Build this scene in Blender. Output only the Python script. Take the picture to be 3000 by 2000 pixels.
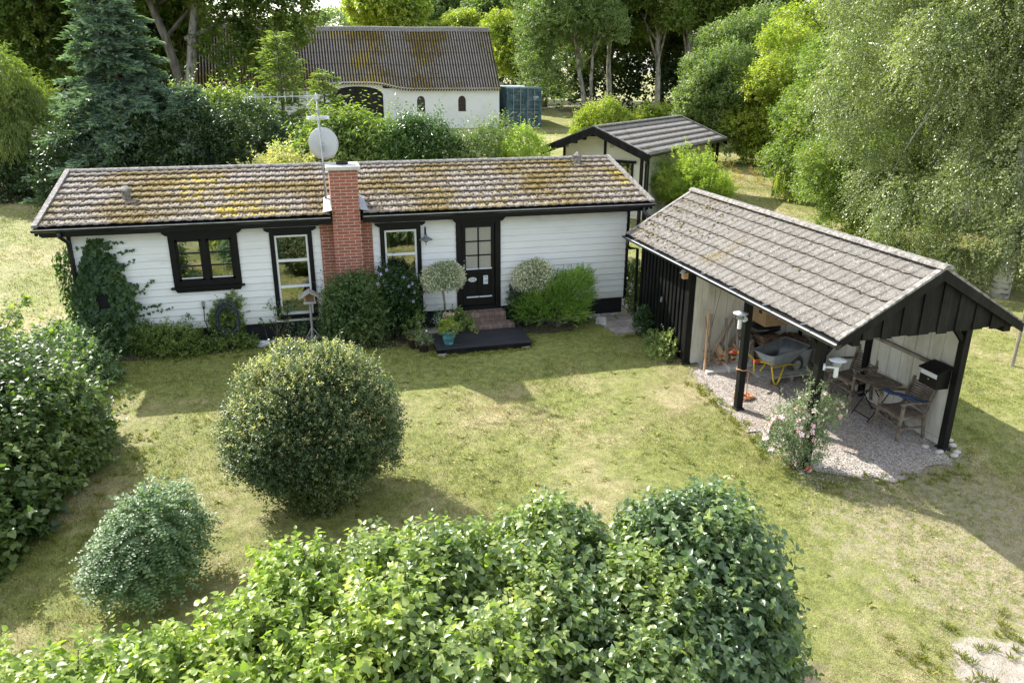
import bpy, math, random
import numpy as np
from mathutils import Vector, Matrix
R_ = math.radians
for o in list(bpy.data.objects): bpy.data.objects.remove(o)
sc = bpy.context.scene
# ---------------------------------------------------------------- camera
cam_d = bpy.data.cameras.new('camera'); cam = bpy.data.objects.new('camera', cam_d)
sc.collection.objects.link(cam)
cam.matrix_world = (Matrix.Translation((4.609, -16.733, 5.633)) @ Matrix.Rotation(R_(-14.837), 4, 'Z')
                    @ Matrix.Rotation(R_(90 - 19.504), 4, 'X') @ Matrix.Rotation(R_(0.148), 4, 'Z'))
cam_d.sensor_fit = 'HORIZONTAL'; cam_d.sensor_width = 36; cam_d.lens = 2258.77 / 3000 * 36
cam_d.clip_start = .1; cam_d.clip_end = 2000
sc.camera = cam
# ---------------------------------------------------------------- sky, sun, exposure
SUNV = Vector((-0.69, 1.0, 1.0)).normalized()
EL = math.asin(SUNV.z); AZ = math.atan2(SUNV.x, SUNV.y)
w = bpy.data.worlds.new('World'); sc.world = w; w.use_nodes = True
nt = w.node_tree; nt.nodes.clear()
wo = nt.nodes.new('ShaderNodeOutputWorld'); bg = nt.nodes.new('ShaderNodeBackground'); sk = nt.nodes.new('ShaderNodeTexSky')
sk.sky_type = 'NISHITA'; sk.sun_disc = False; sk.sun_elevation = EL; sk.sun_rotation = AZ % (2 * math.pi)
sk.air_density = 1.0; sk.dust_density = 1.2; sk.ozone_density = 1.0
bg.inputs[1].default_value = .15
tc = nt.nodes.new('ShaderNodeTexCoord'); mp = nt.nodes.new('ShaderNodeMapping'); mp.inputs['Scale'].default_value = (1, 1, 4)
cn = nt.nodes.new('ShaderNodeTexNoise'); cn.inputs['Scale'].default_value = 2.2; cn.inputs['Detail'].default_value = 8
cr = nt.nodes.new('ShaderNodeValToRGB'); cr.color_ramp.elements[0].position = .42; cr.color_ramp.elements[1].position = .62
mx = nt.nodes.new('ShaderNodeMix'); mx.data_type = 'RGBA'; mx.inputs[7].default_value = (6.2, 6.3, 6.5, 1)
nt.links.new(tc.outputs['Generated'], mp.inputs[0]); nt.links.new(mp.outputs[0], cn.inputs[0]); nt.links.new(cn.outputs[0], cr.inputs[0])
nt.links.new(cr.outputs[0], mx.inputs[0]); nt.links.new(sk.outputs[0], mx.inputs[6]); nt.links.new(mx.outputs[2], bg.inputs[0]); nt.links.new(bg.outputs[0], wo.inputs[0])
sl = bpy.data.lights.new('sun', 'SUN'); sl.energy = 4.6; sl.angle = R_(.5); sl.color = (1, .955, .88)
so = bpy.data.objects.new('sun', sl); so.rotation_euler = SUNV.to_track_quat('Z', 'Y').to_euler(); so.location = (0, 0, 40)
sc.collection.objects.link(so)
sc.view_settings.view_transform = 'Standard'; sc.view_settings.look = 'None'; sc.view_settings.gamma = 1
sc.view_settings.exposure = 1.08
sc.cycles.max_bounces = 6; sc.cycles.transparent_max_bounces = 12; sc.cycles.transmission_bounces = 6

# ================================================================ helpers
rng = np.random.default_rng(7)
C = sc.collection
def gz(x, y):
    y = np.asarray(y, float)
    return np.where(y < -2, .05 * (y + 2), np.where(y < 5, 0, np.minimum(.062 * (y - 5), 2.5)))
def g1(x, y): return float(gz(x, y))
def rgb(c): return (c[0], c[1], c[2], 1)
MATS = {}
def mat(name, cols, rough=.6, scale=4, detail=6, bump=0, bscale=None, coord='Object', stretch=(1, 1, 1), metal=0, spec=.5, lo=.35, hi=.65, island=0):
    """noise-driven colour ramp over a Principled surface"""
    m = bpy.data.materials.new(name); m.use_nodes = True; t = m.node_tree; n = t.nodes; L = t.links
    b = n['Principled BSDF']; b.inputs['Roughness'].default_value = rough; b.inputs['Metallic'].default_value = metal
    b.inputs['Specular IOR Level'].default_value = spec
    if len(cols) == 1 and not bump: b.inputs['Base Color'].default_value = rgb(cols[0]); MATS[name] = m; return m
    c = n.new('ShaderNodeTexCoord'); mp = n.new('ShaderNodeMapping'); mp.inputs['Scale'].default_value = stretch
    L.new(c.outputs[coord], mp.inputs[0])
    ns = n.new('ShaderNodeTexNoise'); ns.inputs['Scale'].default_value = scale; ns.inputs['Detail'].default_value = detail; ns.inputs['Roughness'].default_value = .65
    L.new(mp.outputs[0], ns.inputs[0])
    r = n.new('ShaderNodeValToRGB'); e = r.color_ramp.elements
    if len(cols) == 1: cols = [cols[0], cols[0]]
    while len(e) < len(cols): e.new(.5)
    for i, cc in enumerate(cols): e[i].position = lo + (hi - lo) * i / (len(cols) - 1); e[i].color = rgb(cc)
    fac = ns.outputs[0]
    if island:
        g = n.new('ShaderNodeNewGeometry'); a = n.new('ShaderNodeMix'); a.inputs[0].default_value = island
        L.new(ns.outputs[0], a.inputs[2]); L.new(g.outputs['Random Per Island'], a.inputs[3]); fac = a.outputs[0]
    L.new(fac, r.inputs[0]); L.new(r.outputs[0], b.inputs['Base Color'])
    if bump:
        n2 = n.new('ShaderNodeTexNoise'); n2.inputs['Scale'].default_value = bscale or scale * 5; n2.inputs['Detail'].default_value = 5
        L.new(mp.outputs[0], n2.inputs[0]); bp = n.new('ShaderNodeBump'); bp.inputs['Strength'].default_value = bump; bp.inputs['Distance'].default_value = .02
        L.new(n2.outputs[0], bp.inputs['Height']); L.new(bp.outputs[0], b.inputs['Normal'])
    MATS[name] = m; return m
def leafmat(name, cols, trans=.4, rough=.45, spec=.5, tint=(1.4, 1.65, .5), lsc=.8, gain=1.45):
    m = bpy.data.materials.new(name); m.use_nodes = True; t = m.node_tree; n = t.nodes; L = t.links
    b = n['Principled BSDF']; b.inputs['Roughness'].default_value = rough; b.inputs['Specular IOR Level'].default_value = spec
    g = n.new('ShaderNodeNewGeometry'); r = n.new('ShaderNodeValToRGB'); e = r.color_ramp.elements
    tc = n.new('ShaderNodeTexCoord'); ns = n.new('ShaderNodeTexNoise'); ns.inputs['Scale'].default_value = lsc; ns.inputs['Detail'].default_value = 3
    L.new(tc.outputs['Object'], ns.inputs[0])
    a = n.new('ShaderNodeMix'); a.inputs[0].default_value = .5; L.new(g.outputs['Random Per Island'], a.inputs[2])
    mr = n.new('ShaderNodeMapRange'); mr.inputs[1].default_value = .3; mr.inputs[2].default_value = .7; L.new(ns.outputs[0], mr.inputs[0]); L.new(mr.outputs[0], a.inputs[3])
    while len(e) < len(cols): e.new(.5)
    for i, cc in enumerate(cols): e[i].position = .12 + .76 * i / (len(cols) - 1); e[i].color = rgb([min(.85, q * gain) for q in (cc[0] * 1.0 + .07 * cc[1], cc[1] * .98, cc[2] * 1.0 + .05 * cc[1])])
    L.new(a.outputs[0], r.inputs[0]); L.new(r.outputs[0], b.inputs['Base Color'])
    tr = n.new('ShaderNodeBsdfTranslucent'); mu = n.new('ShaderNodeMix'); mu.data_type = 'RGBA'; mu.blend_type = 'MULTIPLY'; mu.inputs[0].default_value = 1
    mu.inputs[7].default_value = rgb(tint); L.new(r.outputs[0], mu.inputs[6]); L.new(mu.outputs[2], tr.inputs[0])
    ms = n.new('ShaderNodeMixShader'); ms.inputs[0].default_value = trans
    L.new(b.outputs[0], ms.inputs[1]); L.new(tr.outputs[0], ms.inputs[2]); L.new(ms.outputs[0], n['Material Output'].inputs[0])
    MATS[name] = m; return m
def tag(o, label=None, cat=None, group=None, kind=None):
    if label: o['label'] = label
    if cat: o['category'] = cat
    if group: o['group'] = group
    if kind: o['kind'] = kind
    return o
def thing(name, label, cat, loc=(0, 0, 0), rz=0, group=None):
    o = bpy.data.objects.new(name, None); C.objects.link(o); o.location = loc; o.rotation_euler = (0, 0, rz); o.empty_display_size = .2
    return tag(o, label, cat, group)
def wloc(o):
    v = Vector(o.location)
    while o.parent: o = o.parent; v = v + Vector(o.location)
    return v
def link(name, me, m, parent=None, loc=None, local=False, smooth=False):
    """me is in world coordinates unless local; the origin goes to the parent's base or loc"""
    o = bpy.data.objects.new(name, me); C.objects.link(o)
    if m is not None: me.materials.append(m)
    if parent is not None:
        o.parent = parent
        if not local: me.transform(Matrix.Translation(-wloc(parent)))
    elif loc is not None:
        if not local: me.transform(Matrix.Translation(-Vector(loc)))
        o.location = loc
    if smooth: me.polygons.foreach_set('use_smooth', [True] * len(me.polygons))
    return o
def fast(name, V, F):
    V = np.ascontiguousarray(V, np.float32).reshape(-1, 3); F = np.ascontiguousarray(F, np.int32); k = F.shape[1]
    me = bpy.data.meshes.new(name); me.vertices.add(len(V)); me.vertices.foreach_set('co', V.ravel())
    me.loops.add(F.size); me.loops.foreach_set('vertex_index', F.ravel())
    me.polygons.add(len(F)); me.polygons.foreach_set('loop_start', np.arange(0, F.size, k, dtype=np.int32))
    try: me.polygons.foreach_set('loop_total', np.full(len(F), k, np.int32))
    except Exception: pass
    me.update(calc_edges=True); return me
class MB:
    def __init__(s): s.v = []; s.f = []
    def add(s, vs, fs):
        b = len(s.v); s.v += [tuple(map(float, p)) for p in vs]; s.f += [tuple(b + i for i in f) for f in fs]; return s
    def box(s, x0, x1, y0, y1, z0, z1):
        return s.add([(x0, y0, z0), (x1, y0, z0), (x1, y1, z0), (x0, y1, z0), (x0, y0, z1), (x1, y0, z1), (x1, y1, z1), (x0, y1, z1)],
                     [(0, 3, 2, 1), (4, 5, 6, 7), (0, 1, 5, 4), (1, 2, 6, 5), (2, 3, 7, 6), (3, 0, 4, 7)])
    def beam(s, a, b, w, h, up=(0, 0, 1)):
        a = Vector(a); b = Vector(b); d = (b - a).normalized(); u = Vector(up)
        sx = d.cross(u)
        if sx.length < 1e-4: sx = d.cross(Vector((1, 0, 0)))
        sx.normalize(); sz = sx.cross(d).normalized(); vs = []
        for p in (a, b):
            for i, j in ((-1, -1), (1, -1), (1, 1), (-1, 1)): vs.append(p + sx * i * w / 2 + sz * j * h / 2)
        return s.add(vs, [(0, 1, 2, 3), (7, 6, 5, 4), (0, 4, 5, 1), (1, 5, 6, 2), (2, 6, 7, 3), (3, 7, 4, 0)])
    def tube(s, pts, r, n=8, cap=True):
        pts = [Vector(p) for p in pts]; rs = r if hasattr(r, '__len__') else [r] * len(pts); vs = []; fs = []
        prev = None
        for i, p in enumerate(pts):
            d = (pts[min(i + 1, len(pts) - 1)] - pts[max(i - 1, 0)]).normalized()
            if prev is None: a = d.cross(Vector((0, 0, 1)) if abs(d.z) < .9 else Vector((1, 0, 0))).normalized()
            else: a = (prev - d * prev.dot(d)).normalized()
            prev = a; b = d.cross(a)
            for k in range(n): t = 2 * math.pi * k / n; vs.append(p + (a * math.cos(t) + b * math.sin(t)) * rs[i])
        for i in range(len(pts) - 1):
            for k in range(n): fs.append((i * n + k, i * n + (k + 1) % n, (i + 1) * n + (k + 1) % n, (i + 1) * n + k))
        if cap: fs.append(tuple(range(n))[::-1]); fs.append(tuple(range((len(pts) - 1) * n, len(pts) * n)))
        return s.add(vs, fs)
    def lathe(s, prof, c=(0, 0, 0), n=20):
        vs = []; fs = []; m = len(prof)
        for r, z in prof:
            for k in range(n): t = 2 * math.pi * k / n; vs.append((c[0] + r * math.cos(t), c[1] + r * math.sin(t), c[2] + z))
        for i in range(m - 1):
            for k in range(n): fs.append((i * n + k, i * n + (k + 1) % n, (i + 1) * n + (k + 1) % n, (i + 1) * n + k))
        if prof[0][0] > 1e-4: fs.append(tuple(range(n))[::-1])
        if prof[-1][0] > 1e-4: fs.append(tuple(range((m - 1) * n, m * n)))
        return s.add(vs, fs)
    def prism(s, poly, a, b):
        """poly: list of 3D points, extruded by vector b-a"""
        d = Vector(b) - Vector(a); n = len(poly); vs = [Vector(p) for p in poly] + [Vector(p) + d for p in poly]
        return s.add(vs, [tuple(range(n))[::-1], tuple(range(n, 2 * n))] + [(i, (i + 1) % n, n + (i + 1) % n, n + i) for i in range(n)])
    def blob(s, c, r, seed=0, sub=2, amp=.18):
        import bmesh
        bm = bmesh.new(); bmesh.ops.create_icosphere(bm, subdivisions=sub, radius=1); rg = random.Random(seed)
        rr = r if hasattr(r, '__len__') else (r, r, r); b = len(s.v)
        for v in bm.verts:
            f = 1 + rg.uniform(-amp, amp); s.v.append((c[0] + v.co.x * rr[0] * f, c[1] + v.co.y * rr[1] * f, c[2] + v.co.z * rr[2] * f))
        for f in bm.faces: s.f.append(tuple(b + v.index for v in f.verts))
        bm.free(); return s
    def build(s, name, m, parent=None, loc=None, local=False, smooth=False, bevel=0):
        me = bpy.data.meshes.new(name); me.from_pydata(s.v, [], s.f); me.update()
        o = link(name, me, m, parent, loc, local, smooth)
        if bevel:
            md = o.modifiers.new('bevel', 'BEVEL'); md.width = bevel; md.segments = 1; md.limit_method = 'ANGLE'
        return o
def nrm(a): return a / np.maximum(np.linalg.norm(a, axis=-1, keepdims=True), 1e-9)
# leaf outlines: (across, along, lift)
DIAM = (np.array([(0, 0, 0), (.5, .45, .12), (0, 1, -.06), (-.5, .45, .12)]), np.array([(0, 1, 2), (0, 2, 3)]))
HEART = (np.array([(0, .06, 0), (0, .5, 0), (0, 1.08, -.12), (.26, -.04, .04), (.52, .26, .13), (.33, .66, .07), (-.26, -.04, .04), (-.52, .26, .13), (-.33, .66, .07)]),
         np.array([(0, 3, 4, 1), (1, 4, 5, 2), (1, 7, 6, 0), (2, 8, 7, 1)]))
IVY = (np.array([(0, .1, 0), (.15, 0, .0), (.5, .18, .08), (.32, .48, .05), (0, 1, -.06), (-.32, .48, .05), (-.5, .18, .08), (-.15, 0, 0)]),
       np.array([(0, 1, 2, 3), (0, 3, 4, 5), (0, 5, 6, 7)]))
LANCE = (np.array([(0, 0, 0), (.5, .35, .1), (.42, .65, .06), (0, 1, -.1), (-.42, .65, .06), (-.5, .35, .1)]), np.array([(0, 1, 2, 3), (0, 3, 4, 5)]))
LOBED = (np.array([(0, 0, 0), (.3, -.08, .03), (.5, .3, .1), (.36, .5, .05), (.25, .75, .06), (0, 1, -.08), (-.25, .75, .06), (-.36, .5, .05), (-.5, .3, .1), (-.3, -.08, .03)]),
         np.array([(0, 1, 2, 3), (0, 3, 4, 5), (0, 5, 6, 7), (0, 7, 8, 9)]))
def leaves(P, A, N, size, wid, shape=DIAM, rg=rng, var=.3):
    """one leaf per row: P base, A direction, N face normal"""
    n = len(P); A = nrm(A); S = nrm(np.cross(A, N)); N = np.cross(S, A)
    sv, sf = shape; k = len(sv); sz = (size * (1 + var * (rg.random(n) * 2 - 1)))[:, None, None]; W = wid / size
    V = P[:, None, :] + sz * (sv[None, :, 0, None] * W * S[:, None, :] + sv[None, :, 1, None] * A[:, None, :] + sv[None, :, 2, None] * N[:, None, :])
    F = (np.arange(n) * k)[:, None, None] + sf[None]
    return V.reshape(-1, 3), F.reshape(-1, sf.shape[1])
def twigs(P, D, L, nl, size, wid, shape=DIAM, rg=rng, grav=.1, spread=.8, droop=0., upn=.7, t0=.1):
    """leafy twigs from P along D with nl leaves each"""
    m = len(P); D = nrm(D); t = (np.arange(nl) + .5) / nl * (1 - t0) + t0
    L_ = (L * (.6 + .8 * rg.random(m)))[:, None, None]
    up = np.array([0, 0, 1.])
    X = nrm(np.cross(D, up) + 1e-3 * rg.normal(size=(m, 3))); Y = np.cross(X, D)
    ph = rg.random(m)[:, None] * 6.28 + np.arange(nl)[None] * 2.4 + rg.random((m, nl)) * .9
    side = np.cos(ph)[..., None] * X[:, None] + np.sin(ph)[..., None] * Y[:, None]
    Q = P[:, None] + D[:, None] * L_ * t[None, :, None] - up * (droop * L_ * (t ** 2)[None, :, None])
    A = D[:, None] * (1 - spread * .5) + side * spread - up * grav
    N = up * upn + side * .25 + D[:, None] * .35 + rg.normal(size=(m, nl, 3)) * .33
    return leaves(Q.reshape(-1, 3), A.reshape(-1, 3), nrm(N.reshape(-1, 3)), size, wid, shape, rg)
def rdir(n, rg=rng): return nrm(rg.normal(size=(n, 3)))
def shell(blobs, m, rg=rng, inner=.15, zmin=None, low=-.75):
    """points near the skin of a union of ellipsoids, with outward directions"""
    B = np.array(blobs, float); wt = (B[:, 3] * B[:, 4] + B[:, 3] * B[:, 5]); wt /= wt.sum(); P = []; D = []; got = 0
    while got < m:
        k = m * 2; i = rg.choice(len(B), k, p=wt); d = rdir(k, rg); rr = np.where(rg.random(k) < inner, .3 + .5 * rg.random(k), .82 + .2 * rg.random(k))[:, None]
        p = B[i, :3] + d * rr * B[i, 3:6]; ok = (d[:, 2] > low)
        for j in range(len(B)):
            q = (p - B[j, :3]) / B[j, 3:6]; ok &= ~((np.linalg.norm(q, axis=1) < .78) & (i != j) & (rr[:, 0] > .8))
        if zmin is not None: ok &= p[:, 2] > zmin
        P.append(p[ok]); D.append(d[ok]); got += ok.sum()
    P = np.concatenate(P)[:m]; D = np.concatenate(D)[:m]; return P, D
def merge(parts):
    Vs = []; Fs = []; b = 0
    for V, F in parts: Vs.append(V); Fs.append(F + b); b += len(V)
    return np.concatenate(Vs), np.concatenate(Fs)
def subblobs(c, R, nb, rb, rg, zflat=.8, low=-.5):
    """crown of clumps: ellipsoid c,R filled with nb clumps of radius about rb"""
    out = []; c = np.array(c); R = np.array(R)
    while len(out) < nb:
        d = rdir(1, rg)[0]
        if d[2] < low: continue
        r = rg.uniform(.35, .92); s = rb * rg.uniform(.65, 1.25)
        out.append(tuple(c + d * R * r) + (s, s, s * zflat))
    return out
def limbs(mb, base, top, r0, blobs, rg, n=10, start=.3):
    base = np.array(base, float); top = np.array(top, float); pts = []
    for i in range(7):
        t = i / 6; p = base + (top - base) * t; p[:2] += rg.normal(size=2) * r0 * .5 * (t > 0); pts.append(p)
    mb.tube(pts, [r0 * (1.25 if i == 0 else 1 - .78 * i / 6) for i in range(7)], 8)
    for k in range(n):
        b = blobs[rg.integers(len(blobs))]; e = np.array(b[:3]); t = rg.uniform(start, .9); s = base + (top - base) * t
        m_ = (s + e) / 2 + rg.normal(size=3) * .08 * np.linalg.norm(e - s); r = r0 * (1 - .75 * t) * .55
        mb.tube([s, m_, e], [r, r * .65, r * .25], 5)
# ================================================================ materials
mat('white_board', [(.66, .65, .59), (.79, .785, .75), (.83, .825, .80)], .5, 1.6, 8, stretch=(.6, 1, 3), bump=.06, bscale=30, lo=.25, hi=.6)
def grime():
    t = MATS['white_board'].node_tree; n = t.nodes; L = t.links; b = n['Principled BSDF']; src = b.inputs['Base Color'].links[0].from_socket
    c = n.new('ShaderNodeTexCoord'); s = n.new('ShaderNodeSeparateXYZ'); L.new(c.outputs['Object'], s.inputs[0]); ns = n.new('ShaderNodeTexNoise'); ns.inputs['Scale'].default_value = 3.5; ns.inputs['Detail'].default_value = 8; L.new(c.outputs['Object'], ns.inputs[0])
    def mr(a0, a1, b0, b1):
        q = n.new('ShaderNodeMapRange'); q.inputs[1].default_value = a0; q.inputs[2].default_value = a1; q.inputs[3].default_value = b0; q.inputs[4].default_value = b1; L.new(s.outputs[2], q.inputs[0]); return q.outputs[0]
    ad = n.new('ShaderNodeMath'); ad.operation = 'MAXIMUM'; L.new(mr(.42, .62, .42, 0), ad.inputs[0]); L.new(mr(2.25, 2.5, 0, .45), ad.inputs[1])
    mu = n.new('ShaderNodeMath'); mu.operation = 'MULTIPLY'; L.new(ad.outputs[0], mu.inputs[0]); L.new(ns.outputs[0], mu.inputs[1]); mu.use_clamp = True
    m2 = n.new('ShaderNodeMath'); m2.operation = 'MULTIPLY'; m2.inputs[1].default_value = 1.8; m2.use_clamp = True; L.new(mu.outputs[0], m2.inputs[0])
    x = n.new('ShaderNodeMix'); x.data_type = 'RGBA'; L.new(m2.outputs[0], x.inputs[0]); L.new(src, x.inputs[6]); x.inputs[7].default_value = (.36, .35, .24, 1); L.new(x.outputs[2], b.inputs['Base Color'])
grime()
mat('white_paint', [(.76, .76, .74)], .45)
mat('black_board', [(.003, .003, .003), (.006, .006, .0055), (.016, .015, .014)], .6, 5, 6, bump=.25, bscale=40, stretch=(1, 1, .25), spec=.22)
mat('black_paint', [(.003, .003, .003), (.006, .006, .0055)], .5, 6, 4, spec=.25)
mat('plinth_black', [(.004, .0045, .006), (.009, .010, .012)], .7, 5, 6, bump=.2)
mat('gutter_black', [(.010, .010, .011), (.02, .02, .021)], .3, 6, 4)
mat('zinc', [(.35, .36, .38), (.52, .53, .55), (.62, .63, .65)], .35, 9, 5, metal=.6)
mat('galv', [(.22, .235, .24), (.33, .345, .35)], .5, 7, 6, metal=.45, bump=.05)
mat('grey_wood', [(.16, .13, .10), (.27, .23, .18), (.36, .32, .27)], .8, 5, 8, bump=.3, bscale=30, stretch=(1, 1, .3))
mat('grey_plank', [(.26, .24, .20), (.38, .36, .32), (.47, .45, .41)], .85, 5, 8, bump=.3, bscale=30)
mat('deck_wood', [(.012, .013, .018), (.026, .027, .033), (.06, .06, .065)], .55, 4, 8, bump=.3, bscale=18, stretch=(.4, 4, 4), lo=.4, hi=.85)
mat('chair_wood', [(.075, .055, .04), (.16, .125, .09), (.24, .2, .16)], .75, 9, 8, bump=.3)
mat('shed_white', [(.42, .40, .33), (.58, .56, .49), (.68, .67, .61)], .7, 3, 8, bump=.1, stretch=(1, 1, .3), lo=.3, hi=.65)
mat('concrete', [(.28, .26, .23), (.42, .40, .36), (.52, .5, .46)], .85, 6, 8, bump=.25)
mat('cap_stone', [(.45, .43, .38), (.6, .58, .52)], .8, 8, 8, bump=.15)
mat('paving', [(.20, .17, .145), (.30, .265, .235), (.36, .33, .30)], .85, 4, 8, bump=.3)
mat('bark', [(.05, .04, .03), (.13, .11, .085), (.22, .2, .165)], .9, 5, 8, bump=.6, stretch=(1, 1, .25))
mat('bark_pale', [(.08, .065, .05), (.26, .24, .2), (.40, .38, .34)], .85, 5, 8, bump=.5, stretch=(1, 1, .4))
mat('birch_bark', [(.03, .028, .025), (.42, .41, .38), (.62, .61, .58)], .8, 4, 8, bump=.4, stretch=(.6, .6, 2.5), lo=.36, hi=.55)
mat('stem', [(.07, .055, .03), (.15, .12, .07)], .8, 8, 4)
mat('soil', [(.035, .026, .018), (.075, .058, .04), (.13, .105, .08)], .95, 9, 8, bump=.5)
mat('stone', [(.22, .18, .15), (.36, .31, .27), (.48, .44, .40)], .8, 3, 6, bump=.3, island=.6)
mat('interior', [(.34, .31, .27)], .8); mat('interior_floor', [(.25, .18, .11)], .5)
mat('teal_glaze', [(.03, .09, .10), (.08, .24, .25), (.20, .42, .42)], .2, 5, 6, stretch=(1, 1, 2.5))
mat('terracotta', [(.16, .07, .04), (.26, .12, .07)], .7, 8, 5); mat('dark_pot', [(.018, .012, .010), (.035, .022, .018)], .35, 8, 4)
mat('brown_glaze', [(.05, .022, .008), (.10, .05, .02)], .25, 8, 4)
mat('white_china', [(.72, .73, .74)], .3); mat('lamp_white', [(.66, .68, .72)], .25); mat('yellow_paint', [(.62, .42, .02), (.72, .52, .04)], .4, 12)
mat('red_rubber', [(.55, .04, .03)], .5); mat('rubber', [(.045, .045, .035), (.10, .10, .08)], .8, 10); mat('blue_cloth', [(.012, .03, .08), (.03, .065, .15)], .85, 6, bump=.4)
mat('grey_plastic', [(.34, .35, .34), (.44, .45, .44)], .6, 6); mat('cardboard', [(.27, .175, .09), (.36, .24, .13)], .85, 5)
mat('ink', [(.02, .018, .016)], .7); mat('blue_ink', [(.10, .20, .32)], .6); mat('pale_blue', [(.45, .60, .68)], .6)
mat('black_bag', [(.008, .008, .01)], .3, 6, bump=.6, bscale=9); mat('log_bark', [(.06, .04, .025), (.16, .105, .06), (.25, .17, .1)], .9, 12, 8, bump=.6)
mat('split_wood', [(.36, .19, .09), (.52, .32, .17), (.62, .43, .26)], .8, 7, 8, bump=.2, island=.4)
mat('stump_wood', [(.26, .24, .21), (.42, .39, .34), (.55, .52, .46)], .85, 6, 8, bump=.4)
mat('orange_rope', [(.60, .25, .12), (.72, .38, .22)], .7, 10); mat('hose', [(.02, .03, .035), (.06, .08, .085)], .35, 20); mat('brass', [(.55, .4, .12)], .35, metal=.7)
mat('dish_grey', [(.46, .475, .49), (.55, .565, .58)], .45, 3, 5); mat('mast_steel', [(.28, .29, .31), (.42, .43, .45)], .45, 10, metal=.4)
mat('container_blue', [(.018, .045, .052), (.04, .095, .115), (.12, .18, .21), (.06, .045, .035)], .55, 2.6, 9, lo=.3, hi=.78, bump=.05)
mat('container_roof', [(.42, .50, .55), (.55, .62, .66)], .5, 2, 7); mat('rust_rod', [(.26, .22, .17), (.45, .42, .36)], .6, 8)
mat('plaster', [(.63, .60, .53), (.76, .75, .71), (.80, .80, .78)], .85, .9, 10, bump=.15, bscale=8, lo=.28, hi=.5)
mat('tar_wood', [(.006, .006, .006), (.014, .012, .010), (.035, .022, .014)], .75, 5, 8, stretch=(2, 1, .25), bump=.3)
mat('iron_frame', [(.10, .05, .035)], .6); mat('red_ball', [(.6, .03, .03), (.65, .62, .58)], .4, 4, lo=.48, hi=.52)
mat('candle', [(.8, .79, .74)], .4); mat('blue_glass_solid', [(.05, .35, .55)], .1)
mat('annex_board', [(.60, .585, .50), (.70, .69, .61)], .55, 2, 7, stretch=(.6, 1, 3))
mat('flower_pink', [(.80, .42, .46), (.88, .74, .72)], .6, 20, island=.8); mat('flower_blue', [(.42, .34, .68), (.62, .56, .80)], .6, 20, island=.8)
mat('flower_cream', [(.62, .50, .36), (.5, .30, .24)], .6, 20, island=.8); mat('flower_white', [(.8, .79, .72)], .6)
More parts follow.
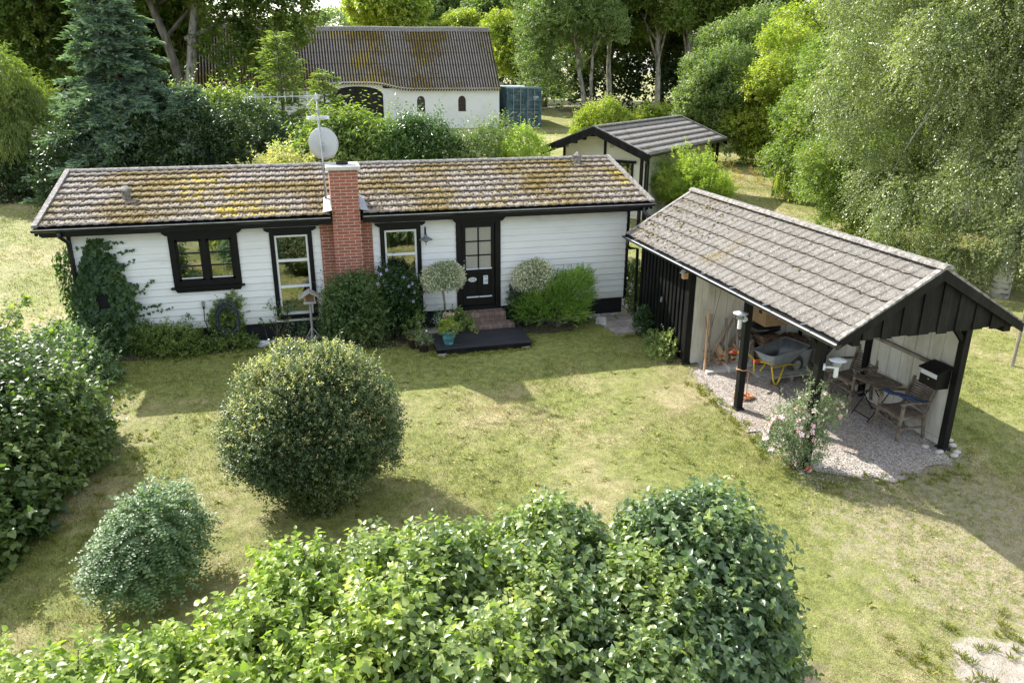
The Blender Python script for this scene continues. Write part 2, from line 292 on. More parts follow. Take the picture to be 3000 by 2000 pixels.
def tile_mat(name, base, moss, yellow, mossamt, big=.55, dotscale=26, bias=(), wave=0):
    m = bpy.data.materials.new(name); m.use_nodes = True; t = m.node_tree; n = t.nodes; L = t.links; b = n['Principled BSDF']
    b.inputs['Roughness'].default_value = .85; b.inputs['Specular IOR Level'].default_value = .25
    c = n.new('ShaderNodeTexCoord')
    def noise(s, d=6, rough=.6, off=0, st=(1, 1, 1)):
        mp = n.new('ShaderNodeMapping'); mp.inputs['Location'].default_value = (off, off * .7, 0); mp.inputs['Scale'].default_value = st; L.new(c.outputs['Object'], mp.inputs[0])
        q = n.new('ShaderNodeTexNoise'); q.inputs['Scale'].default_value = s; q.inputs['Detail'].default_value = d; q.inputs['Roughness'].default_value = rough; L.new(mp.outputs[0], q.inputs[0]); return q.outputs[0]
    def ramp(f, a, z, lo, hi):
        r = n.new('ShaderNodeValToRGB'); r.color_ramp.elements[0].position = lo; r.color_ramp.elements[1].position = hi
        r.color_ramp.elements[0].color = rgb(a); r.color_ramp.elements[1].color = rgb(z); L.new(f, r.inputs[0]); return r.outputs[0]
    def mix(f, a, z):
        q = n.new('ShaderNodeMix'); q.data_type = 'RGBA'; L.new(f, q.inputs[0])
        for s_, i in ((a, 6), (z, 7)):
            if isinstance(s_, tuple): q.inputs[i].default_value = rgb(s_)
            else: L.new(s_, q.inputs[i])
        return q.outputs[2]
    def math_(op, a, z):
        q = n.new('ShaderNodeMath'); q.operation = op
        for s_, i in ((a, 0), (z, 1)):
            if isinstance(s_, (int, float)): q.inputs[i].default_value = s_
            else: L.new(s_, q.inputs[i])
        return q.outputs[0]
    K = (0, 0, 0); W = (1, 1, 1)
    col = ramp(noise(9, 8, .7), base[0], base[1], .3, .7)
    col = mix(ramp(noise(34, 4, .7, 3), K, W, .58, .66), col, base[2])           # pale lichen specks
    col = mix(ramp(noise(21, 5, .75, 9), K, W, .58, .64), col, (.045, .04, .035))     # dark pits
    bigm = noise(big, 3, .55, 5)
    mm = math_('ADD', math_('MULTIPLY', bigm, .9), math_('MULTIPLY', noise(dotscale, 6, .8, 2), .8))
    col = mix(ramp(mm, K, W, 1.02 - mossamt, 1.10 - mossamt), col, ramp(noise(14, 5, .7, 7), moss[0], moss[1], .35, .65))
    mm = math_('ADD', math_('MULTIPLY', noise(big * .9, 2, .5, 11), .75), math_('MULTIPLY', noise(6, 7, .8, 4), .82)); mm = math_('SUBTRACT', mm, .10)
    if bias:
        sx = n.new('ShaderNodeSeparateXYZ'); L.new(c.outputs['Object'], sx.inputs[0]); mm = math_('SUBTRACT', mm, .05)
        for bx, by, br_, amt in bias:
            ax = math_('DIVIDE', math_('SUBTRACT', sx.outputs[0], bx), br_); ay = math_('DIVIDE', math_('SUBTRACT', sx.outputs[1], by), br_ * .45)
            dd = math_('ADD', math_('MULTIPLY', ax, ax), math_('MULTIPLY', ay, ay)); mm = math_('ADD', mm, math_('MULTIPLY', math_('POWER', 2.718, math_('MULTIPLY', dd, -1)), amt))
    col = mix(ramp(mm, K, W, yellow[2], yellow[2] + .05), col, ramp(noise(30, 3, .7, 1), yellow[0], yellow[1], .4, .6))
    if wave:   # darker colour along the troughs of the corrugated sheets
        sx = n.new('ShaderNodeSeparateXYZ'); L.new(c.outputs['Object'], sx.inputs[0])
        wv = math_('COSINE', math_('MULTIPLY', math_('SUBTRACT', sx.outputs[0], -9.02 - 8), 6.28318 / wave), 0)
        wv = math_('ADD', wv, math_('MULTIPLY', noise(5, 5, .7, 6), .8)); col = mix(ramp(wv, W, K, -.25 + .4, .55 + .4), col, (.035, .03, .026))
    L.new(col, b.inputs['Base Color'])
    bp = n.new('ShaderNodeBump'); bp.inputs['Strength'].default_value = .5; bp.inputs['Distance'].default_value = .02
    L.new(noise(38, 6, .7), bp.inputs['Height']); L.new(bp.outputs[0], b.inputs['Normal']); MATS[name] = m; return m
tile_mat('house_tiles', ((.18, .15, .128), (.345, .305, .265), (.56, .54, .49)), ((.11, .08, .025), (.24, .165, .035)), ((.34, .23, .02), (.50, .37, .035), .79), .20, bias=((2.2, 1.0, 2.0, .10), (10.7, 1.2, 1.7, .15)))
tile_mat('shed_tiles', ((.115, .104, .092), (.235, .22, .197), (.46, .44, .40)), ((.10, .075, .022), (.21, .15, .035)), ((.30, .20, .02), (.40, .28, .04), .96), .05, bias=((-1.2, 3.0, 1.2, .16),))
tile_mat('annex_tiles', ((.17, .155, .14), (.33, .30, .275), (.48, .46, .43)), ((.09, .08, .035), (.17, .14, .05)), ((.3, .24, .03), (.4, .33, .06), 1.05), .07)
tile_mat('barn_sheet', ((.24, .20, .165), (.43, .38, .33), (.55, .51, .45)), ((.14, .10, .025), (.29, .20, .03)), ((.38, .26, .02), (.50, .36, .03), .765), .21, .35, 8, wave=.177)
def brick_mat():
    m = bpy.data.materials.new('brick'); m.use_nodes = True; t = m.node_tree; n = t.nodes; L = t.links; b = n['Principled BSDF']; b.inputs['Roughness'].default_value = .85
    c = n.new('ShaderNodeTexCoord'); s = n.new('ShaderNodeSeparateXYZ'); L.new(c.outputs['Object'], s.inputs[0]); a = n.new('ShaderNodeMath'); a.operation = 'ADD'
    L.new(s.outputs[0], a.inputs[0]); L.new(s.outputs[1], a.inputs[1]); k = n.new('ShaderNodeCombineXYZ'); L.new(a.outputs[0], k.inputs[0]); L.new(s.outputs[2], k.inputs[1])
    br = n.new('ShaderNodeTexBrick'); L.new(k.outputs[0], br.inputs[0]); br.inputs['Scale'].default_value = 1; br.inputs['Brick Width'].default_value = .24; br.inputs['Row Height'].default_value = .0667
    br.inputs['Mortar Size'].default_value = .007; br.inputs['Mortar Smooth'].default_value = .2; br.inputs['Bias'].default_value = 0
    br.inputs['Color1'].default_value = rgb((.37, .115, .065)); br.inputs['Color2'].default_value = rgb((.25, .08, .05)); br.inputs['Mortar'].default_value = rgb((.50, .40, .33))
    ns = n.new('ShaderNodeTexNoise'); ns.inputs['Scale'].default_value = 14; ns.inputs['Detail'].default_value = 7; L.new(c.outputs['Object'], ns.inputs[0])
    mu = n.new('ShaderNodeMix'); mu.data_type = 'RGBA'; mu.blend_type = 'OVERLAY'; mu.inputs[0].default_value = .35; L.new(br.outputs[0], mu.inputs[6]); L.new(ns.outputs[0], mu.inputs[7])
    L.new(mu.outputs[2], b.inputs['Base Color']); bp = n.new('ShaderNodeBump'); bp.invert = True; bp.inputs['Strength'].default_value = .6; bp.inputs['Distance'].default_value = .01
    L.new(br.outputs['Fac'], bp.inputs['Height']); L.new(bp.outputs[0], b.inputs['Normal']); MATS['brick'] = m
brick_mat()
def glass_mat(name, tint=(.85, .9, .88), refl=1.0):
    m = bpy.data.materials.new(name); m.use_nodes = True; n = m.node_tree.nodes; L = m.node_tree.links; n.clear()
    o = n.new('ShaderNodeOutputMaterial'); t = n.new('ShaderNodeBsdfTransparent'); t.inputs[0].default_value = rgb(tint); g = n.new('ShaderNodeBsdfGlossy'); g.inputs['Roughness'].default_value = .01
    g.inputs[0].default_value = rgb((1, 1, 1)); f = n.new('ShaderNodeFresnel'); f.inputs[0].default_value = 1.9; a = n.new('ShaderNodeMath'); a.operation = 'MULTIPLY'; a.inputs[1].default_value = 2.6 * refl; a.use_clamp = True
    x = n.new('ShaderNodeMixShader'); L.new(f.outputs[0], a.inputs[0]); L.new(a.outputs[0], x.inputs[0]); L.new(t.outputs[0], x.inputs[1]); L.new(g.outputs[0], x.inputs[2]); L.new(x.outputs[0], o.inputs[0]); MATS[name] = m
glass_mat('window_glass')
mat('frosted_glass', [(.33, .31, .25), (.42, .40, .33)], .35, 60, 3, bump=.5, bscale=90, lo=.4, hi=.6)
def gravel_mat():
    m = bpy.data.materials.new('gravel'); m.use_nodes = True; t = m.node_tree; n = t.nodes; L = t.links; b = n['Principled BSDF']; b.inputs['Roughness'].default_value = .85
    c = n.new('ShaderNodeTexCoord'); v = n.new('ShaderNodeTexVoronoi'); v.inputs['Scale'].default_value = 55; L.new(c.outputs['Object'], v.inputs[0])
    r = n.new('ShaderNodeValToRGB'); e = r.color_ramp.elements; e.new(.35); e.new(.7); s = n.new('ShaderNodeSeparateColor'); L.new(v.outputs['Color'], s.inputs[0]); L.new(s.outputs[0], r.inputs[0])
    for i, cc in enumerate([(.15, .13, .11), (.32, .28, .24), (.46, .42, .37), (.68, .65, .60)]): e[i].color = rgb(cc)
    e[0].position = 0; e[3].position = 1
    ns = n.new('ShaderNodeTexNoise'); ns.inputs['Scale'].default_value = 1.1; ns.inputs['Detail'].default_value = 5; L.new(c.outputs['Object'], ns.inputs[0])
    r2 = n.new('ShaderNodeValToRGB'); r2.color_ramp.elements[0].position = .42; r2.color_ramp.elements[1].position = .6; L.new(ns.outputs[0], r2.inputs[0])
    mx = n.new('ShaderNodeMix'); mx.data_type = 'RGBA'; L.new(r2.outputs[0], mx.inputs[0]); mx.inputs[6].default_value = rgb((.30, .22, .16)); L.new(r.outputs[0], mx.inputs[7])
    m2 = n.new('ShaderNodeMix'); m2.data_type = 'RGBA'; m2.inputs[0].default_value = .62; L.new(mx.outputs[2], m2.inputs[6]); L.new(r.outputs[0], m2.inputs[7])
    L.new(m2.outputs[2], b.inputs['Base Color']); bp = n.new('ShaderNodeBump'); bp.inputs['Strength'].default_value = .8; bp.inputs['Distance'].default_value = .015
    L.new(v.outputs['Distance'], bp.inputs['Height']); L.new(bp.outputs[0], b.inputs['Normal']); MATS['gravel'] = m
gravel_mat()
def lawn_mat(name, blades):
    m = bpy.data.materials.new(name); m.use_nodes = True; t = m.node_tree; n = t.nodes; L = t.links; b = n['Principled BSDF']
    b.inputs['Roughness'].default_value = .7; b.inputs['Specular IOR Level'].default_value = .3
    c = n.new('ShaderNodeNewGeometry')
    def noise(s, d=6, rough=.6, off=0):
        mp = n.new('ShaderNodeMapping'); mp.inputs['Location'].default_value = (off, off * .7, 0); L.new(c.outputs['Position'], mp.inputs[0])
        q = n.new('ShaderNodeTexNoise'); q.inputs['Scale'].default_value = s; q.inputs['Detail'].default_value = d; q.inputs['Roughness'].default_value = rough; L.new(mp.outputs[0], q.inputs[0]); return q.outputs[0]
    def M(op, a, z, cl=False):
        q = n.new('ShaderNodeMath'); q.operation = op; q.use_clamp = cl
        for s_, i in ((a, 0), (z, 1)):
            if isinstance(s_, (int, float)): q.inputs[i].default_value = s_
            else: L.new(s_, q.inputs[i])
        return q.outputs[0]
    def sstep(v, lo, hi):
        q = n.new('ShaderNodeMapRange'); q.interpolation_type = 'SMOOTHSTEP'; q.inputs[1].default_value = lo; q.inputs[2].default_value = hi; L.new(v, q.inputs[0]); return q.outputs[0]
    def mix(f, a, z):
        q = n.new('ShaderNodeMix'); q.data_type = 'RGBA'; L.new(f, q.inputs[0])
        for s_, i in ((a, 6), (z, 7)):
            if isinstance(s_, tuple): q.inputs[i].default_value = rgb(s_)
            else: L.new(s_, q.inputs[i])
        return q.outputs[2]
    def dist(cx, cy, sx=1, sy=1):
        s = n.new('ShaderNodeSeparateXYZ'); L.new(c.outputs['Position'], s.inputs[0])
        dx = M('MULTIPLY', M('SUBTRACT', s.outputs[0], cx), 1 / sx); dy = M('MULTIPLY', M('SUBTRACT', s.outputs[1], cy), 1 / sy)
        return M('SQRT', M('ADD', M('MULTIPLY', dx, dx), M('MULTIPLY', dy, dy)), 0)
    # green against straw: large patches broken up by fine noise; greener close to the house and towards the right foreground
    g = M('ADD', M('MULTIPLY', noise(.55, 4, .55), 1.0), M('MULTIPLY', noise(2.6, 5, .65, 3), .55))
    g = M('ADD', g, M('MULTIPLY', noise(11, 5, .75, 5), .45))
    near = M('SUBTRACT', 1, sstep(dist(6.5, -1.2, 9, 2.6), .35, 1.1)); g = M('ADD', g, M('MULTIPLY', near, .26))
    fr = M('SUBTRACT', 1, sstep(dist(10.5, -8.8, 3.2, 2.6), .3, 1.2)); g = M('ADD', g, M('MULTIPLY', fr, .16))
    f = M('MULTIPLY', sstep(g, .74, 1.14), .92)
    straw = mix(sstep(noise(5, 6, .7, 8), .35, .65), (.33, .28, .135), (.56, .485, .265))
    green = mix(sstep(noise(7, 5, .7, 2), .35, .65), (.165, .20, .04), (.31, .335, .085))
    col = mix(f, straw, green)
    # worn bare soil and sand at the drive
    dd = M('ADD', dist(12.3, -12.15, 1.95, 1.15), M('MULTIPLY', M('SUBTRACT', noise(1.6, 6, .6, 4), .5), 1.5))
    dirt = M('SUBTRACT', 1, sstep(dd, .80, .92))
    dry = M('SUBTRACT', 1, sstep(M('ADD', dist(13.0, -9.7, 2.2, 2.2), M('MULTIPLY', M('SUBTRACT', noise(2.4, 6, .7, 6), .5), 1.6)), .6, 1.1))
    col = mix(M('MULTIPLY', M('MULTIPLY', dry, sstep(noise(9, 6, .75, 12), .38, .6)), .9), col, (.47, .40, .27))
    if not blades:
        col = mix(sstep(noise(90, 3, .7, 1), .30, .48), (.09, .075, .035), col)
        col = mix(dirt, col, mix(sstep(noise(8, 7, .7), .35, .65), (.40, .345, .27), (.56, .50, .42)))
        bare = M('SUBTRACT', 1, sstep(M('ADD', dist(9.0, -11.2, .55, .45), M('MULTIPLY', M('SUBTRACT', noise(3, 6, .6, 4), .5), 1.2)), .7, 1.0)); col = mix(bare, col, (.17, .125, .10))
        L.new(col, b.inputs['Base Color'])
        bp = n.new('ShaderNodeBump'); bp.inputs['Strength'].default_value = .9; bp.inputs['Distance'].default_value = .05
        L.new(noise(28, 6, .75), bp.inputs['Height']); L.new(bp.outputs[0], b.inputs['Normal'])
    else:
        r = n.new('ShaderNodeMapRange'); r.inputs[3].default_value = .5; r.inputs[4].default_value = 1.75; L.new(c.outputs['Random Per Island'], r.inputs[0])
        q = n.new('ShaderNodeVectorMath'); q.operation = 'SCALE'; L.new(col, q.inputs[0]); L.new(r.outputs[0], q.inputs['Scale']); L.new(q.outputs[0], b.inputs['Base Color'])
        tr = n.new('ShaderNodeBsdfTranslucent'); L.new(q.outputs[0], tr.inputs[0]); ms = n.new('ShaderNodeMixShader'); ms.inputs[0].default_value = .35
        L.new(b.outputs[0], ms.inputs[1]); L.new(tr.outputs[0], ms.inputs[2]); L.new(ms.outputs[0], n['Material Output'].inputs[0])
    MATS[name] = m; return m
lawn_mat('lawn_ground', False); lawn_mat('lawn_blades', True)

leafmat('tuft', [(.13, .17, .035), (.20, .24, .05), (.30, .32, .09), (.42, .38, .19)], .35, .6, .2, gain=1.1)
# ================================================================ ground
def ground():
    xs = np.unique(np.concatenate([np.linspace(-400, -40, 13), np.linspace(-40, 60, 101), np.linspace(60, 400, 13)]))
    ys = np.unique(np.concatenate([np.linspace(-200, -30, 8), np.linspace(-30, 60, 181), np.linspace(60, 600, 14)]))
    X, Y = np.meshgrid(xs, ys); Z = gz(X, Y) + .025 * np.sin(X * 1.3 + .7 * np.sin(Y)) * np.sin(Y * 1.1) * ((Y < -1.5) | (Y > 7)) * (X < 11.3)
    Z = Z - .03 * np.clip((Y + 7), -6, 0) * 0
    V = np.stack([X, Y, Z], -1).reshape(-1, 3); nx = len(xs); i = np.arange(len(ys) - 1)[:, None] * nx + np.arange(nx - 1)[None]
    F = np.stack([i, i + 1, i + nx + 1, i + nx], -1).reshape(-1, 4)
    return tag(link('ground', fast('ground', V, F), MATS['lawn_ground'], smooth=True), kind='structure')
ground()
def sheet(name, poly, m, lift=.012, kind='structure', sub=.25, jag=.08, th=0.0):
    """irregular ground sheet following the terrain"""
    rg = np.random.default_rng(len(poly) * 7 + int(lift * 1000)); out = []
    for i in range(len(poly)):
        a = np.array(poly[i], float); b = np.array(poly[(i + 1) % len(poly)], float); k = max(1, int(np.linalg.norm(b - a) / sub))
        for j in range(k): p = a + (b - a) * j / k; out.append(p + rg.uniform(-jag, jag, 2))
    vs = [(p[0], p[1], g1(p[0], p[1]) + lift) for p in out]
    mb = MB(); mb.add(vs, [tuple(range(len(vs)))])
    return tag(mb.build(name, m), kind=kind)
sheet('gravel', [(12.0, -3.2), (14.4, -3.2), (14.5, -7.5), (13.9, -8.0), (13.0, -8.25), (12.3, -7.95), (11.75, -7.55), (11.65, -6.4), (11.55, -5.4), (11.75, -4.4)], MATS['gravel'], .015, jag=.16, sub=.16)
sheet('flower_bed', [(-.1, .02), (6.8, .02), (6.8, -.55), (6.2, -1.0), (5.4, -1.05), (4.9, -.7), (4.2, -.35), (3.4, -.3), (2.6, -.55), (1.4, -.6), (.3, -.5), (-.2, -.3)], MATS['soil'], .012)
sheet('flower_bed', [(8.8, -.02), (10.9, -.02), (10.8, -.5), (10.2, -.95), (9.6, -1.1), (9.1, -.95), (8.8, -.5)], MATS['soil'], .014)
sheet('flower_bed', [(12.0, -1.6), (11.83, -3.3), (11.5, -3.3), (11.5, -2.5), (11.8, -1.6)], MATS['soil'], .013)
sheet('path', [(12.05, 3.6), (13.6, 3.6), (13.6, 1.0), (12.6, -.1), (12.05, -.1)], MATS['paving'], .02, jag=.02)

def grass():
    rg = np.random.default_rng(3); V = []; F = []; n0 = 0
    def area(x0, x1, y0, y1, dens, h, wdt):
        nonlocal n0
        n = int((x1 - x0) * (y1 - y0) * dens); x = rg.uniform(x0, x1, n); y = rg.uniform(y0, y1, n)
        ok = np.ones(n, bool)
        ok &= ~((x > -.1) & (x < 12) & (y > -.45) & (y < 5)); ok &= ~((x > 11.72 + .22 * np.sin(y * 3.1) + .1 * np.sin(y * 11)) & (x < 14.5) & (y > -7.9 + .25 * np.sin(x * 3.3)) & (y < -.9)); ok &= ~((x > 6.95) & (x < 9) & (y > -1.9))
        ok &= ~((x > 10.9) & (x < 12.2) & (y > -1.6) & (y < 0)); ok &= ~((x > 12) & (x < 13.7) & (y > -.5) & (y < 3.6))
        q = np.hypot((x - 12.3) / 1.95, (y + 12.15) / 1.15) + .25 * np.sin(x * 3.1) * np.sin(y * 4.3); ok &= ~((q < .95) & (rg.random(n) > .05))
        q = np.hypot((x - 9.0) / .55, (y + 11.2) / .45); ok &= ~((q < 1) & (rg.random(n) > .15))
        tuft = np.sin(x * 7.3 + 2 * np.sin(y * 5.1)) * np.sin(y * 6.7 + 1.7 * np.sin(x * 4.4)); ok &= rg.random(n) < .55 + .45 * (tuft > -.1)
        x = x[ok]; y = y[ok]; n = len(x); tuft = tuft[ok]
        z = gz(x, y) - .004; a = rg.uniform(0, 6.28, n); hh = h * rg.uniform(.5, 1.3, n) * (1 + .5 * (tuft > .5)); ww = wdt * rg.uniform(.6, 1.3, n); ln = rg.uniform(.1, 1.2, n) * hh; b = rg.uniform(0, 6.28, n)
        A = np.stack([x - ww * np.cos(a), y - ww * np.sin(a), z], -1); B = np.stack([x + ww * np.cos(a), y + ww * np.sin(a), z], -1); T = np.stack([x + ln * np.cos(b), y + ln * np.sin(b), z + hh], -1)
        V.append(np.stack([A, B, T], 1).reshape(-1, 3)); F.append(n0 + np.arange(n * 3).reshape(-1, 3)); n0 += n * 3
    area(-.5, 15.5, -11.8, -6.5, 2300, .036, .0045)
    area(-2.5, 17.5, -6.5, -.2, 1600, .036, .0055)
    area(14.5, 21, -9.5, 0, 700, .035, .007)
    area(-9, 0, -.2, 20, 420, .045, .010)
    area(13.5, 28, 0, 16, 330, .045, .010)
    tag(link('grass', fast('grass', np.concatenate(V), np.concatenate(F)), MATS['lawn_blades']), 'short mown lawn, part green and part straw coloured', 'grass', kind='stuff')
grass()
def litter():
    rg = np.random.default_rng(12); x = rg.uniform(3, 16, 700); y = rg.uniform(-11, -1, 700); P = np.stack([x, y, gz(x, y) + .03], -1)
    V, F = leaves(P, np.c_[rg.normal(size=(700, 2)), np.zeros(700)], np.c_[rg.normal(size=(700, 2)) * .3, np.ones(700)], .035, .022, DIAM, rg)
    tag(link('fallen_leaves', fast('fallen_leaves', V, F), MATS['split_wood']), 'scattered dry yellow leaves lying on the lawn', 'leaves', kind='stuff')
litter()
def tufts():
    rg = np.random.default_rng(14); c = []
    def line(x0, y0, x1, y1, n, s=.05): t = rg.random(n); c.extend(np.c_[x0 + (x1 - x0) * t + rg.normal(size=n) * s, y0 + (y1 - y0) * t + rg.normal(size=n) * s])
    line(6.9, -1.95, 9.0, -1.95, 34); line(6.9, -1.9, 6.9, -.9, 14); line(9.05, -1.9, 9.05, -.95, 12); line(.1, -.68, 6.8, -1.05, 46, .1); line(11.5, -1.8, 11.75, -3.4, 20); line(10.9, -1.65, 12, -1.68, 12, .04); line(11.55, -4.0, 11.5, -7.2, 40, .1); line(11.8, -8.0, 14.3, -8.3, 30, .1); line(14.7, -7.9, 14.7, -1, 60, .08)
    line(1.2, -7.2, 1.8, -4.0, 24, .15); line(3.8, -6.9, 5.0, -6.9, 20, .15); line(9.3, -10.4, 8.8, -12, 26, .12); line(10.5, -11.0, 11.4, -12.2, 26, .1); line(11.2, -11.4, 13, -11.1, 26, .18)
    c = np.array(c); k = 26; n = len(c) * k; C0 = np.repeat(c, k, 0); s = np.repeat(rg.uniform(.5, 1.2, len(c)), k); a = rg.uniform(0, 6.28, n); r = rg.uniform(0, .05, n); x = C0[:, 0] + r * np.cos(a); y = C0[:, 1] + r * np.sin(a); z = gz(x, y)
    P = np.stack([x, y, z], -1); A = np.stack([np.cos(a) * .6, np.sin(a) * .6, np.ones(n)], -1) + rg.normal(size=(n, 3)) * .25; V1 = leaves(P, A, np.stack([-np.cos(a), -np.sin(a), np.full(n, .5)], -1), .055, .008, LANCE, rg, var=.5)
    m = 420; x = rg.uniform(0, 15, m); y = rg.uniform(-10.5, -1.6, m); kk = ~((x > 11.6) & (x < 14.6)); x = x[kk]; y = y[kk]; q = 9; X = np.repeat(x, q); Y = np.repeat(y, q); n = len(X); a = rg.uniform(0, 6.28, n)   # flat rosettes of weeds
    P = np.stack([X + .01 * np.cos(a), Y + .01 * np.sin(a), gz(X, Y) + .022], -1); V2 = leaves(P, np.stack([np.cos(a), np.sin(a), np.full(n, .25)], -1), np.stack([rg.normal(size=n) * .2, rg.normal(size=n) * .2, np.ones(n)], -1), .055, .022, LANCE, rg, var=.5)
    tag(link('grass_tufts', fast('grass_tufts', *merge([V1, V2])), MATS['tuft']), 'longer grass tufts and small weeds along the edges of the lawn', 'grass', kind='stuff')
tufts()
def pebbles():
    rg = np.random.default_rng(13); n = 9000; x = rg.uniform(11.35, 14.7, n); y = rg.uniform(-8.5, -3.6, n); k = rg.random(n) < np.exp(-(np.maximum(0, np.maximum(11.75 - x, -7.9 - y)) / .16) ** 2); x = x[k]; y = y[k]; n = len(x)
    r = rg.uniform(.006, .016, n); c = np.stack([x, y, gz(x, y) + .014 + r * .3], -1); o = np.array([(1, 0, 0), (0, 1, 0), (-1, 0, 0), (0, -1, 0), (0, 0, 1)]); V = c[:, None] + o[None] * r[:, None, None] * rg.uniform(.6, 1.3, (n, 5, 1))
    F = (np.arange(n) * 5)[:, None, None] + np.array([(0, 1, 4), (1, 2, 4), (2, 3, 4), (3, 0, 4)])[None]; tag(link('loose_gravel', fast('loose_gravel', V.reshape(-1, 3), F.reshape(-1, 3)), MATS['stone']), 'loose pale gravel stones spilling from the carport floor into the grass', 'gravel', kind='stuff')
pebbles()

# ================================================================ roofs
def roof_mesh(O, U, ulen, Dn, dlen, rows, period, amp=.018, step=.034, spp=10, phase=0, seed=1, two=True):
    """tile courses: U runs along the eaves, Dn runs down the slope"""
    rg = np.random.default_rng(seed); O = np.array(O, float); U = nrm(np.array(U, float)); Dn = nrm(np.array(Dn, float)); N = np.cross(U, Dn); N = N if N[2] > 0 else -N
    nu = int(ulen / period * spp) + 1; u = np.linspace(0, ulen, nu); V = []; F = []; b = 0; gd = dlen / rows
    for i in range(rows):
        ph = (u / period + phase) % 1
        g = lambda c_, s_: np.exp(-((((ph - c_ + .5) % 1) - .5) / s_) ** 2)
        prof = amp * (g(.30, .09) + (g(.58, .09) if two else 0) + .25 * g(.0, .05))
        ti = np.floor(u / period * (1 if two else 1)).astype(int); jit = rg.uniform(-.004, .004, ti.max() + 2)[ti]; jd = rg.uniform(-.008, .008, ti.max() + 2)[ti]
        rows_ = []
        for (dd, h, j) in ((i * gd - (.0 if i == 0 else .07), -.006, 0), ((i + .5) * gd, step * .45, .5), ((i + 1) * gd, step, 1), ((i + 1) * gd - .002, step - .016, 1), ((i + 1) * gd - .07, step - .030, 1)):
            p = O[None] + u[:, None] * U + (dd + jd[:, None] * j) * Dn + (h + prof + jit * j)[:, None] * N
            rows_.append(p)
        V.append(np.concatenate(rows_)); k = np.arange(nu - 1)
        for r in range(4): F.append(np.stack([b + r * nu + k, b + r * nu + k + 1, b + (r + 1) * nu + k + 1, b + (r + 1) * nu + k], -1))
        b += 5 * nu
    return np.concatenate(V), np.concatenate(F)
def moss_lumps(O, U, ulen, Dn, dlen, rows, n, seed=5, rmax=.035, fn=None):
    rg = np.random.default_rng(seed); O = np.array(O, float); U = nrm(np.array(U, float)); Dn = nrm(np.array(Dn, float)); N = np.cross(U, Dn); N = N if N[2] > 0 else -N
    gd = dlen / rows; u = rg.uniform(0, ulen, n); row = rg.integers(0, rows, n); fr = np.where(rg.random(n) < .55, rg.uniform(.0, .25, n), rg.uniform(0, 1, n)); d = (row + fr) * gd
    if fn is not None: k = rg.random(n) < fn(u / ulen, d / dlen); u = u[k]; d = d[k]; fr = fr[k]; n = len(u)
    r = rmax * rg.uniform(.25, 1, n) ** 1.5; c = O + u[:, None] * U + d[:, None] * Dn + (.030 * fr + .004)[:, None] * N
    ang = np.arange(6) / 6 * 6.28; V = []
    for k in range(6): V.append(c + (r * rg.uniform(.6, 1.3, n))[:, None] * (math.cos(ang[k]) * U + math.sin(ang[k]) * Dn))
    for k in range(6): V.append(c + (r * .6 * rg.uniform(.6, 1.3, n))[:, None] * (math.cos(ang[k]) * U + math.sin(ang[k]) * Dn) + (r * .6)[:, None] * N)
    V = np.stack(V, 1); base = (np.arange(n) * 12)[:, None, None]
    F = np.array([(k, (k + 1) % 6, 6 + (k + 1) % 6, 6 + k) for k in range(6)] + [(6, 7, 8, 11), (8, 9, 10, 11)])[None] + base
    return fast('moss', V.reshape(-1, 3), F.reshape(-1, 4))
mat('moss', [(.04, .032, .014), (.10, .07, .02), (.18, .13, .03), (.30, .28, .24)], .95, 1.5, 4, island=.7, lo=.15, hi=.9)
mat('verge', [(.09, .08, .07), (.20, .185, .165), (.36, .34, .31)], .85, 14, 8, bump=.5, bscale=40)
def ridge_cap(mb, a, b, r=.10, n=None, seg=.42):
    a = Vector(a); b = Vector(b); L = (b - a).length; k = n or max(1, int(L / seg)); d = (b - a).normalized(); s = d.cross(Vector((0, 0, 1))).normalized()
    for i in range(k):
        p = a + d * (L * i / k); q = a + d * (L * (i + 1) / k + .03); vs = []
        for pt, rr in ((p, r), (q, r * .93)):
            for t in range(7): an = math.pi * t / 6; vs.append(pt + s * math.cos(an) * rr + Vector((0, 0, math.sin(an) * rr * .62 - .02)))
        mb.add(vs, [(t, t + 1, 8 + t, 7 + t) for t in range(6)] + [tuple(range(7)), tuple(range(7, 14))])

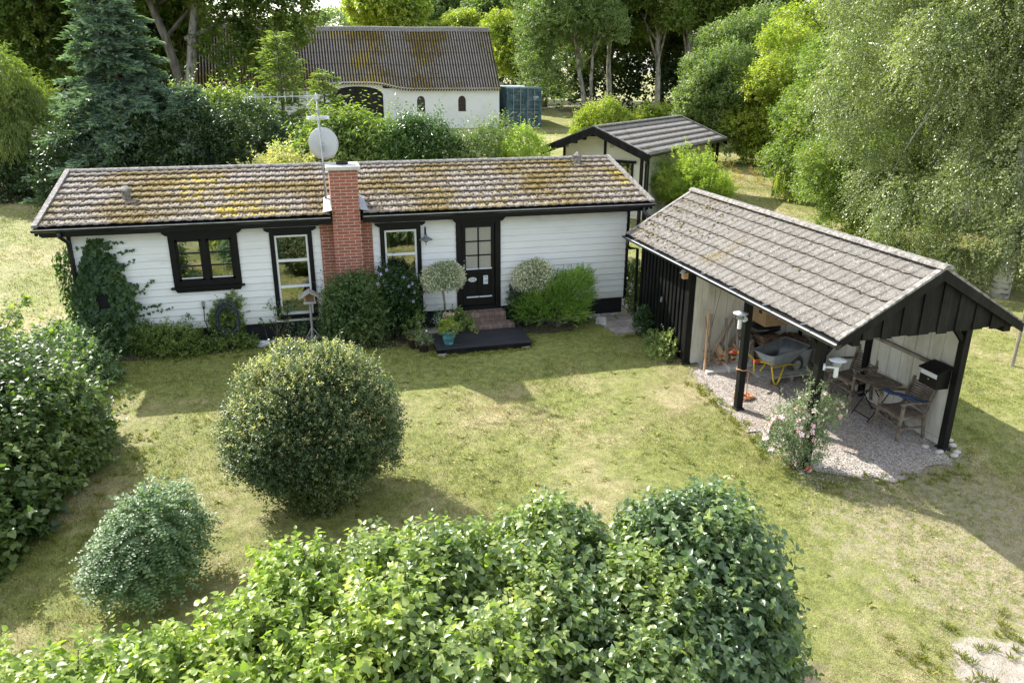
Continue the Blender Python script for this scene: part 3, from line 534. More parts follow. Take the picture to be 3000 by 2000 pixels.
# ================================================================ house
def house():
    H = thing('summer_house', 'long low white clapboard summer house with mossy tiled roof and red brick chimney', 'house', (0, 0, 0))
    L = 11.851; zb = .412; zt = 2.503
    MB().box(.05, L - .03, .05, 4.75, -.2, zb + .03).build('plinth', MATS['plinth_black'], H)
    holes = [(1.93, 3.01, 1.45, 2.32), (3.86, 4.55, .56, 2.37), (6.155, 6.86, .56, 2.37), (7.75, 8.74, 0, 3), (4.83, 5.88, 0, 3)]
    mb = MB(); n = 14; bh = (zt - zb) / n
    for i in range(n):
        z0 = zb + i * bh; z1 = z0 + bh; zc = (z0 + z1) / 2; xs = [(0, L)]
        for hx0, hx1, hz0, hz1 in holes:
            if hz0 < zc < hz1:
                nx = []
                for a, b in xs:
                    if hx1 <= a or hx0 >= b: nx.append((a, b)); continue
                    if a < hx0: nx.append((a, hx0))
                    if hx1 < b: nx.append((hx1, b))
                xs = nx
        for a, b in xs:
            vs = []
            for x in (a, b): vs += [(x, -.004, z1 + .004), (x, -.026, z0 + .006), (x, -.022, z0), (x, .03, z0), (x, .03, z1 + .004)]
            mb.add(vs, [(0, 5, 6, 1), (1, 6, 7, 2), (2, 7, 8, 3), (3, 8, 9, 4), (4, 9, 5, 0), (0, 1, 2, 3, 4), (9, 8, 7, 6, 5)])
    # other walls
    for i in range(n):
        z0 = zb + i * bh; z1 = z0 + bh
        for x, s in ((0, -1), (L, 1)):
            vs = []
            for y in (.03, 4.8): vs += [(x + s * .004, y, z1 + .004), (x + s * .026, y, z0), (x - s * .03, y, z0), (x - s * .03, y, z1 + .004)]
            mb.add(vs, [(0, 1, 5, 4), (1, 2, 6, 5), (2, 3, 7, 6), (3, 0, 4, 7), (0, 3, 2, 1), (4, 5, 6, 7)])
    mb.box(0, L, 4.8, 4.86, zb, zt)
    for x in (0, L - .05): mb.add([(x, .03, zt), (x, 4.8, zt), (x, 2.4, 3.30), (x + .05, .03, zt), (x + .05, 4.8, zt), (x + .05, 2.4, 3.30)], [(0, 1, 2), (5, 4, 3), (0, 3, 4, 1), (1, 4, 5, 2), (2, 5, 3, 0)])
    mb.build('wall', MATS['white_board'], H)
    MB().box(.1, L - .1, .2, 4.7, zb + .04, zb + .08).build('floor', MATS['interior_floor'], H)
    MB().box(.1, L - .1, 4.55, 4.6, zb + .1, 2.45).box(.1, L - .1, .1, 4.55, 2.5, 2.53).box(3.3, 3.36, .3, 4.5, .5, 2.45).box(7.4, 7.46, .3, 4.5, .5, 2.45).build('inner_wall', MATS['interior'], H)
    MB().box(-.035, .035, -.04, .05, zb - .02, zt).build('corner_board', MATS['black_board'], H); MB().box(L - .03, L + .035, -.04, .05, zb - .04, zt).build('corner_board', MATS['black_board'], H)
    # roof
    O = (-.40, 2.40, 3.455); dy, dz = -2.87, -.705; sl = math.hypot(dy, dz); U = (1, 0, 0); Dn = (0, dy, dz)
    V, F = roof_mesh(O, U, 12.57, Dn, sl - .02, 9, .21, .022, .036)
    gap = ~((V[F[:, 0], 0] > 5.02) & (V[F[:, 0], 0] < 5.71) & (V[F[:, 0], 1] < .36)); F = F[gap]
    V2, F2 = roof_mesh(O, U, 12.57, (0, 2.87, -.705), sl - .02, 9, .21, .019, .036, seed=4)
    V, F = merge([(V, F), (V2, F2)])
    rf = link('roof', fast('roof', V, F), MATS['house_tiles'], H)
    link('moss', moss_lumps(O, U, 12.57, Dn, sl - .02, 9, 17000, fn=lambda a, b: .15 + .55 * b + .3 * (a > .5)), MATS['moss'], rf, local=False)
    r = MB(); ridge_cap(r, (-.42, 2.40, 3.48), (12.2, 2.40, 3.48), .105, 30); r.build('ridge_cap', MATS['verge'], rf)
    d = MB()
    for s in (-1, 1):   # deck under the tiles
        a = [(-.38, 2.4, 3.43), (-.38, 2.4 + s * 2.85, 2.735), (-.38, 2.4 + s * 2.85, 2.66), (-.38, 2.4, 3.36)]
        d.prism(a, (-.38, 0, 0), (5.06 if s < 0 else 12.15, 0, 0))
        if s < 0: d.prism([(5.68, p[1], p[2]) for p in a], (5.68, 0, 0), (12.15, 0, 0)); d.prism([(5.0, 2.4, 3.43), (5.0, .38, 2.94), (5.0, .38, 2.87), (5.0, 2.4, 3.36)], (5.0, 0, 0), (5.75, 0, 0))
    d.build('roof_deck', MATS['black_board'], H)
    for s in (-1, 1):
        for x in (-.47, 12.17):
            v = MB(); v.prism([(x, 2.4, 3.53), (x, 2.4 + s * 2.9, 2.815), (x, 2.4 + s * 2.9, 2.76), (x, 2.4, 3.46)], (x, 0, 0), (x + .10, 0, 0)); v.build('verge_strip', MATS['verge'], rf)
            v = MB(); v.prism([(x + .02, 2.4, 3.46), (x + .02, 2.4 + s * 2.86, 2.755), (x + .02, 2.4 + s * 2.86, 2.60), (x + .02, 2.4, 3.30)], (x, 0, 0), (x + .05, 0, 0)); v.build('bargeboard', MATS['black_paint'], H)
    for s in (-1,): MB().box(-.38, 5.06, -.44, -.41, 2.58, 2.72).box(5.69, 12.15, -.44, -.41, 2.58, 2.72).build('fascia', MATS['black_paint'], H)
    MB().box(-.36, 4.8, -.40, .0, 2.555, 2.575).box(5.9, 12.1, -.40, .0, 2.555, 2.575).box(-.36, 12.1, 0.02, 4.9, 2.56, 2.575).build('soffit', MATS['black_board'], H)
    # gutters: half round
    for a, b in ((-.47, 5.04), (5.70, 12.26)):
        g = MB(); vs = []; m_ = 9
        for x in (a, b):
            for rr in (.065, .055):
                for t in range(m_): an = math.pi + math.pi * t / (m_ - 1); vs.append((x, -.525 + rr * math.cos(an), 2.735 + rr * math.sin(an)))
        q = 2 * m_
        for t in range(m_ - 1): g.f += [(t, t + 1, q + t + 1, q + t), (m_ + t, q + m_ + t, q + m_ + t + 1, m_ + t + 1)]
        g.f += [(0, q, q + m_, m_), (m_ - 1, 2 * m_ - 1, q + 2 * m_ - 1, q + m_ - 1), tuple(range(m_)), tuple(range(q, q + m_))]
        g.v = vs; gu = g.build('gutter', MATS['gutter_black'], H)
        MB().box(a, b, -.594, -.588, 2.732, 2.742).build('bead', MATS['zinc'], gu)
    MB().tube([(-.02, -.52, 2.67), (-.02, -.50, 2.58), (.0, -.13, 2.40), (.0, -.10, 2.2), (.0, -.10, .1)], .038, 10).build('downpipe', MATS['gutter_black'], H, smooth=True)
    MB().tube([(12.0, -.52, 2.68), (12.0, -.54, 2.56), (12.18, -.98, 2.30)], .04, 10).build('downpipe', MATS['gutter_black'], H, smooth=True)
    # vents on the roof
    for x, y, z, hh in ((1.0, .78, 3.04, .20), (11.27, 2.05, 3.35, .20)):
        v = MB(); v.lathe([(.09, -.05), (.085, hh)] if x < 5 else [(.1, -.05), (.1, hh)], (x, y, z), 12 if x < 5 else 4); vo = v.build('roof_vent', MATS['verge'], rf)
        q = MB(); q.lathe([(.135, hh), (.13, hh + .035), (.05, hh + .085), (0, hh + .09)] if x < 5 else [(.13, hh), (.13, hh + .02), (0, hh + .12)], (x, y, z), 14 if x < 5 else 4); q.build('roof_vent_cap', MATS['verge'], rf)
    # chimney
    ch = MB(); ch.box(5.08, 5.652, -.36, .34, -.1, 3.66); ch.box(4.81, 5.08, -.05, .3, -.1, 2.56); ch.box(5.652, 5.905, -.05, .3, -.1, 2.56); ch = ch.build('chimney', MATS['brick'], H)
    MB().box(5.02, 5.712, -.42, .40, 3.66, 3.735).build('chimney_cap', MATS['cap_stone'], ch, bevel=.008)
    MB().lathe([(.10, 0), (.12, .0), (.125, .05), (.095, .05), (.09, .0)], (5.37, 0.02, 3.737), 20).build('chimney_pot', MATS['plinth_black'], ch)
    for z in (3.05, 3.60):
        for x in (5.075, 5.657): MB().box(x - .012, x + .012, -.375, -.30, z - .035, z + .035).build('clamp', MATS['galv'], ch)
    
    for q in ([(4.90, -.44, 2.825), (5.075, -.44, 2.86), (5.075, .32, 3.06), (4.95, .32, 3.02)], [(5.66, -.44, 2.86), (5.82, -.44, 2.825), (5.78, .32, 3.02), (5.66, .32, 3.06)]): MB().prism(q, (0, 0, 0), (0, 0, .004)).build('flashing', MATS['galv'], ch)
    # kitchen window
    def trim(x0, x1, z0, z1, wd=.1, y=-.05, parent=None, name='frame', m='black_paint'):
        return MB().box(x0, x0 + wd, y, .05, z0, z1).box(x1 - wd, x1, y, .05, z0, z1).box(x0 + wd, x1 - wd, y, .05, z1 - wd, z1).box(x0 + wd, x1 - wd, y, .05, z0, z0 + wd).build(name, MATS[m], parent, bevel=.004)
    def crown(x0, x1, z, parent, h=.085):
        MB().prism([(x0 - .10, -.09, z + h), (x1 + .10, -.09, z + h), (x1 + .10, -.09, z + h - .03), (x1 + .03, -.09, z), (x0 - .03, -.09, z), (x0 - .10, -.09, z + h - .03)], (0, -.09, 0), (0, 0.0, 0)).build('crown', MATS['black_paint'], parent)
    k = trim(1.80, 3.135, 1.335, 2.44, .12, -.055, H, 'kitchen_window'); crown(1.80, 3.135, 2.42, k)
    MB().box(2.42, 2.52, -.045, .04, 1.455, 2.32).build('mullion', MATS['black_paint'], k)
    for a, b in ((1.92, 2.42), (2.52, 3.015)):
        s = MB().box(a, a + .045, -.03, .03, 1.455, 2.32).box(b - .045, b, -.03, .03, 1.455, 2.32).box(a, b, -.03, .03, 2.275, 2.32).box(a, b, -.03, .03, 1.455, 1.50)
        for z in (1.76, 2.03): s.box(a + .04, b - .04, -.025, .02, z - .012, z + .012)
        s.build('sash', MATS['black_paint'], k); MB().box(a + .04, b - .04, .0, .006, 1.49, 2.29).build('pane', MATS['window_glass'], k)
        MB().box(a + .045, b - .045, -.034, .0, 1.499, 1.512).build('rail', MATS['white_paint'], k)
    MB().box(1.74, 3.19, -.12, .0, 1.30, 1.337).prism([(1.80, -.07, 1.30), (3.14, -.07, 1.30), (3.09, -.07, 1.22), (1.85, -.07, 1.22)], (0, -.07, 0), (0, -.0, 0)).build('sill', MATS['black_paint'], k)
    for x0, x1 in ((3.77, 4.637), (6.064, 6.952)):
        k = trim(x0, x1, .477, 2.41, .095, -.055, H, 'tall_window'); crown(x0, x1, 2.40, k, .075)
        a, b, z0, z1 = x0 + .09, x1 - .09, .57, 2.318; s = MB().box(a, a + .045, -.03, .03, z0, z1).box(b - .045, b, -.03, .03, z0, z1).box(a + .045, b - .045, -.03, .03, z1 - .045, z1).box(a + .045, b - .045, -.035, .03, z0, z0 + .05)
        for z in (1.20, 1.77): s.box(a + .045, b - .045, -.035, .03, z - .025, z + .025)
        s.build('sash', MATS['white_paint'], k)
        for z, zz in ((z0 + .05, 1.175), (1.225, 1.745), (1.795, z1 - .045)): MB().box(a + .045, b - .045, .0, .006, z, zz).build('pane', MATS['window_glass'], k)
    # door
    D = MB().box(7.735, 7.86, -.06, .06, zb, 2.45).box(8.63, 8.755, -.06, .06, zb, 2.45).box(7.86, 8.63, -.06, .06, 2.36, 2.45).box(7.80, 8.69, -.09, .05, zb - .02, .47)
    D = D.build('front_door', MATS['black_paint'], H, bevel=.004)
    MB().prism([(7.63, -.14, 2.565), (8.86, -.14, 2.565), (8.86, -.14, 2.52), (8.78, -.14, 2.43), (7.71, -.14, 2.43), (7.63, -.14, 2.52)], (0, -.14, 0), (0, 0, 0)).build('crown', MATS['black_paint'], D)
    lf = MB().box(7.87, 7.955, -.02, .03, .475, 2.355).box(8.54, 8.62, -.02, .03, .475, 2.355).box(7.955, 8.54, -.02, .03, 2.28, 2.355).box(7.955, 8.54, -.02, .03, 1.235, 1.34).box(7.955, 8.54, -.02, .03, .475, .66).box(8.225, 8.268, -.02, .03, .66, 1.235)
    lf.box(7.955, 8.225, .0, .02, .66, 1.235).box(8.268, 8.54, .0, .02, .66, 1.235)
    for a, b in ((8.0, 8.19), (8.30, 8.50)): lf.box(a, b, -.012, .01, .73, 1.17)
    lf.box(8.232, 8.262, -.018, .02, 1.34, 2.28)
    for z in (1.645, 1.965): lf.box(7.955, 8.54, -.018, .02, z - .013, z + .013)
    lf.build('door_leaf', MATS['black_paint'], D, bevel=.003)
    MB().box(7.95, 8.545, .004, .012, 1.335, 2.285).build('pane', MATS['frosted_glass'], D)
    for z in (1.325, .665):
        for a, b in ((7.955, 8.235), (8.255, 8.55)): MB().box(a, b, -.048, -.02, z, z + .028).build('weather_bar', MATS['lamp_white'], D)
    MB().lathe([(.012, 0), (.012, .03)], (7.91, -.035, 1.52), 10).build('lock', MATS['galv'], D); MB().tube([(7.912, -.02, 1.42), (7.912, -.06, 1.42), (7.99, -.062, 1.42)], .009, 8).box(7.895, 7.93, -.024, -.018, 1.37, 1.46).build('handle', MATS['galv'], D)
    ov = MB(); ov.add([(8.10 + .098 * math.cos(t / 24 * 2 * math.pi), -.0205, 1.085 + .052 * math.sin(t / 24 * 2 * math.pi)) for t in range(24)] + [(8.10 + .098 * math.cos(t / 24 * 2 * math.pi), -.012, 1.085 + .052 * math.sin(t / 24 * 2 * math.pi)) for t in range(24)],
        [tuple(range(24)), tuple(range(24, 48))[::-1]] + [(t, 24 + t, 24 + (t + 1) % 24, (t + 1) % 24) for t in range(24)]); ov.build('name_plate', MATS['white_china'], D)
    tx = MB(); rr = random.Random(4)
    for z, x0, x1 in ((1.098, 8.04, 8.165), (1.068, 8.035, 8.17)):
        x = x0
        while x < x1: wd = rr.uniform(.006, .013); tx.box(x, x + wd, -.0225, -.0207, z - .006, z + .007); x += wd + rr.choice([.004, .004, .010])
    tx.build('lettering', MATS['ink'], D)
    MB().box(8.355, 8.46, -.0205, -.012, .965, 1.165).build('sticker', MATS['white_china'], D)
    MB().box(8.365, 8.45, -.0225, -.0207, .985, 1.06).build('sticker_picture', MATS['pale_blue'], D); MB().box(8.37, 8.445, -.0225, -.0207, 1.12, 1.135).build('sticker_title', MATS['blue_ink'], D)
    MB().box(8.41, 8.445, -.0245, -.0228, 1.035, 1.065).build('sticker_print', MATS['blue_ink'], D)
    MB().box(7.965, 7.99, .001, .003, 1.60, 1.645).build('note', MATS['white_china'], D)
    # dark hatch behind the ivy
    MB().box(.30, .60, -.05, .0, .98, 1.42).build('hatch', MATS['plinth_black'], H)
    return H
house()
# brick steps, deck, edging
s = MB(); s.box(7.84, 8.80, -.385, -.05, 0, .385); s.box(7.93, 8.93, -.70, -.385, -.02, .19); st = s.build('brick_steps', None, loc=(8.3, -.3, 0), bevel=.01)
def steps_mat():
    m = bpy.data.materials.new('step_brick'); m.use_nodes = True; t = m.node_tree; n = t.nodes; L = t.links; b = n['Principled BSDF']; b.inputs['Roughness'].default_value = .85
    c = n.new('ShaderNodeTexCoord'); br = n.new('ShaderNodeTexBrick'); s = n.new('ShaderNodeSeparateXYZ'); k = n.new('ShaderNodeCombineXYZ'); a = n.new('ShaderNodeMath'); a.operation = 'ADD'
    L.new(c.outputs['Object'], s.inputs[0]); L.new(s.outputs[1], a.inputs[0]); L.new(s.outputs[2], a.inputs[1]); L.new(s.outputs[0], k.inputs[0]); L.new(a.outputs[0], k.inputs[1]); L.new(k.outputs[0], br.inputs[0])
    br.offset = 0; br.inputs['Scale'].default_value = 1; br.inputs['Brick Width'].default_value = .115; br.inputs['Row Height'].default_value = .2; br.inputs['Mortar Size'].default_value = .006
    br.inputs['Color1'].default_value = rgb((.17, .115, .09)); br.inputs['Color2'].default_value = rgb((.26, .185, .15)); br.inputs['Mortar'].default_value = rgb((.07, .06, .05))
    ns = n.new('ShaderNodeTexNoise'); ns.inputs['Scale'].default_value = 9; ns.inputs['Detail'].default_value = 7; L.new(c.outputs['Object'], ns.inputs[0])
    mu = n.new('ShaderNodeMix'); mu.data_type = 'RGBA'; mu.blend_type = 'OVERLAY'; mu.inputs[0].default_value = .6; L.new(br.outputs[0], mu.inputs[6]); L.new(ns.outputs[0], mu.inputs[7]); L.new(mu.outputs[2], b.inputs['Base Color'])
    bp = n.new('ShaderNodeBump'); bp.inputs['Strength'].default_value = .5; bp.inputs['Distance'].default_value = .01; L.new(ns.outputs[0], bp.inputs['Height']); L.new(bp.outputs[0], b.inputs['Normal']); return m
st.data.materials.clear(); st.data.materials.append(steps_mat()); tag(st, 'two weathered brick steps up to the black front door', 'steps')
dk = thing('wooden_deck', 'low black stained plank deck on the lawn before the brick steps', 'deck', (8, -1.4, 0))
m_ = MB()
for i in range(7): y0 = -1.90 + i * .147; m_.box(6.93, 8.99, y0, y0 + .141, .135 + .003 * (i % 2), .162 + .003 * (i % 2))
m_.build('planks', MATS['deck_wood'], dk, bevel=.003)
MB().box(6.95, 8.97, -1.885, -1.85, .055, .134).box(6.95, 6.99, -1.85, -.90, .055, .134).box(8.93, 8.97, -1.85, -.9, .055, .134).build('joist', MATS['black_board'], dk)
for x, y in ((7.05, -1.8), (8.85, -1.8), (7.05, -1.0), (8.85, -1.0)): MB().box(x - .09, x + .09, y - .09, y + .09, -.05, .054).build('block', MATS['concrete'], dk)
e_ = MB(); rr = random.Random(2)
for i in range(3): e_.box(6.5 + i * .47, 6.95 + i * .47, -.36 + rr.uniform(-.02, .02), -.20, -.05, .07 + rr.uniform(-.01, .01))
tag(e_.build('edging_stones', MATS['concrete'], loc=(7.1, -.3, 0), bevel=.012), 'grey concrete edging blocks beside the black house base left of the steps', 'edging')
e_ = MB()
for i in range(4): e_.box(9.6 + i * .55, 10.13 + i * .55, -.16, -.06, -.05, .05 + rr.uniform(-.01, .01))
tag(e_.build('edging_stones', MATS['concrete'], loc=(10.6, -.1, 0), bevel=.012), 'grey concrete edging along the house base right of the juniper', 'edging')
e_ = MB(); 
for i, (x, y, a, b) in enumerate(((10.98, -1.0, .56, .46), (11.55, -1.02, .56, .46), (12.12, -1.0, .2, .46), (11.05, -1.50, .5, .46), (11.6, -1.50, .5, .46), (11.55, -.52, .56, .42), (10.98, -.5, .5, .40))): e_.box(x, x + a, y, y + b, -.04, .022 + .004 * (i % 3))
tag(e_.build('patio_slabs', MATS['paving'], bevel=.006), kind='structure')
tag(MB().prism([(10.86, -.72, .02), (11.08, -.86, .02), (11.14, -.78, .02), (11.10, -.74, .16), (10.92, -.62, .16)], (0, 0, 0), (.05, .07, .0)).build('broken_slab', MATS['concrete'], loc=(11, -.75, 0)), 'small broken piece of concrete leaning on the patio slabs', 'stone')

# mast, aerials and dish
M_ = thing('antenna_mast', 'steel mast left of the chimney carrying a long rake aerial and a ring aerial', 'antenna', (5.0, .55, 3.0))
MB().tube([(4.99, .22, 2.98), (4.99, .22, 3.9), (4.96, .26, 5.15)], [.026, .022, .016], 10).build('pole', MATS['mast_steel'], M_, smooth=True)
a = MB(); a.tube([(3.52, .26, 5.06), (5.06, .27, 5.09)], .012, 6)
for i in range(9): x = 3.62 + i * .145; a.tube([(x, .22 - .0, 4.97 + .002 * i), (x + .0, .30, 5.16 + .002 * i)], .006, 5)
a.box(4.92, 4.99, .22, .30, 5.02, 5.12); a.build('rake_aerial', MATS['zinc'], M_)
a = MB()
for z, q in ((4.64, 0), (4.68, .02)): a.tube([(4.96 + .225 * math.cos(t / 20 * 6.2832), .24 + .225 * math.sin(t / 20 * 6.2832), z) for t in range(21)], .008, 5)
a.tube([(4.74, .24, 4.66), (5.18, .24, 4.66)], .007, 5).tube([(4.96, .02, 4.66), (4.96, .46, 4.66)], .007, 5); a.build('ring_aerial', MATS['lamp_white'], M_)
MB().box(4.91, 5.01, .19, .28, 4.76, 4.82).build('clamp_box', MATS['galv'], M_)
MB().tube([(4.9, .25, 5.05), (4.75, .24, 4.9), (4.82, .23, 4.75), (4.94, .22, 4.62), (4.97, .20, 4.2), (5.0, .19, 3.4), (5.03, .0, 3.02), (5.03, -.33, 2.9)], .005, 5).build('cable', MATS['lamp_white'], M_)
D_ = thing('satellite_dish', 'round pale grey satellite dish seen from behind on the roof mast', 'satellite dish', (5.03, .45, 4.1))
d = MB(); nr = 36; prof = []
cx, cy, cz, R = 5.03, .36, 4.115, .305; n_ = Vector((.10, 1, .18)).normalized(); u_ = n_.cross(Vector((0, 0, 1))).normalized(); v_ = u_.cross(n_)
for j in range(6):
    r = R * j / 5; dep = .075 * (r / R) ** 2
    for t in range(nr): an = 2 * math.pi * t / nr; p = Vector((cx, cy, cz)) + u_ * r * math.cos(an) + v_ * r * 1.12 * math.sin(an) + n_ * dep; d.v.append(tuple(p))
for j in range(5):
    for t in range(nr): d.f.append((j * nr + t, j * nr + (t + 1) % nr, (j + 1) * nr + (t + 1) % nr, (j + 1) * nr + t))
rf_ = d.build('reflector', MATS['dish_grey'], D_, smooth=True); sm = rf_.modifiers.new('thickness', 'SOLIDIFY'); sm.thickness = .008
MB().box(4.97, 5.05, .24, .36, 3.98, 4.10).tube([(5.0, .22, 4.03), (5.02, .36, 4.03)], .02, 8).tube([(5.03, .4, 3.80), (5.06, .86, 4.02)], .012, 6).lathe([(.03, 0), (.03, .1)], (5.06, .86, 3.98), 8).build('bracket', MATS['mast_steel'], D_)
# wall lamp by the door
W_ = thing('wall_lamp', 'grey enamel barn lamp on a curved arm between the tall window and the front door', 'lamp', (7.05, 0, 2.15))
MB().tube([(7.04, -.01, 2.12), (7.04, -.05, 2.16), (7.04, -.06, 2.32), (7.04, -.12, 2.37), (7.04, -.19, 2.33), (7.04, -.20, 2.20)], .011, 8).lathe([(.03, 0), (.03, .015)], (7.04, -.015, 2.10), 10).build('arm', MATS['black_paint'], W_)
MB().lathe([(.148, 0), (.14, .015), (.075, .045), (.035, .075), (.028, .11), (0, .115)], (7.04, -.20, 2.10), 24).build('shade', MATS['galv'], W_, smooth=True)
MB().lathe([(.0, -.06), (.02, -.055), (.055, -.03), (.06, 0)], (7.04, -.20, 2.10), 14).tube([(7.04, -.20, 2.05), (7.04, -.20, 1.97)], .008, 6).build('bulb_glass', MATS['dark_pot'], W_)
# things seen through the windows
for x, h in ((2.76, .28), (2.81, .30)): tag(MB().lathe([(.022, 0), (.022, .015), (.010, .02), (.010, h), (0, h)], (x, .16, 1.50), 10).build('candle', MATS['candle'], loc=(x, .16, 1.5)), 'tall white candle behind the right kitchen window pane', 'candle', 'pair of white candles')
MB_sill = MB().box(1.93, 3.0, .06, .35, 1.46, 1.50); tag(MB_sill.build('kitchen_counter', MATS['interior'], loc=(2.4, .2, 1.46)), 'pale counter just inside the two-part kitchen window', 'counter')
tag(MB().lathe([(.03, 0), (.045, .04), (.03, .09), (.02, .10)], (2.26, .14, 1.50), 12).build('vase', MATS['blue_glass_solid'], loc=(2.26, .14, 1.5)), 'small blue glass vase behind the left kitchen window pane', 'vase')
tag(MB().lathe([(.03, 0), (.035, .05), (.025, .10)], (2.90, .14, 1.50), 12).build('drinking_glass', MATS['blue_glass_solid'], loc=(2.9, .14, 1.5)), 'small blue glass beside the candles in the kitchen window', 'glass')
for x in (4.03, 4.12): tag(MB().lathe([(.035, 0), (.04, .05), (.022, .09), (.036, .14), (.02, .18), (0, .18)], (x, .14, .60), 12).build('figurine', MATS['white_china'], loc=(x, .14, .6)), 'slim white china figure standing low behind the left tall window', 'ornament', 'pair of white china figures')
tag(MB().box(3.82, 4.6, .06, .4, .50, .60).build('window_bench', MATS['interior'], loc=(4.2, .2, .5)), 'low pale bench inside the left tall window', 'bench')
for x in (2.17, 2.78): tag(MB().lathe([(.13, 0), (.12, .03), (.05, .07), (.03, .12), (.005, .14), (.005, .5)], (x, .6, 2.02), 18).build('pendant_lamp', MATS['lamp_white'], loc=(x, .6, 2.3)), 'white pendant lamp shade hanging inside the %s half of the kitchen window' % ('left' if x < 2.5 else 'right'), 'lamp')
# ================================================================ carport with shed
def carport():
    K = thing('carport', 'open fronted black timber carport and shed with weathered tiled gable roof', 'carport', (13, -4.6, -.1))
    x0, x1, xr = 11.45, 14.52, 12.985; ya, yb = -.93, -8.34; ze, zr = 2.135, 3.04
    dx = xr - x0; sl = math.hypot(dx, zr - ze)
    V1, F1 = roof_mesh((xr, ya, zr), (0, -1, 0), ya - yb - .02, (-dx, 0, ze - zr), sl, 6, .225, .024, .036, two=False, seed=8, spp=12)
    V2, F2 = roof_mesh((xr, ya, zr), (0, -1, 0), ya - yb - .02, (dx, 0, ze - zr), sl, 5, .30, .020, .040, two=False, seed=9, spp=12)
    V, F = merge([(V1, F1), (V2, F2)]); rf = link('roof', fast('roof', V, F), MATS['shed_tiles'], K)
    link('moss', moss_lumps((xr, ya, zr), (0, -1, 0), ya - yb, (-dx, 0, ze - zr), sl, 5, 9000, seed=6, rmax=.03, fn=lambda a, b: .8 * np.exp(-(a / .25) ** 2) + .012), MATS['moss'], rf)
    r = MB(); ridge_cap(r, (xr, ya + .02, zr + .045), (xr, yb, zr + .045), .10, 18); r.build('ridge_cap', MATS['verge'], rf)
    d = MB()
    for s in (-1, 1): d.prism([(xr, ya - .02, zr - .02), (xr + s * dx * .98, ya - .02, ze - .01), (xr + s * dx * .98, ya - .02, ze - .05), (xr, ya - .02, zr - .06)], (0, ya, 0), (0, yb + .04, 0))
    d.build('roof_deck', MATS['tar_wood'], K)
    for s in (-1, 1):
        for y in (ya + .03, yb + .01):
            MB().prism([(xr, y, zr + .055), (xr + s * dx * 1.01, y, ze + .045), (xr + s * dx * 1.01, y, ze + .015), (xr, y, zr + .01)], (0, 0, 0), (0, .09 if y < -5 else -.09, 0)).build('verge_strip', MATS['verge'], rf)
            MB().prism([(xr, y, zr + .01), (xr + s * dx * 1.02, y, ze + .012), (xr + s * dx * 1.02, y, ze - .115), (xr, y, zr - .15)], (0, 0, 0), (0, .03 if y < -5 else -.03, 0)).build('bargeboard', MATS['black_board'], K)
    # gable boarding: overlapping vertical boards
    g = MB(); n = 17; w_ = 2.62 / n
    for i in range(n):
        a = 11.70 + i * w_; b = a + w_ * 1.12; y = yb + .10 - (.022 if i % 2 else 0); top = lambda x: zr - .10 - abs(x - xr) * .592
        zz = 2.09 + .012 * ((i * 7) % 3); xs = [a] + ([xr] if a < xr < b else []) + [b]
        if min(top(a), top(b)) < zz + .01: continue
        g.prism([(a, y, zz), (b, y, zz)] + [(x, y, top(x)) for x in reversed(xs)], (0, 0, 0), (0, .02, 0))
    for sgn, xx in ((1, 11.52), (-1, 14.30)): g.prism([(xx, yb + .09, 2.09), (xx + .19, yb + .09, 2.09), (xx + (.19 if sgn > 0 else 0), yb + .09, 2.185)], (0, 0, 0), (0, .02, 0))
    g.build('gable_boards', MATS['black_board'], K)
    for nm, (x, y) in {'a': (11.82, -3.36), 'b': (11.82, -5.46), 'c': (11.82, -7.5), 'd': (14.40, -7.52), 'e': (14.43, -5.46), 'f': (14.40, -3.4)}.items():
        MB().box(x - .06, x + .06, y - .06, y + .06, g1(x, y) - .02, 2.07).build('post', MATS['black_board'], K, bevel=.006)
        MB().box(x - .085, x + .085, y - .085, y + .085, g1(x, y) - .1, g1(x, y) + .045).build('footing', MATS['plinth_black'], K)
    MB().box(11.76, 11.88, -8.2, -.95, 2.0, 2.10).build('beam', MATS['black_board'], K); MB().box(14.34, 14.46, -8.2, -.95, 2.0, 2.10).build('beam', MATS['black_board'], K)
    for y in (-7.5, -5.46, -3.4): MB().box(11.8, 14.42, y - .04, y + .04, 2.07, 2.16).build('tie_beam', MATS['black_board'], K)
    for a, b in (((11.86, -7.5, 1.62), (12.24, -7.5, 2.06)), ((14.36, -7.52, 1.62), (13.98, -7.52, 2.06)), ((11.82, -7.45, 1.68), (11.82, -7.08, 2.03))): MB().beam(a, b, .07, .07).build('brace', MATS['black_board'], K)
    # shed walls: board and batten
    wl = MB(); y = -.95
    wl.box(11.83, 11.86, -3.32, -.95, -.05, 2.1)
    for i in range(14): yy = -1.0 - i * .168; wl.box(11.795, 11.83, yy - .085, yy, -.02, 2.05)
    wl.box(11.86, 14.4, -.98, -.95, -.05, 2.1)
    for s in (-.95,): wl.prism([(11.6, s, 2.1), (14.4, s, 2.1), (xr, s, zr - .1)], (0, 0, 0), (0, .02, 0))
    wl.build('shed_wall', MATS['black_board'], K)
    MB().box(11.785, 11.792, -2.2, -2.13, .92, 1.02).tube([(11.78, -2.16, .98), (11.765, -2.17, .93), (11.78, -2.18, .90)], .012, 6).build('latch', MATS['galv'], K)
    wh = MB()   # white divider wall towards the carport
    for i in range(18): x = 11.9 + i * .142; wh.box(x, x + .134, -3.44 - .012 * (i % 2), -3.40, -.04, 2.08 + .0)
    wh.prism([(11.9, -3.42, 2.08), (14.4, -3.42, 2.08), (14.4, -3.42, 2.10), (xr, -3.42, zr - .12), (11.9, -3.42, 2.3)], (0, 0, 0), (0, .02, 0))
    wh.build('partition_wall', MATS['shed_white'], K)
    rw = MB()
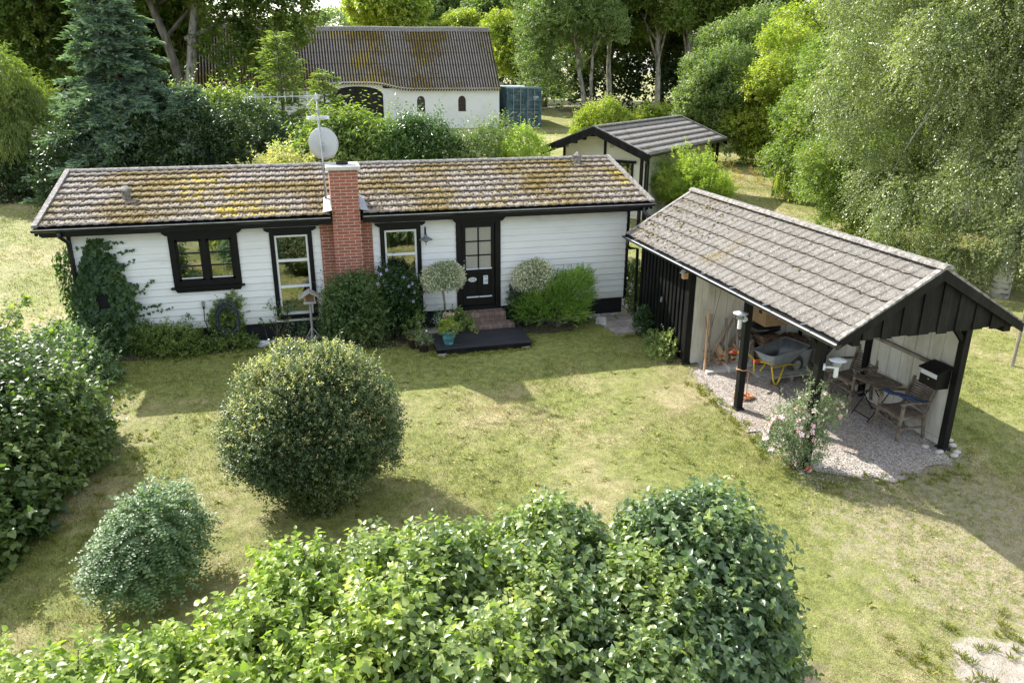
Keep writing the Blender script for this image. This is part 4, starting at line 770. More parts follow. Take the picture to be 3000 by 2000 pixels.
    for i in range(29): y = -3.44 - i * .141; rw.box(14.44 - .012 * (i % 2), 14.48, y - .133, y, -.13 + g1(0, y) * .3, 2.04)
    rw.build('side_wall', MATS['shed_white'], K)
    MB().box(14.40, 14.47, -7.45, -3.5, -.24, -.14).build('base_board', MATS['shed_white'], K)
    MB().box(14.36, 14.43, -7.46, -5.5, 1.02, 1.075).build('rail', MATS['grey_wood'], K)
    # gutter on the lawn side
    g = MB(); m_ = 9
    for y in (ya + .05, yb - .02):
        for rr in (.062, .052):
            for t in range(m_): an = math.pi + math.pi * t / (m_ - 1); g.v.append((11.40 + rr * math.cos(an), y, 2.11 + rr * math.sin(an)))
    q = 2 * m_
    for t in range(m_ - 1): g.f += [(t, q + t, q + t + 1, t + 1), (m_ + t, m_ + t + 1, q + m_ + t + 1, q + m_ + t)]
    g.f += [(0, m_, q + m_, q), (m_ - 1, q + m_ - 1, q + 2 * m_ - 1, 2 * m_ - 1), tuple(range(m_)), tuple(range(q, q + m_))]
    gu = g.build('gutter', MATS['gutter_black'], K); MB().box(11.36, 11.45, yb, ya, 2.075, 2.082).build('gutter_lining', MATS['lamp_white'], gu)
    b_ = MB()
    for y in (-1.6, -2.6, -3.6, -4.6, -5.6, -6.6, -7.6): b_.box(11.33, 11.47, y - .012, y + .012, 2.165, 2.175)
    b_.build('gutter_bracket', MATS['galv'], gu)
    MB().tube([(11.42, -1.05, 2.07), (11.42, -1.05, 1.92), (11.50, -.98, 1.84), (11.72, -.93, 1.80), (11.76, -.92, .1)], .036, 10).build('downpipe', MATS['gutter_black'], K, smooth=True)
carport()
def post_lamp(x, y, z, side, label):
    T = thing('post_lamp', label, 'lamp', (x, y, z), group='white dish lamps on the carport posts')
    cx = x + side[0] * .20; cy = y + side[1] * .20
    MB().lathe([(.02, .0), (.125, .008), (.13, .02), (.045, .045), (.04, .055), (0, .056)], (cx, cy, z + .12), 28).build('shade', MATS['lamp_white'], T, smooth=True)
    MB().lathe([(.06, .0), (.065, .04), (.055, .06), (.065, .075)], (cx, cy, z + .04), 18).build('collar', MATS['galv'], T)
    MB().lathe([(.0, -.14), (.034, -.14), (.036, .04)], (cx, cy, z), 14).build('body', MATS['white_china'], T)
    MB().tube([(x, y, z), (cx, cy, z + .01)], .018, 8).tube([(x, y, z), (x + side[0] * .035, y + side[1] * .035, z)], .055, 14).build('wall_bracket', MATS['lamp_white'], T)
post_lamp(11.76, -5.48, 1.56, (-.75, -.45), 'white dish lamp on the middle carport post beside the firewood')
post_lamp(11.84, -7.56, 1.45, (.75, -.55), 'white dish lamp on the front carport post above the rose')
def birdbox():
    T = thing('bird_box', 'tiny pale wooden bird house hung under the carport gutter by the corner post', 'bird house', (11.70, -3.28, 1.75))
    x, y, z = 11.70, -3.30, 1.72
    MB().box(x - .05, x + .05, y - .05, y + .05, z, z + .12).build('box', MATS['split_wood'], T)
    MB().prism([(x - .085, y - .07, z + .10), (x, y - .07, z + .185), (x + .085, y - .07, z + .10), (x + .085, y - .07, z + .115), (x, y - .07, z + .20), (x - .085, y - .07, z + .115)], (0, 0, 0), (0, .14, 0)).build('roof', MATS['grey_plank'], T)
    MB().lathe([(.016, 0), (.016, .004)], (x - .0, y - .054, z + .06), 10).build('perch', MATS['ink'], T)
birdbox()
def mailbox():
    T = thing('letter_box', 'black letter box with a white flap on the front right carport post', 'letter box', (14.22, -7.4, .95))
    MB().prism([(14.10, -7.45, .78), (14.34, -7.45, .78), (14.34, -7.45, 1.12), (14.10, -7.45, 1.05)], (0, 0, 0), (0, .38, 0)).build('box', MATS['black_paint'], T, bevel=.004)
    MB().prism([(14.07, -7.47, 1.045), (14.36, -7.47, 1.13), (14.36, -7.47, 1.15), (14.07, -7.47, 1.065)], (0, 0, 0), (0, .42, 0)).build('lid', MATS['black_board'], T)
    MB().box(14.088, 14.098, -7.43, -7.09, .96, 1.035).build('flap', MATS['lamp_white'], T)
    MB().box(14.088, 14.098, -7.28, -7.26, .90, .92).build('lock', MATS['brass'], T)
mailbox()

# ---- garden chairs and table
def chair(loc, rz, label):
    T = thing('garden_chair', label, 'chair', loc, rz, 'weathered slatted garden armchairs'); W = MATS['chair_wood']
    # local frame: seat faces +x, width along y
    for s in (-1, 1):
        MB().beam((.27, s * .29, .0), (.23, s * .28, .64), .045, .05).build('leg', W, T, local=True, bevel=.005)
        MB().beam((-.26, s * .26, .0), (-.20, s * .26, .42), .045, .05).beam((-.20, s * .26, .40), (-.34, s * .26, .90), .04, .05).build('leg', W, T, local=True, bevel=.005)
        a = MB()
        pts = [(.30, s * .30, .655), (.15, s * .30, .675), (-.05, s * .30, .665), (-.26, s * .28, .65)]
        for p, q in zip(pts, pts[1:]): a.beam(p, q, .055, .028)
        a.build('armrest', W, T, local=True); MB().beam((.25, s * .27, .20), (-.23, s * .26, .20), .025, .035).build('stretcher', W, T, local=True)
    f = MB(); f.beam((.26, -.28, .40), (.26, .28, .40), .03, .06).beam((-.2, -.26, .40), (-.2, .26, .40), .03, .05).beam((.25, -.27, .39), (-.2, -.26, .39), .025, .05).beam((.25, .27, .39), (-.2, .26, .39), .025, .05).beam((.26, -.28, .27), (.26, .28, .24), .025, .04).build('seat_frame', W, T, local=True)
    f = MB()
    for i in range(10): x = -.17 + i * .044; f.beam((x, -.26, .415 + .02 * abs(i - 4.5) / 4.5), (x, .26, .415 + .02 * abs(i - 4.5) / 4.5), .030, .014)
    f.build('seat', W, T, local=True)
    f = MB()
    for i in range(10): t = .10 + i * .085; z = .42 + t * .5; x = -.205 - t * .14; f.add([], []); f.beam((x + .0, -.25, z), (x - .03, 0, z + .006), .014, .028); f.beam((x - .03, 0, z + .006), (x, .25, z), .014, .028)
    f.beam((-.345, -.28, .885), (-.38, 0, .925), .028, .06); f.beam((-.38, 0, .925), (-.345, .28, .885), .028, .06); f.build('backrest', W, T, local=True)
chair((14.13, -5.50, g1(0, -5.5) + .02), math.pi + .12, 'grey slatted garden armchair on gravel, the farther one beside the wall under the rail')
chair((14.08, -6.88, g1(0, -6.9) + .02), math.pi - .05, 'grey slatted garden armchair nearest the letter box, with a blue cloth on its arm')
def table():
    z = g1(0, -6.3) + .02
    T = thing('folding_table', 'small dark slatted folding table between the two garden armchairs', 'table', (14.0, -6.26, z), .05)
    f = MB()
    for i in range(8): x = -.24 + i * .069; f.box(x, x + .058, -.29, .29, .665, .685)
    f.build('tabletop', MATS['chair_wood'], T, local=True); MB().box(-.24, .30, -.26, -.23, .64, .664).box(-.24, .30, .23, .26, .64, .664).build('top_frame', MATS['chair_wood'], T, local=True)
    for s in (-1, 1):
        MB().tube([(-.22, s * .22, .64), (.24, s * .22, .0)], .010, 6).build('leg', MATS['black_paint'], T, local=True); MB().tube([(.22, s * .20, .64), (-.24, s * .20, .0)], .010, 6).build('leg', MATS['black_paint'], T, local=True)
    MB().tube([(-.2, -.2, .06), (-.2, .2, .06)], .008, 6).tube([(.2, -.2, .06), (.2, .2, .06)], .008, 6).build('cross_bar', MATS['black_paint'], T, local=True)
table()
c_ = MB(); rr = random.Random(3); vs = []
for i in range(13):
    t = i / 12; x = 13.90 + .28 * t; y = -6.55 - .66 * t + .02 * math.sin(i); z = g1(0, -6.8) + .70 + .012 * math.sin(i * 1.7)
    vs.append([(x - .035, y - .01, z - .03), (x - .03, y, z + .01), (x + .03, y, z + .015), (x + .04, y + .01, z - .035)])
for r in vs: c_.v += r
for i in range(12):
    for k in range(3): a = i * 4 + k; c_.f.append((a, a + 1, a + 5, a + 4))
tag(c_.build('cloth', MATS['blue_cloth'], loc=(14, -6.9, .45)), 'crumpled navy blue cloth draped over the arm of the nearer garden chair', 'cloth')

# ---- wood store
def barrow():
    T = thing('wheelbarrow', 'galvanised wheelbarrow with yellow tubular frame and red grips parked on a pallet', 'wheelbarrow', (13.25, -4.45, .0), R_(14))
    top = [(-.48, -.24, .60), (-.48, .24, .60), (.50, .33, .68), (.50, -.33, .68)]; bot = [(-.32, -.15, .36), (-.32, .15, .36), (.16, .18, .34), (.16, -.18, .34)]
    def rr(q, k=5, r=.10):
        out = []
        for i in range(4):
            p = Vector(q[i]); a = Vector(q[i - 1]); b = Vector(q[(i + 1) % 4]); pa = p + (a - p).normalized() * r; pb = p + (b - p).normalized() * r
            for j in range(k): t = j / (k - 1); out.append(pa.lerp(p, t).lerp(p.lerp(pb, t), t))
        return out
    A = rr(top); B = rr(bot, r=.08); n = len(A); m = MB(); m.v = [tuple(p) for p in A + B]; m.f = [(i, (i + 1) % n, n + (i + 1) % n, n + i) for i in range(n)] + [tuple(range(n, 2 * n))[::-1]]
    t_ = m.build('tray', MATS['galv'], T, local=True, smooth=True); md = t_.modifiers.new('t', 'SOLIDIFY'); md.thickness = .008
    m = MB(); m.tube([Vector(p) for p in A + [A[0]]], .011, 6); m.build('rim', MATS['galv'], T, local=True)
    for s in (-1, 1):
        m = MB(); m.tube([(-.86, s * .29, .60), (-.55, s * .29, .52), (-.40, s * .22, .37), (.10, s * .18, .33), (.42, s * .07, .22), (.50, s * .07, .19)], .017, 8); m.build('frame_tube', MATS['yellow_paint'], T, local=True, smooth=True)
        m = MB(); m.tube([(-.42, s * .23, .38), (-.36, s * .25, .10), (-.31, s * .25, .02), (-.25, s * .25, .02), (-.20, s * .25, .09), (-.05, s * .20, .34)], .017, 8); m.build('leg', MATS['yellow_paint'], T, local=True, smooth=True)
        m = MB(); m.tube([(-.98, s * .29, .63), (-.84, s * .29, .595)], .024, 8); m.build('grip', MATS['red_rubber'], T, local=True)
    m = MB(); pts = [(.50 + .15 * math.cos(a), 0, .20 + .15 * math.sin(a)) for a in [k / 20 * 6.2832 for k in range(21)]]; m.tube(pts, .046, 10, cap=False); w_ = m.build('wheel', MATS['rubber'], T, local=True, smooth=True)
    m = MB(); m.tube([(.50, -.05, .20), (.50, .05, .20)], .095, 16); m.tube([(.50, -.09, .20), (.50, .09, .20)], .02, 8); m.build('rim_disc', MATS['grey_plastic'], w_, local=True)
barrow()
bpy.data.objects['wheelbarrow'].location.z = .02 + g1(0, -4.5)
def pallet():
    T = thing('pallet', 'grey wooden pallet boards under the wheelbarrow', 'pallet', (13.4, -4.3, -.1), R_(3))
    for i in range(5):
        y = -.36 + i * .155; MB().box(-.60, .60, y, y + .125, .075, .098).build('board', MATS['grey_plank'], T, local=True, bevel=.003)
    for x in (-.52, 0, .45): MB().box(x, x + .08, -.36, .385, -.01, .075).build('bearer', MATS['grey_wood'], T, local=True)
pallet()
def bucket():
    T = thing('bucket', 'pale grey plastic tub filled with a blue cloth behind the wheelbarrow', 'bucket', (14.03, -4.1, -.1))
    MB().lathe([(.0, 0), (.13, 0), (.175, .38), (.19, .39), (.165, .385), (.12, .02), (0, .02)], (14.03, -4.1, -.03), 24).build('tub', MATS['grey_plastic'], T)
bucket()
tag(MB().blob((14.05, -4.12, .31), (.14, .13, .09), 5, 2, .3).build('blue_bag', MATS['blue_cloth'], loc=(14.05, -4.1, .25), smooth=True), 'crumpled blue cloth bundle lying in the pale tub', 'cloth')
b_ = MB(); b_.lathe([(.20, -.09), (.21, .05), (.18, .3), (.165, .46), (.0, .465)], (12.98, -3.66, 0), 20)
for i, v in enumerate(b_.v): k = 1 + .09 * math.sin(i * 2.1) ; b_.v[i] = (12.98 + (v[0] - 12.98) * k, -3.66 + (v[1] + 3.66) * k, v[2])
tag(b_.build('chopping_block', MATS['stump_wood'], loc=(12.98, -3.66, -.09), smooth=False), 'upright pale tree stump chopping block behind the middle carport post', 'tree stump')
tag(MB().prism([(12.45, -4.02, -.1), (13.02, -3.98, -.1), (13.02, -3.98, .02), (12.45, -4.02, .02)], (0, 0, 0), (.05, .42, 0)).build('paving_block', MATS['cap_stone'], loc=(12.7, -3.9, -.1), bevel=.02), 'thick whitish concrete block lying before the chopping block', 'block')
tag(MB().prism([(11.98, -4.0, -.09), (12.5, -3.97, -.09), (12.62, -3.72, -.09), (12.1, -3.62, -.09)], (0, 0, 0), (0, 0, .055)).build('flagstone', MATS['cap_stone'], loc=(12.2, -3.85, -.1), bevel=.006), 'flat pale flagstone at the edge of the lawn by the firewood rack', 'stone')
tag(MB().prism([(12.05, -3.66, -.09), (12.5, -3.64, -.09), (12.52, -3.42, -.09), (12.1, -3.40, -.09)], (0, 0, 0), (0, 0, .07)).build('flagstone', MATS['concrete'], loc=(12.3, -3.5, -.1), bevel=.006), 'second flagstone lying under the firewood rack', 'stone')
# firewood rack of grey sticks and its logs
rk = thing('firewood_rack', 'leaning rack of grey wooden stakes holding split firewood against the pale wall', 'rack', (12.5, -3.5, -.08))
for i, (x, tx, h, y0, y1) in enumerate(((12.16, 12.20, 1.02, -3.72, -3.58), (12.20, 12.48, .78, -3.55, -3.70), (12.52, 12.50, .95, -3.80, -3.66), (12.32, 12.68, .92, -3.55, -3.62), (12.84, 12.74, 1.0, -3.72, -3.60), (12.62, 12.92, .9, -3.52, -3.60))):
    MB().beam((x, y0, -.08), (tx, y1, h), .035, .045).build('stake', MATS['grey_wood'], rk)
for a, b in (((12.10, -3.74, .02), (12.9, -3.62, .30)), ((12.15, -3.52, .05), (12.9, -3.56, .05)), ((12.15, -3.75, -.05), (12.15, -3.5, -.02)), ((12.15, -3.5, .22), (12.6, -3.5, .14))): MB().beam(a, b, .03, .04).build('rail', MATS['grey_wood'], rk)
tag(MB().tube([(12.02, -3.82, -.08), (12.12, -3.60, 1.12)], .026, 8).build('wooden_pole', MATS['split_wood'], loc=(12.02, -3.82, -.08)), 'straight thick wooden pole leaning on the pale wall, leftmost in the store', 'pole')
tag(MB().tube([(11.96, -3.75, -.08), (12.2, -3.62, .7), (12.42, -3.5, 1.55)], .007, 5).build('bamboo_cane', MATS['grey_wood'], loc=(11.96, -3.75, -.08)), 'thin long cane leaning against the pale carport wall', 'cane')
tag(MB().tube([(12.16, -3.9, -.06), (12.05, -3.62, 1.0)], .005, 5).build('bamboo_cane', MATS['stem'], loc=(12.16, -3.9, -.06)), 'greenish thin cane standing beside the thick leaning pole', 'cane')
def logs():
    rg = random.Random(9); k = 0
    def log(p, d, L_, r, m, label, grp):
        d = Vector(d).normalized(); a = d.cross(Vector((0, 0, 1))).normalized(); b = a.cross(d); n = rg.choice([3, 4]) if m == 'split_wood' else 9; pts = []; ph = rg.uniform(0, 6)
        for t in range(n): an = ph + 2 * math.pi * t / n; pts.append(Vector(p) + (a * math.cos(an) + b * math.sin(an)) * r * rg.uniform(.8, 1.15))
        tag(MB().prism(pts, (0, 0, 0), d * L_).build('split_log' if m == 'split_wood' else 'round_log', MATS[m], loc=p), label, 'log', grp)
    for i in range(18):
        lay = i // 6; x = 12.40 + (i % 6) * .095 + rg.uniform(-.03, .03); z = .0 + lay * .12 + rg.uniform(-.01, .03)
        log((x, -3.72 - .02 * lay, z), (rg.uniform(-.45, .45), 1, rg.uniform(-.25, .55)), .28, rg.uniform(.05, .075), 'split_wood', 'freshly split orange-brown log piled in the stake rack', 'split logs in the rack')
    for i in range(40):
        lay = i // 9; x = 13.18 + (i % 9) * .128 + rg.uniform(-.03, .03) + .05 * (lay % 2); z = .02 + lay * .125
        log((x, -4.0 + rg.uniform(-.03, .03) , z), (rg.uniform(-.1, .1), 1, 0), .5, rg.uniform(.055, .075), 'log_bark', 'dark bark-covered log stacked behind the wheelbarrow', 'dark logs stacked behind the wheelbarrow')
logs()
tag(MB().blob((13.30, -3.75, .72), (.38, .22, .12), 3, 3, .16).build('black_bag', MATS['black_bag'], loc=(13.3, -3.7, .6), smooth=True), 'black plastic bag lying on the log stack below the cardboard box', 'bag')
tag(MB().lathe([(.09, 0), (.095, .26), (.0, .27)], (13.02, -3.60, .53), 10).build('round_log', MATS['log_bark'], loc=(13.0, -3.6, .5)), 'short upright bark-covered log next to the black bag, behind the chopping block', 'log')
def box():
    T = thing('cardboard_box', 'large brown cardboard box printed SILVAN on top of the log stack', 'box', (13.3, -4.2, .84))
    x0, x1, y0, y1, z0, z1 = 13.08, 13.80, -4.12, -3.62, .86, 1.28
    MB().box(x0, x1, y0, y1, z0, z1).build('carton', MATS['cardboard'], T)
    MB().box(x0 + .16, x0 + .52, y0 - .003, y0 - .001, z0 + .19, z0 + .31).build('logo_panel', MATS['ink'], T)
    cu = bpy.data.curves.new('t', 'FONT'); cu.body = 'SILVAN'; cu.size = .105; cu.extrude = .001; cu.align_x = 'CENTER'; cu.align_y = 'CENTER'; to = bpy.data.objects.new('t', cu); C.objects.link(to)
    dg = bpy.context.evaluated_depsgraph_get(); me = bpy.data.meshes.new_from_object(to.evaluated_get(dg)); bpy.data.objects.remove(to)
    me.transform(Matrix.Translation((x0 + .34, y0 - .005, z0 + .25)) @ Matrix.Rotation(math.pi / 2, 4, 'X')); me.materials.clear(); link('lettering', me, MATS['cardboard'], T)
    MB().box(x0 + .20, x0 + .46, y0 - .003, y0 - .001, z0 + .145, z0 + .158).build('small_print', MATS['ink'], T)
    MB().box(x0 - .003, x0 - .001, y0 + .2, y0 + .32, z1 - .09, z1 - .05).build('hand_hole', MATS['ink'], T)
    MB().box(x0 - .003, x0 - .001, y0 + .14, y0 + .25, z0 + .22, z0 + .30).build('print_mark', MATS['ink'], T)
box()
r_ = MB(); rg_ = random.Random(1); pts = []
for i in range(220): a = i * .9; q = rg_.uniform(.05, .20); pts.append((12.16 + q * math.cos(a) * 1.1, -5.08 + q * math.sin(a) * .8, g1(0, -5.1) + .03 + rg_.uniform(0, .05)))
r_.tube(pts, .007, 4); tag(r_.build('orange_twine', MATS['orange_rope'], loc=(12.16, -5.08, -.15)), 'tangled heap of orange twine on the gravel behind the middle post', 'twine')
pts = [(11.82 + .075 * math.cos(t / 12 * 6.28) * 1.25, -5.46 + .075 * math.sin(t / 12 * 6.28) * 1.25, .62 + .01 * math.sin(t * 2)) for t in range(14)] + [(11.93, -5.5, .55), (11.92, -5.53, .3), (11.95, -5.5, .05), (12.0, -5.3, -.12)]
tag(MB().tube(pts, .009, 5).build('twine_loop', MATS['orange_rope'], loc=(11.82, -5.46, .5)), 'orange twine tied round the middle carport post', 'twine')
tag(MB().blob((11.98, -7.56, g1(0, -7.5) + .07), (.10, .09, .09), 4, 3, .03).build('round_stone', MATS['stone'], loc=(11.98, -7.56, -.28), smooth=True), 'round brown stone at the foot of the front carport post', 'stone')
tag(MB().lathe([(.055 * math.sin(t / 10 * math.pi), -.055 * math.cos(t / 10 * math.pi)) for t in range(11)], (11.80, -7.62, g1(0, -7.6) + .05), 18).build('toy_ball', MATS['red_ball'], loc=(11.8, -7.62, -.28), smooth=True), 'small red and white ball beside the round stone', 'ball')
tag(MB().tube([(18.45, -4.98, -.2), (18.47, -4.98, 1.5)], .035, 8).build('wooden_stake', MATS['grey_wood'], loc=(18.45, -4.98, -.15)), 'pale wooden fence stake standing right of the carport roof', 'stake', 'fence stakes')
tag(MB().tube([(20.6, -4.2, -.2), (20.6, -4.2, 1.3)], .03, 8).build('wooden_stake', MATS['grey_wood'], loc=(20.6, -4.2, -.1)), 'thin grey fence stake at the far right below the birch', 'stake', 'fence stakes')
m_ = MB()
for i, (x, y) in enumerate(((14.25, -7.62), (14.52, -7.70), (14.62, -7.5), (14.40, -7.78), (14.7, -7.35), (14.15, -7.42))): m_ = MB(); m_.blob((x, y, g1(0, y) + .03), (.07, .055, .035), i, 2, .12); tag(m_.build('kerb_stone', MATS['stone'], loc=(x, y, -.28), smooth=True), 'small grey stone at the foot of the front right carport post', 'stone', 'stones round the right carport post')

# ================================================================ annex
def annex():
    rz = math.atan2(.667, .747); px, py = 16.24, 8.74
    T = thing('annex', 'white boarded annex with black bargeboards and low tiled roof behind the house', 'annex', (px, py, .23), rz)
    # local: x along the ridge (away to the right), y to the left (n direction), z from ground .23
    L, hw, ze, zr = 8.25, 2.15, 2.55, 3.38
    V, F = roof_mesh((0, hw, zr), (1, 0, 0), L, (0, -hw, ze - zr), math.hypot(hw, zr - ze), 6, .21, .016, .026, seed=3, spp=6)
    V2, F2 = roof_mesh((0, hw, zr), (1, 0, 0), L, (0, hw * 1.05, (ze - zr) * 1.05), math.hypot(hw, zr - ze) * 1.05, 6, .21, .016, .026, seed=3, spp=6)
    V, F = merge([(V, F), (V2, F2)]); rf = link('roof', fast('roof', V, F), MATS['annex_tiles'], T, local=True)
    r = MB(); ridge_cap(r, (0, hw, zr + .05), (L, hw, zr + .05), .10, 20); r.build('ridge_cap', MATS['verge'], rf, local=True)
    d = MB()
    for s in (-1, 1): d.prism([(.02, hw, zr - .02), (.02, hw + s * hw, ze - .03), (.02, hw + s * hw, ze - .10), (.02, hw, zr - .1)], (0, 0, 0), (L - .04, 0, 0))
    d.build('roof_deck', MATS['black_board'], T, local=True)
    for xx in (-.03, L):
        for s in (-1, 1):
            for k in range(3):
                o = .012 * (2 - k) * (1 if xx > 1 else -1); z = .05 - k * .095
                MB().prism([(xx + o, hw, zr + z), (xx + o, hw + s * hw * 1.03, ze + z - .03), (xx + o, hw + s * hw * 1.03, ze + z - .125), (xx + o, hw, zr + z - .095)], (0, 0, 0), (.03, 0, 0)).build('bargeboard', MATS['black_board'], T, local=True)
            MB().prism([(xx, hw, zr + .085), (xx, hw + s * hw * 1.02, ze + .05), (xx, hw + s * hw * 1.02, ze + .015), (xx, hw, zr + .05)], (0, 0, 0), (.07 * (1 if xx < 1 else -1), 0, 0)).build('verge_strip', MATS['verge'], rf, local=True)
    w_ = MB(); wx = 1.0; x1 = L - .5; y0, y1 = .42, 2 * hw - .4
    n = 17; bh = 2.5 / n
    for i in range(n + 5):
        z0 = .05 + i * bh; z1 = z0 + bh; zt = lambda y: ze + (zr - ze) * (1 - abs(y - hw) / hw) - .08
        a, b = y0, y1
        if z0 > 2.45: f = (z1 - ze + .08) / (zr - ze); a = max(y0, hw * f); b = min(y1, 2 * hw - hw * f)
        if b - a < .1 or z1 > zr - .1: continue
        w_.prism([(wx, a, z1), (wx - .02, a, z0), (wx + .05, a, z0), (wx + .05, a, z1)], (0, 0, 0), (0, b - a, 0))
        if z0 < 2.45: w_.prism([(wx, y0, z1), (wx, y0 - .02, z0), (wx, y0 + .05, z0), (wx, y0 + .05, z1)], (0, 0, 0), (x1 - wx, 0, 0)); w_.box(wx, x1, y1 - .05, y1, z0, z1)
    w_.box(x1 - .05, x1, y0, y1, .05, 2.6); w_.build('wall', MATS['annex_board'], T, local=True)
    for y in (y0 - .03, hw - .06, y1 - .06): MB().box(wx - .05, wx - .022, y, y + .10, 0, ze + .05 + (.6 if abs(y - hw) < .3 else .1)).build('corner_board', MATS['black_board'], T, local=True)
    for x in (wx - .02, x1 - .1): MB().box(x, x + .1, y0 - .05, y0 - .022, 0, 2.5).build('corner_board', MATS['black_board'], T, local=True)
    k = MB().box(wx - .06, wx - .022, .95, 1.85, .75, .83).box(wx - .06, wx - .022, .95, 1.03, .83, 2.1).box(wx - .06, wx - .022, 1.77, 1.85, .83, 2.1).box(wx - .09, wx - .022, .85, 1.95, 2.1, 2.2).build('window', MATS['black_paint'], T, local=True)
    MB().box(wx - .035, wx - .025, 1.03, 1.77, .83, 2.1).build('pane', MATS['window_glass'], k, local=True); MB().box(wx - .0235, wx - .022, 1.03, 1.77, .83, 2.1).build('pane_backing', MATS['plinth_black'], k, local=True)  # thin black sheet set directly behind the pane
    for x in (.08, L - .3): MB().box(x, x + .1, .2, .3, 0, 2.5).build('post', MATS['black_board'], T, local=True)
    MB().box(wx - .04, wx - .022, hw - .35, hw - .2, 2.62, 2.80).build('vent_grille', MATS['grey_plastic'], T, local=True)
    MB().tube([(0, -.06, ze - .02), (L, -.06, ze - .02)], .055, 8).build('gutter', MATS['gutter_black'], T, local=True)
    MB().tube([(.2, -.06, 2.5), (.6, .3, 2.2), (.9, .36, 2.1), (.9, .36, .1)], .035, 8).build('downpipe', MATS['gutter_black'], T, local=True)
annex()

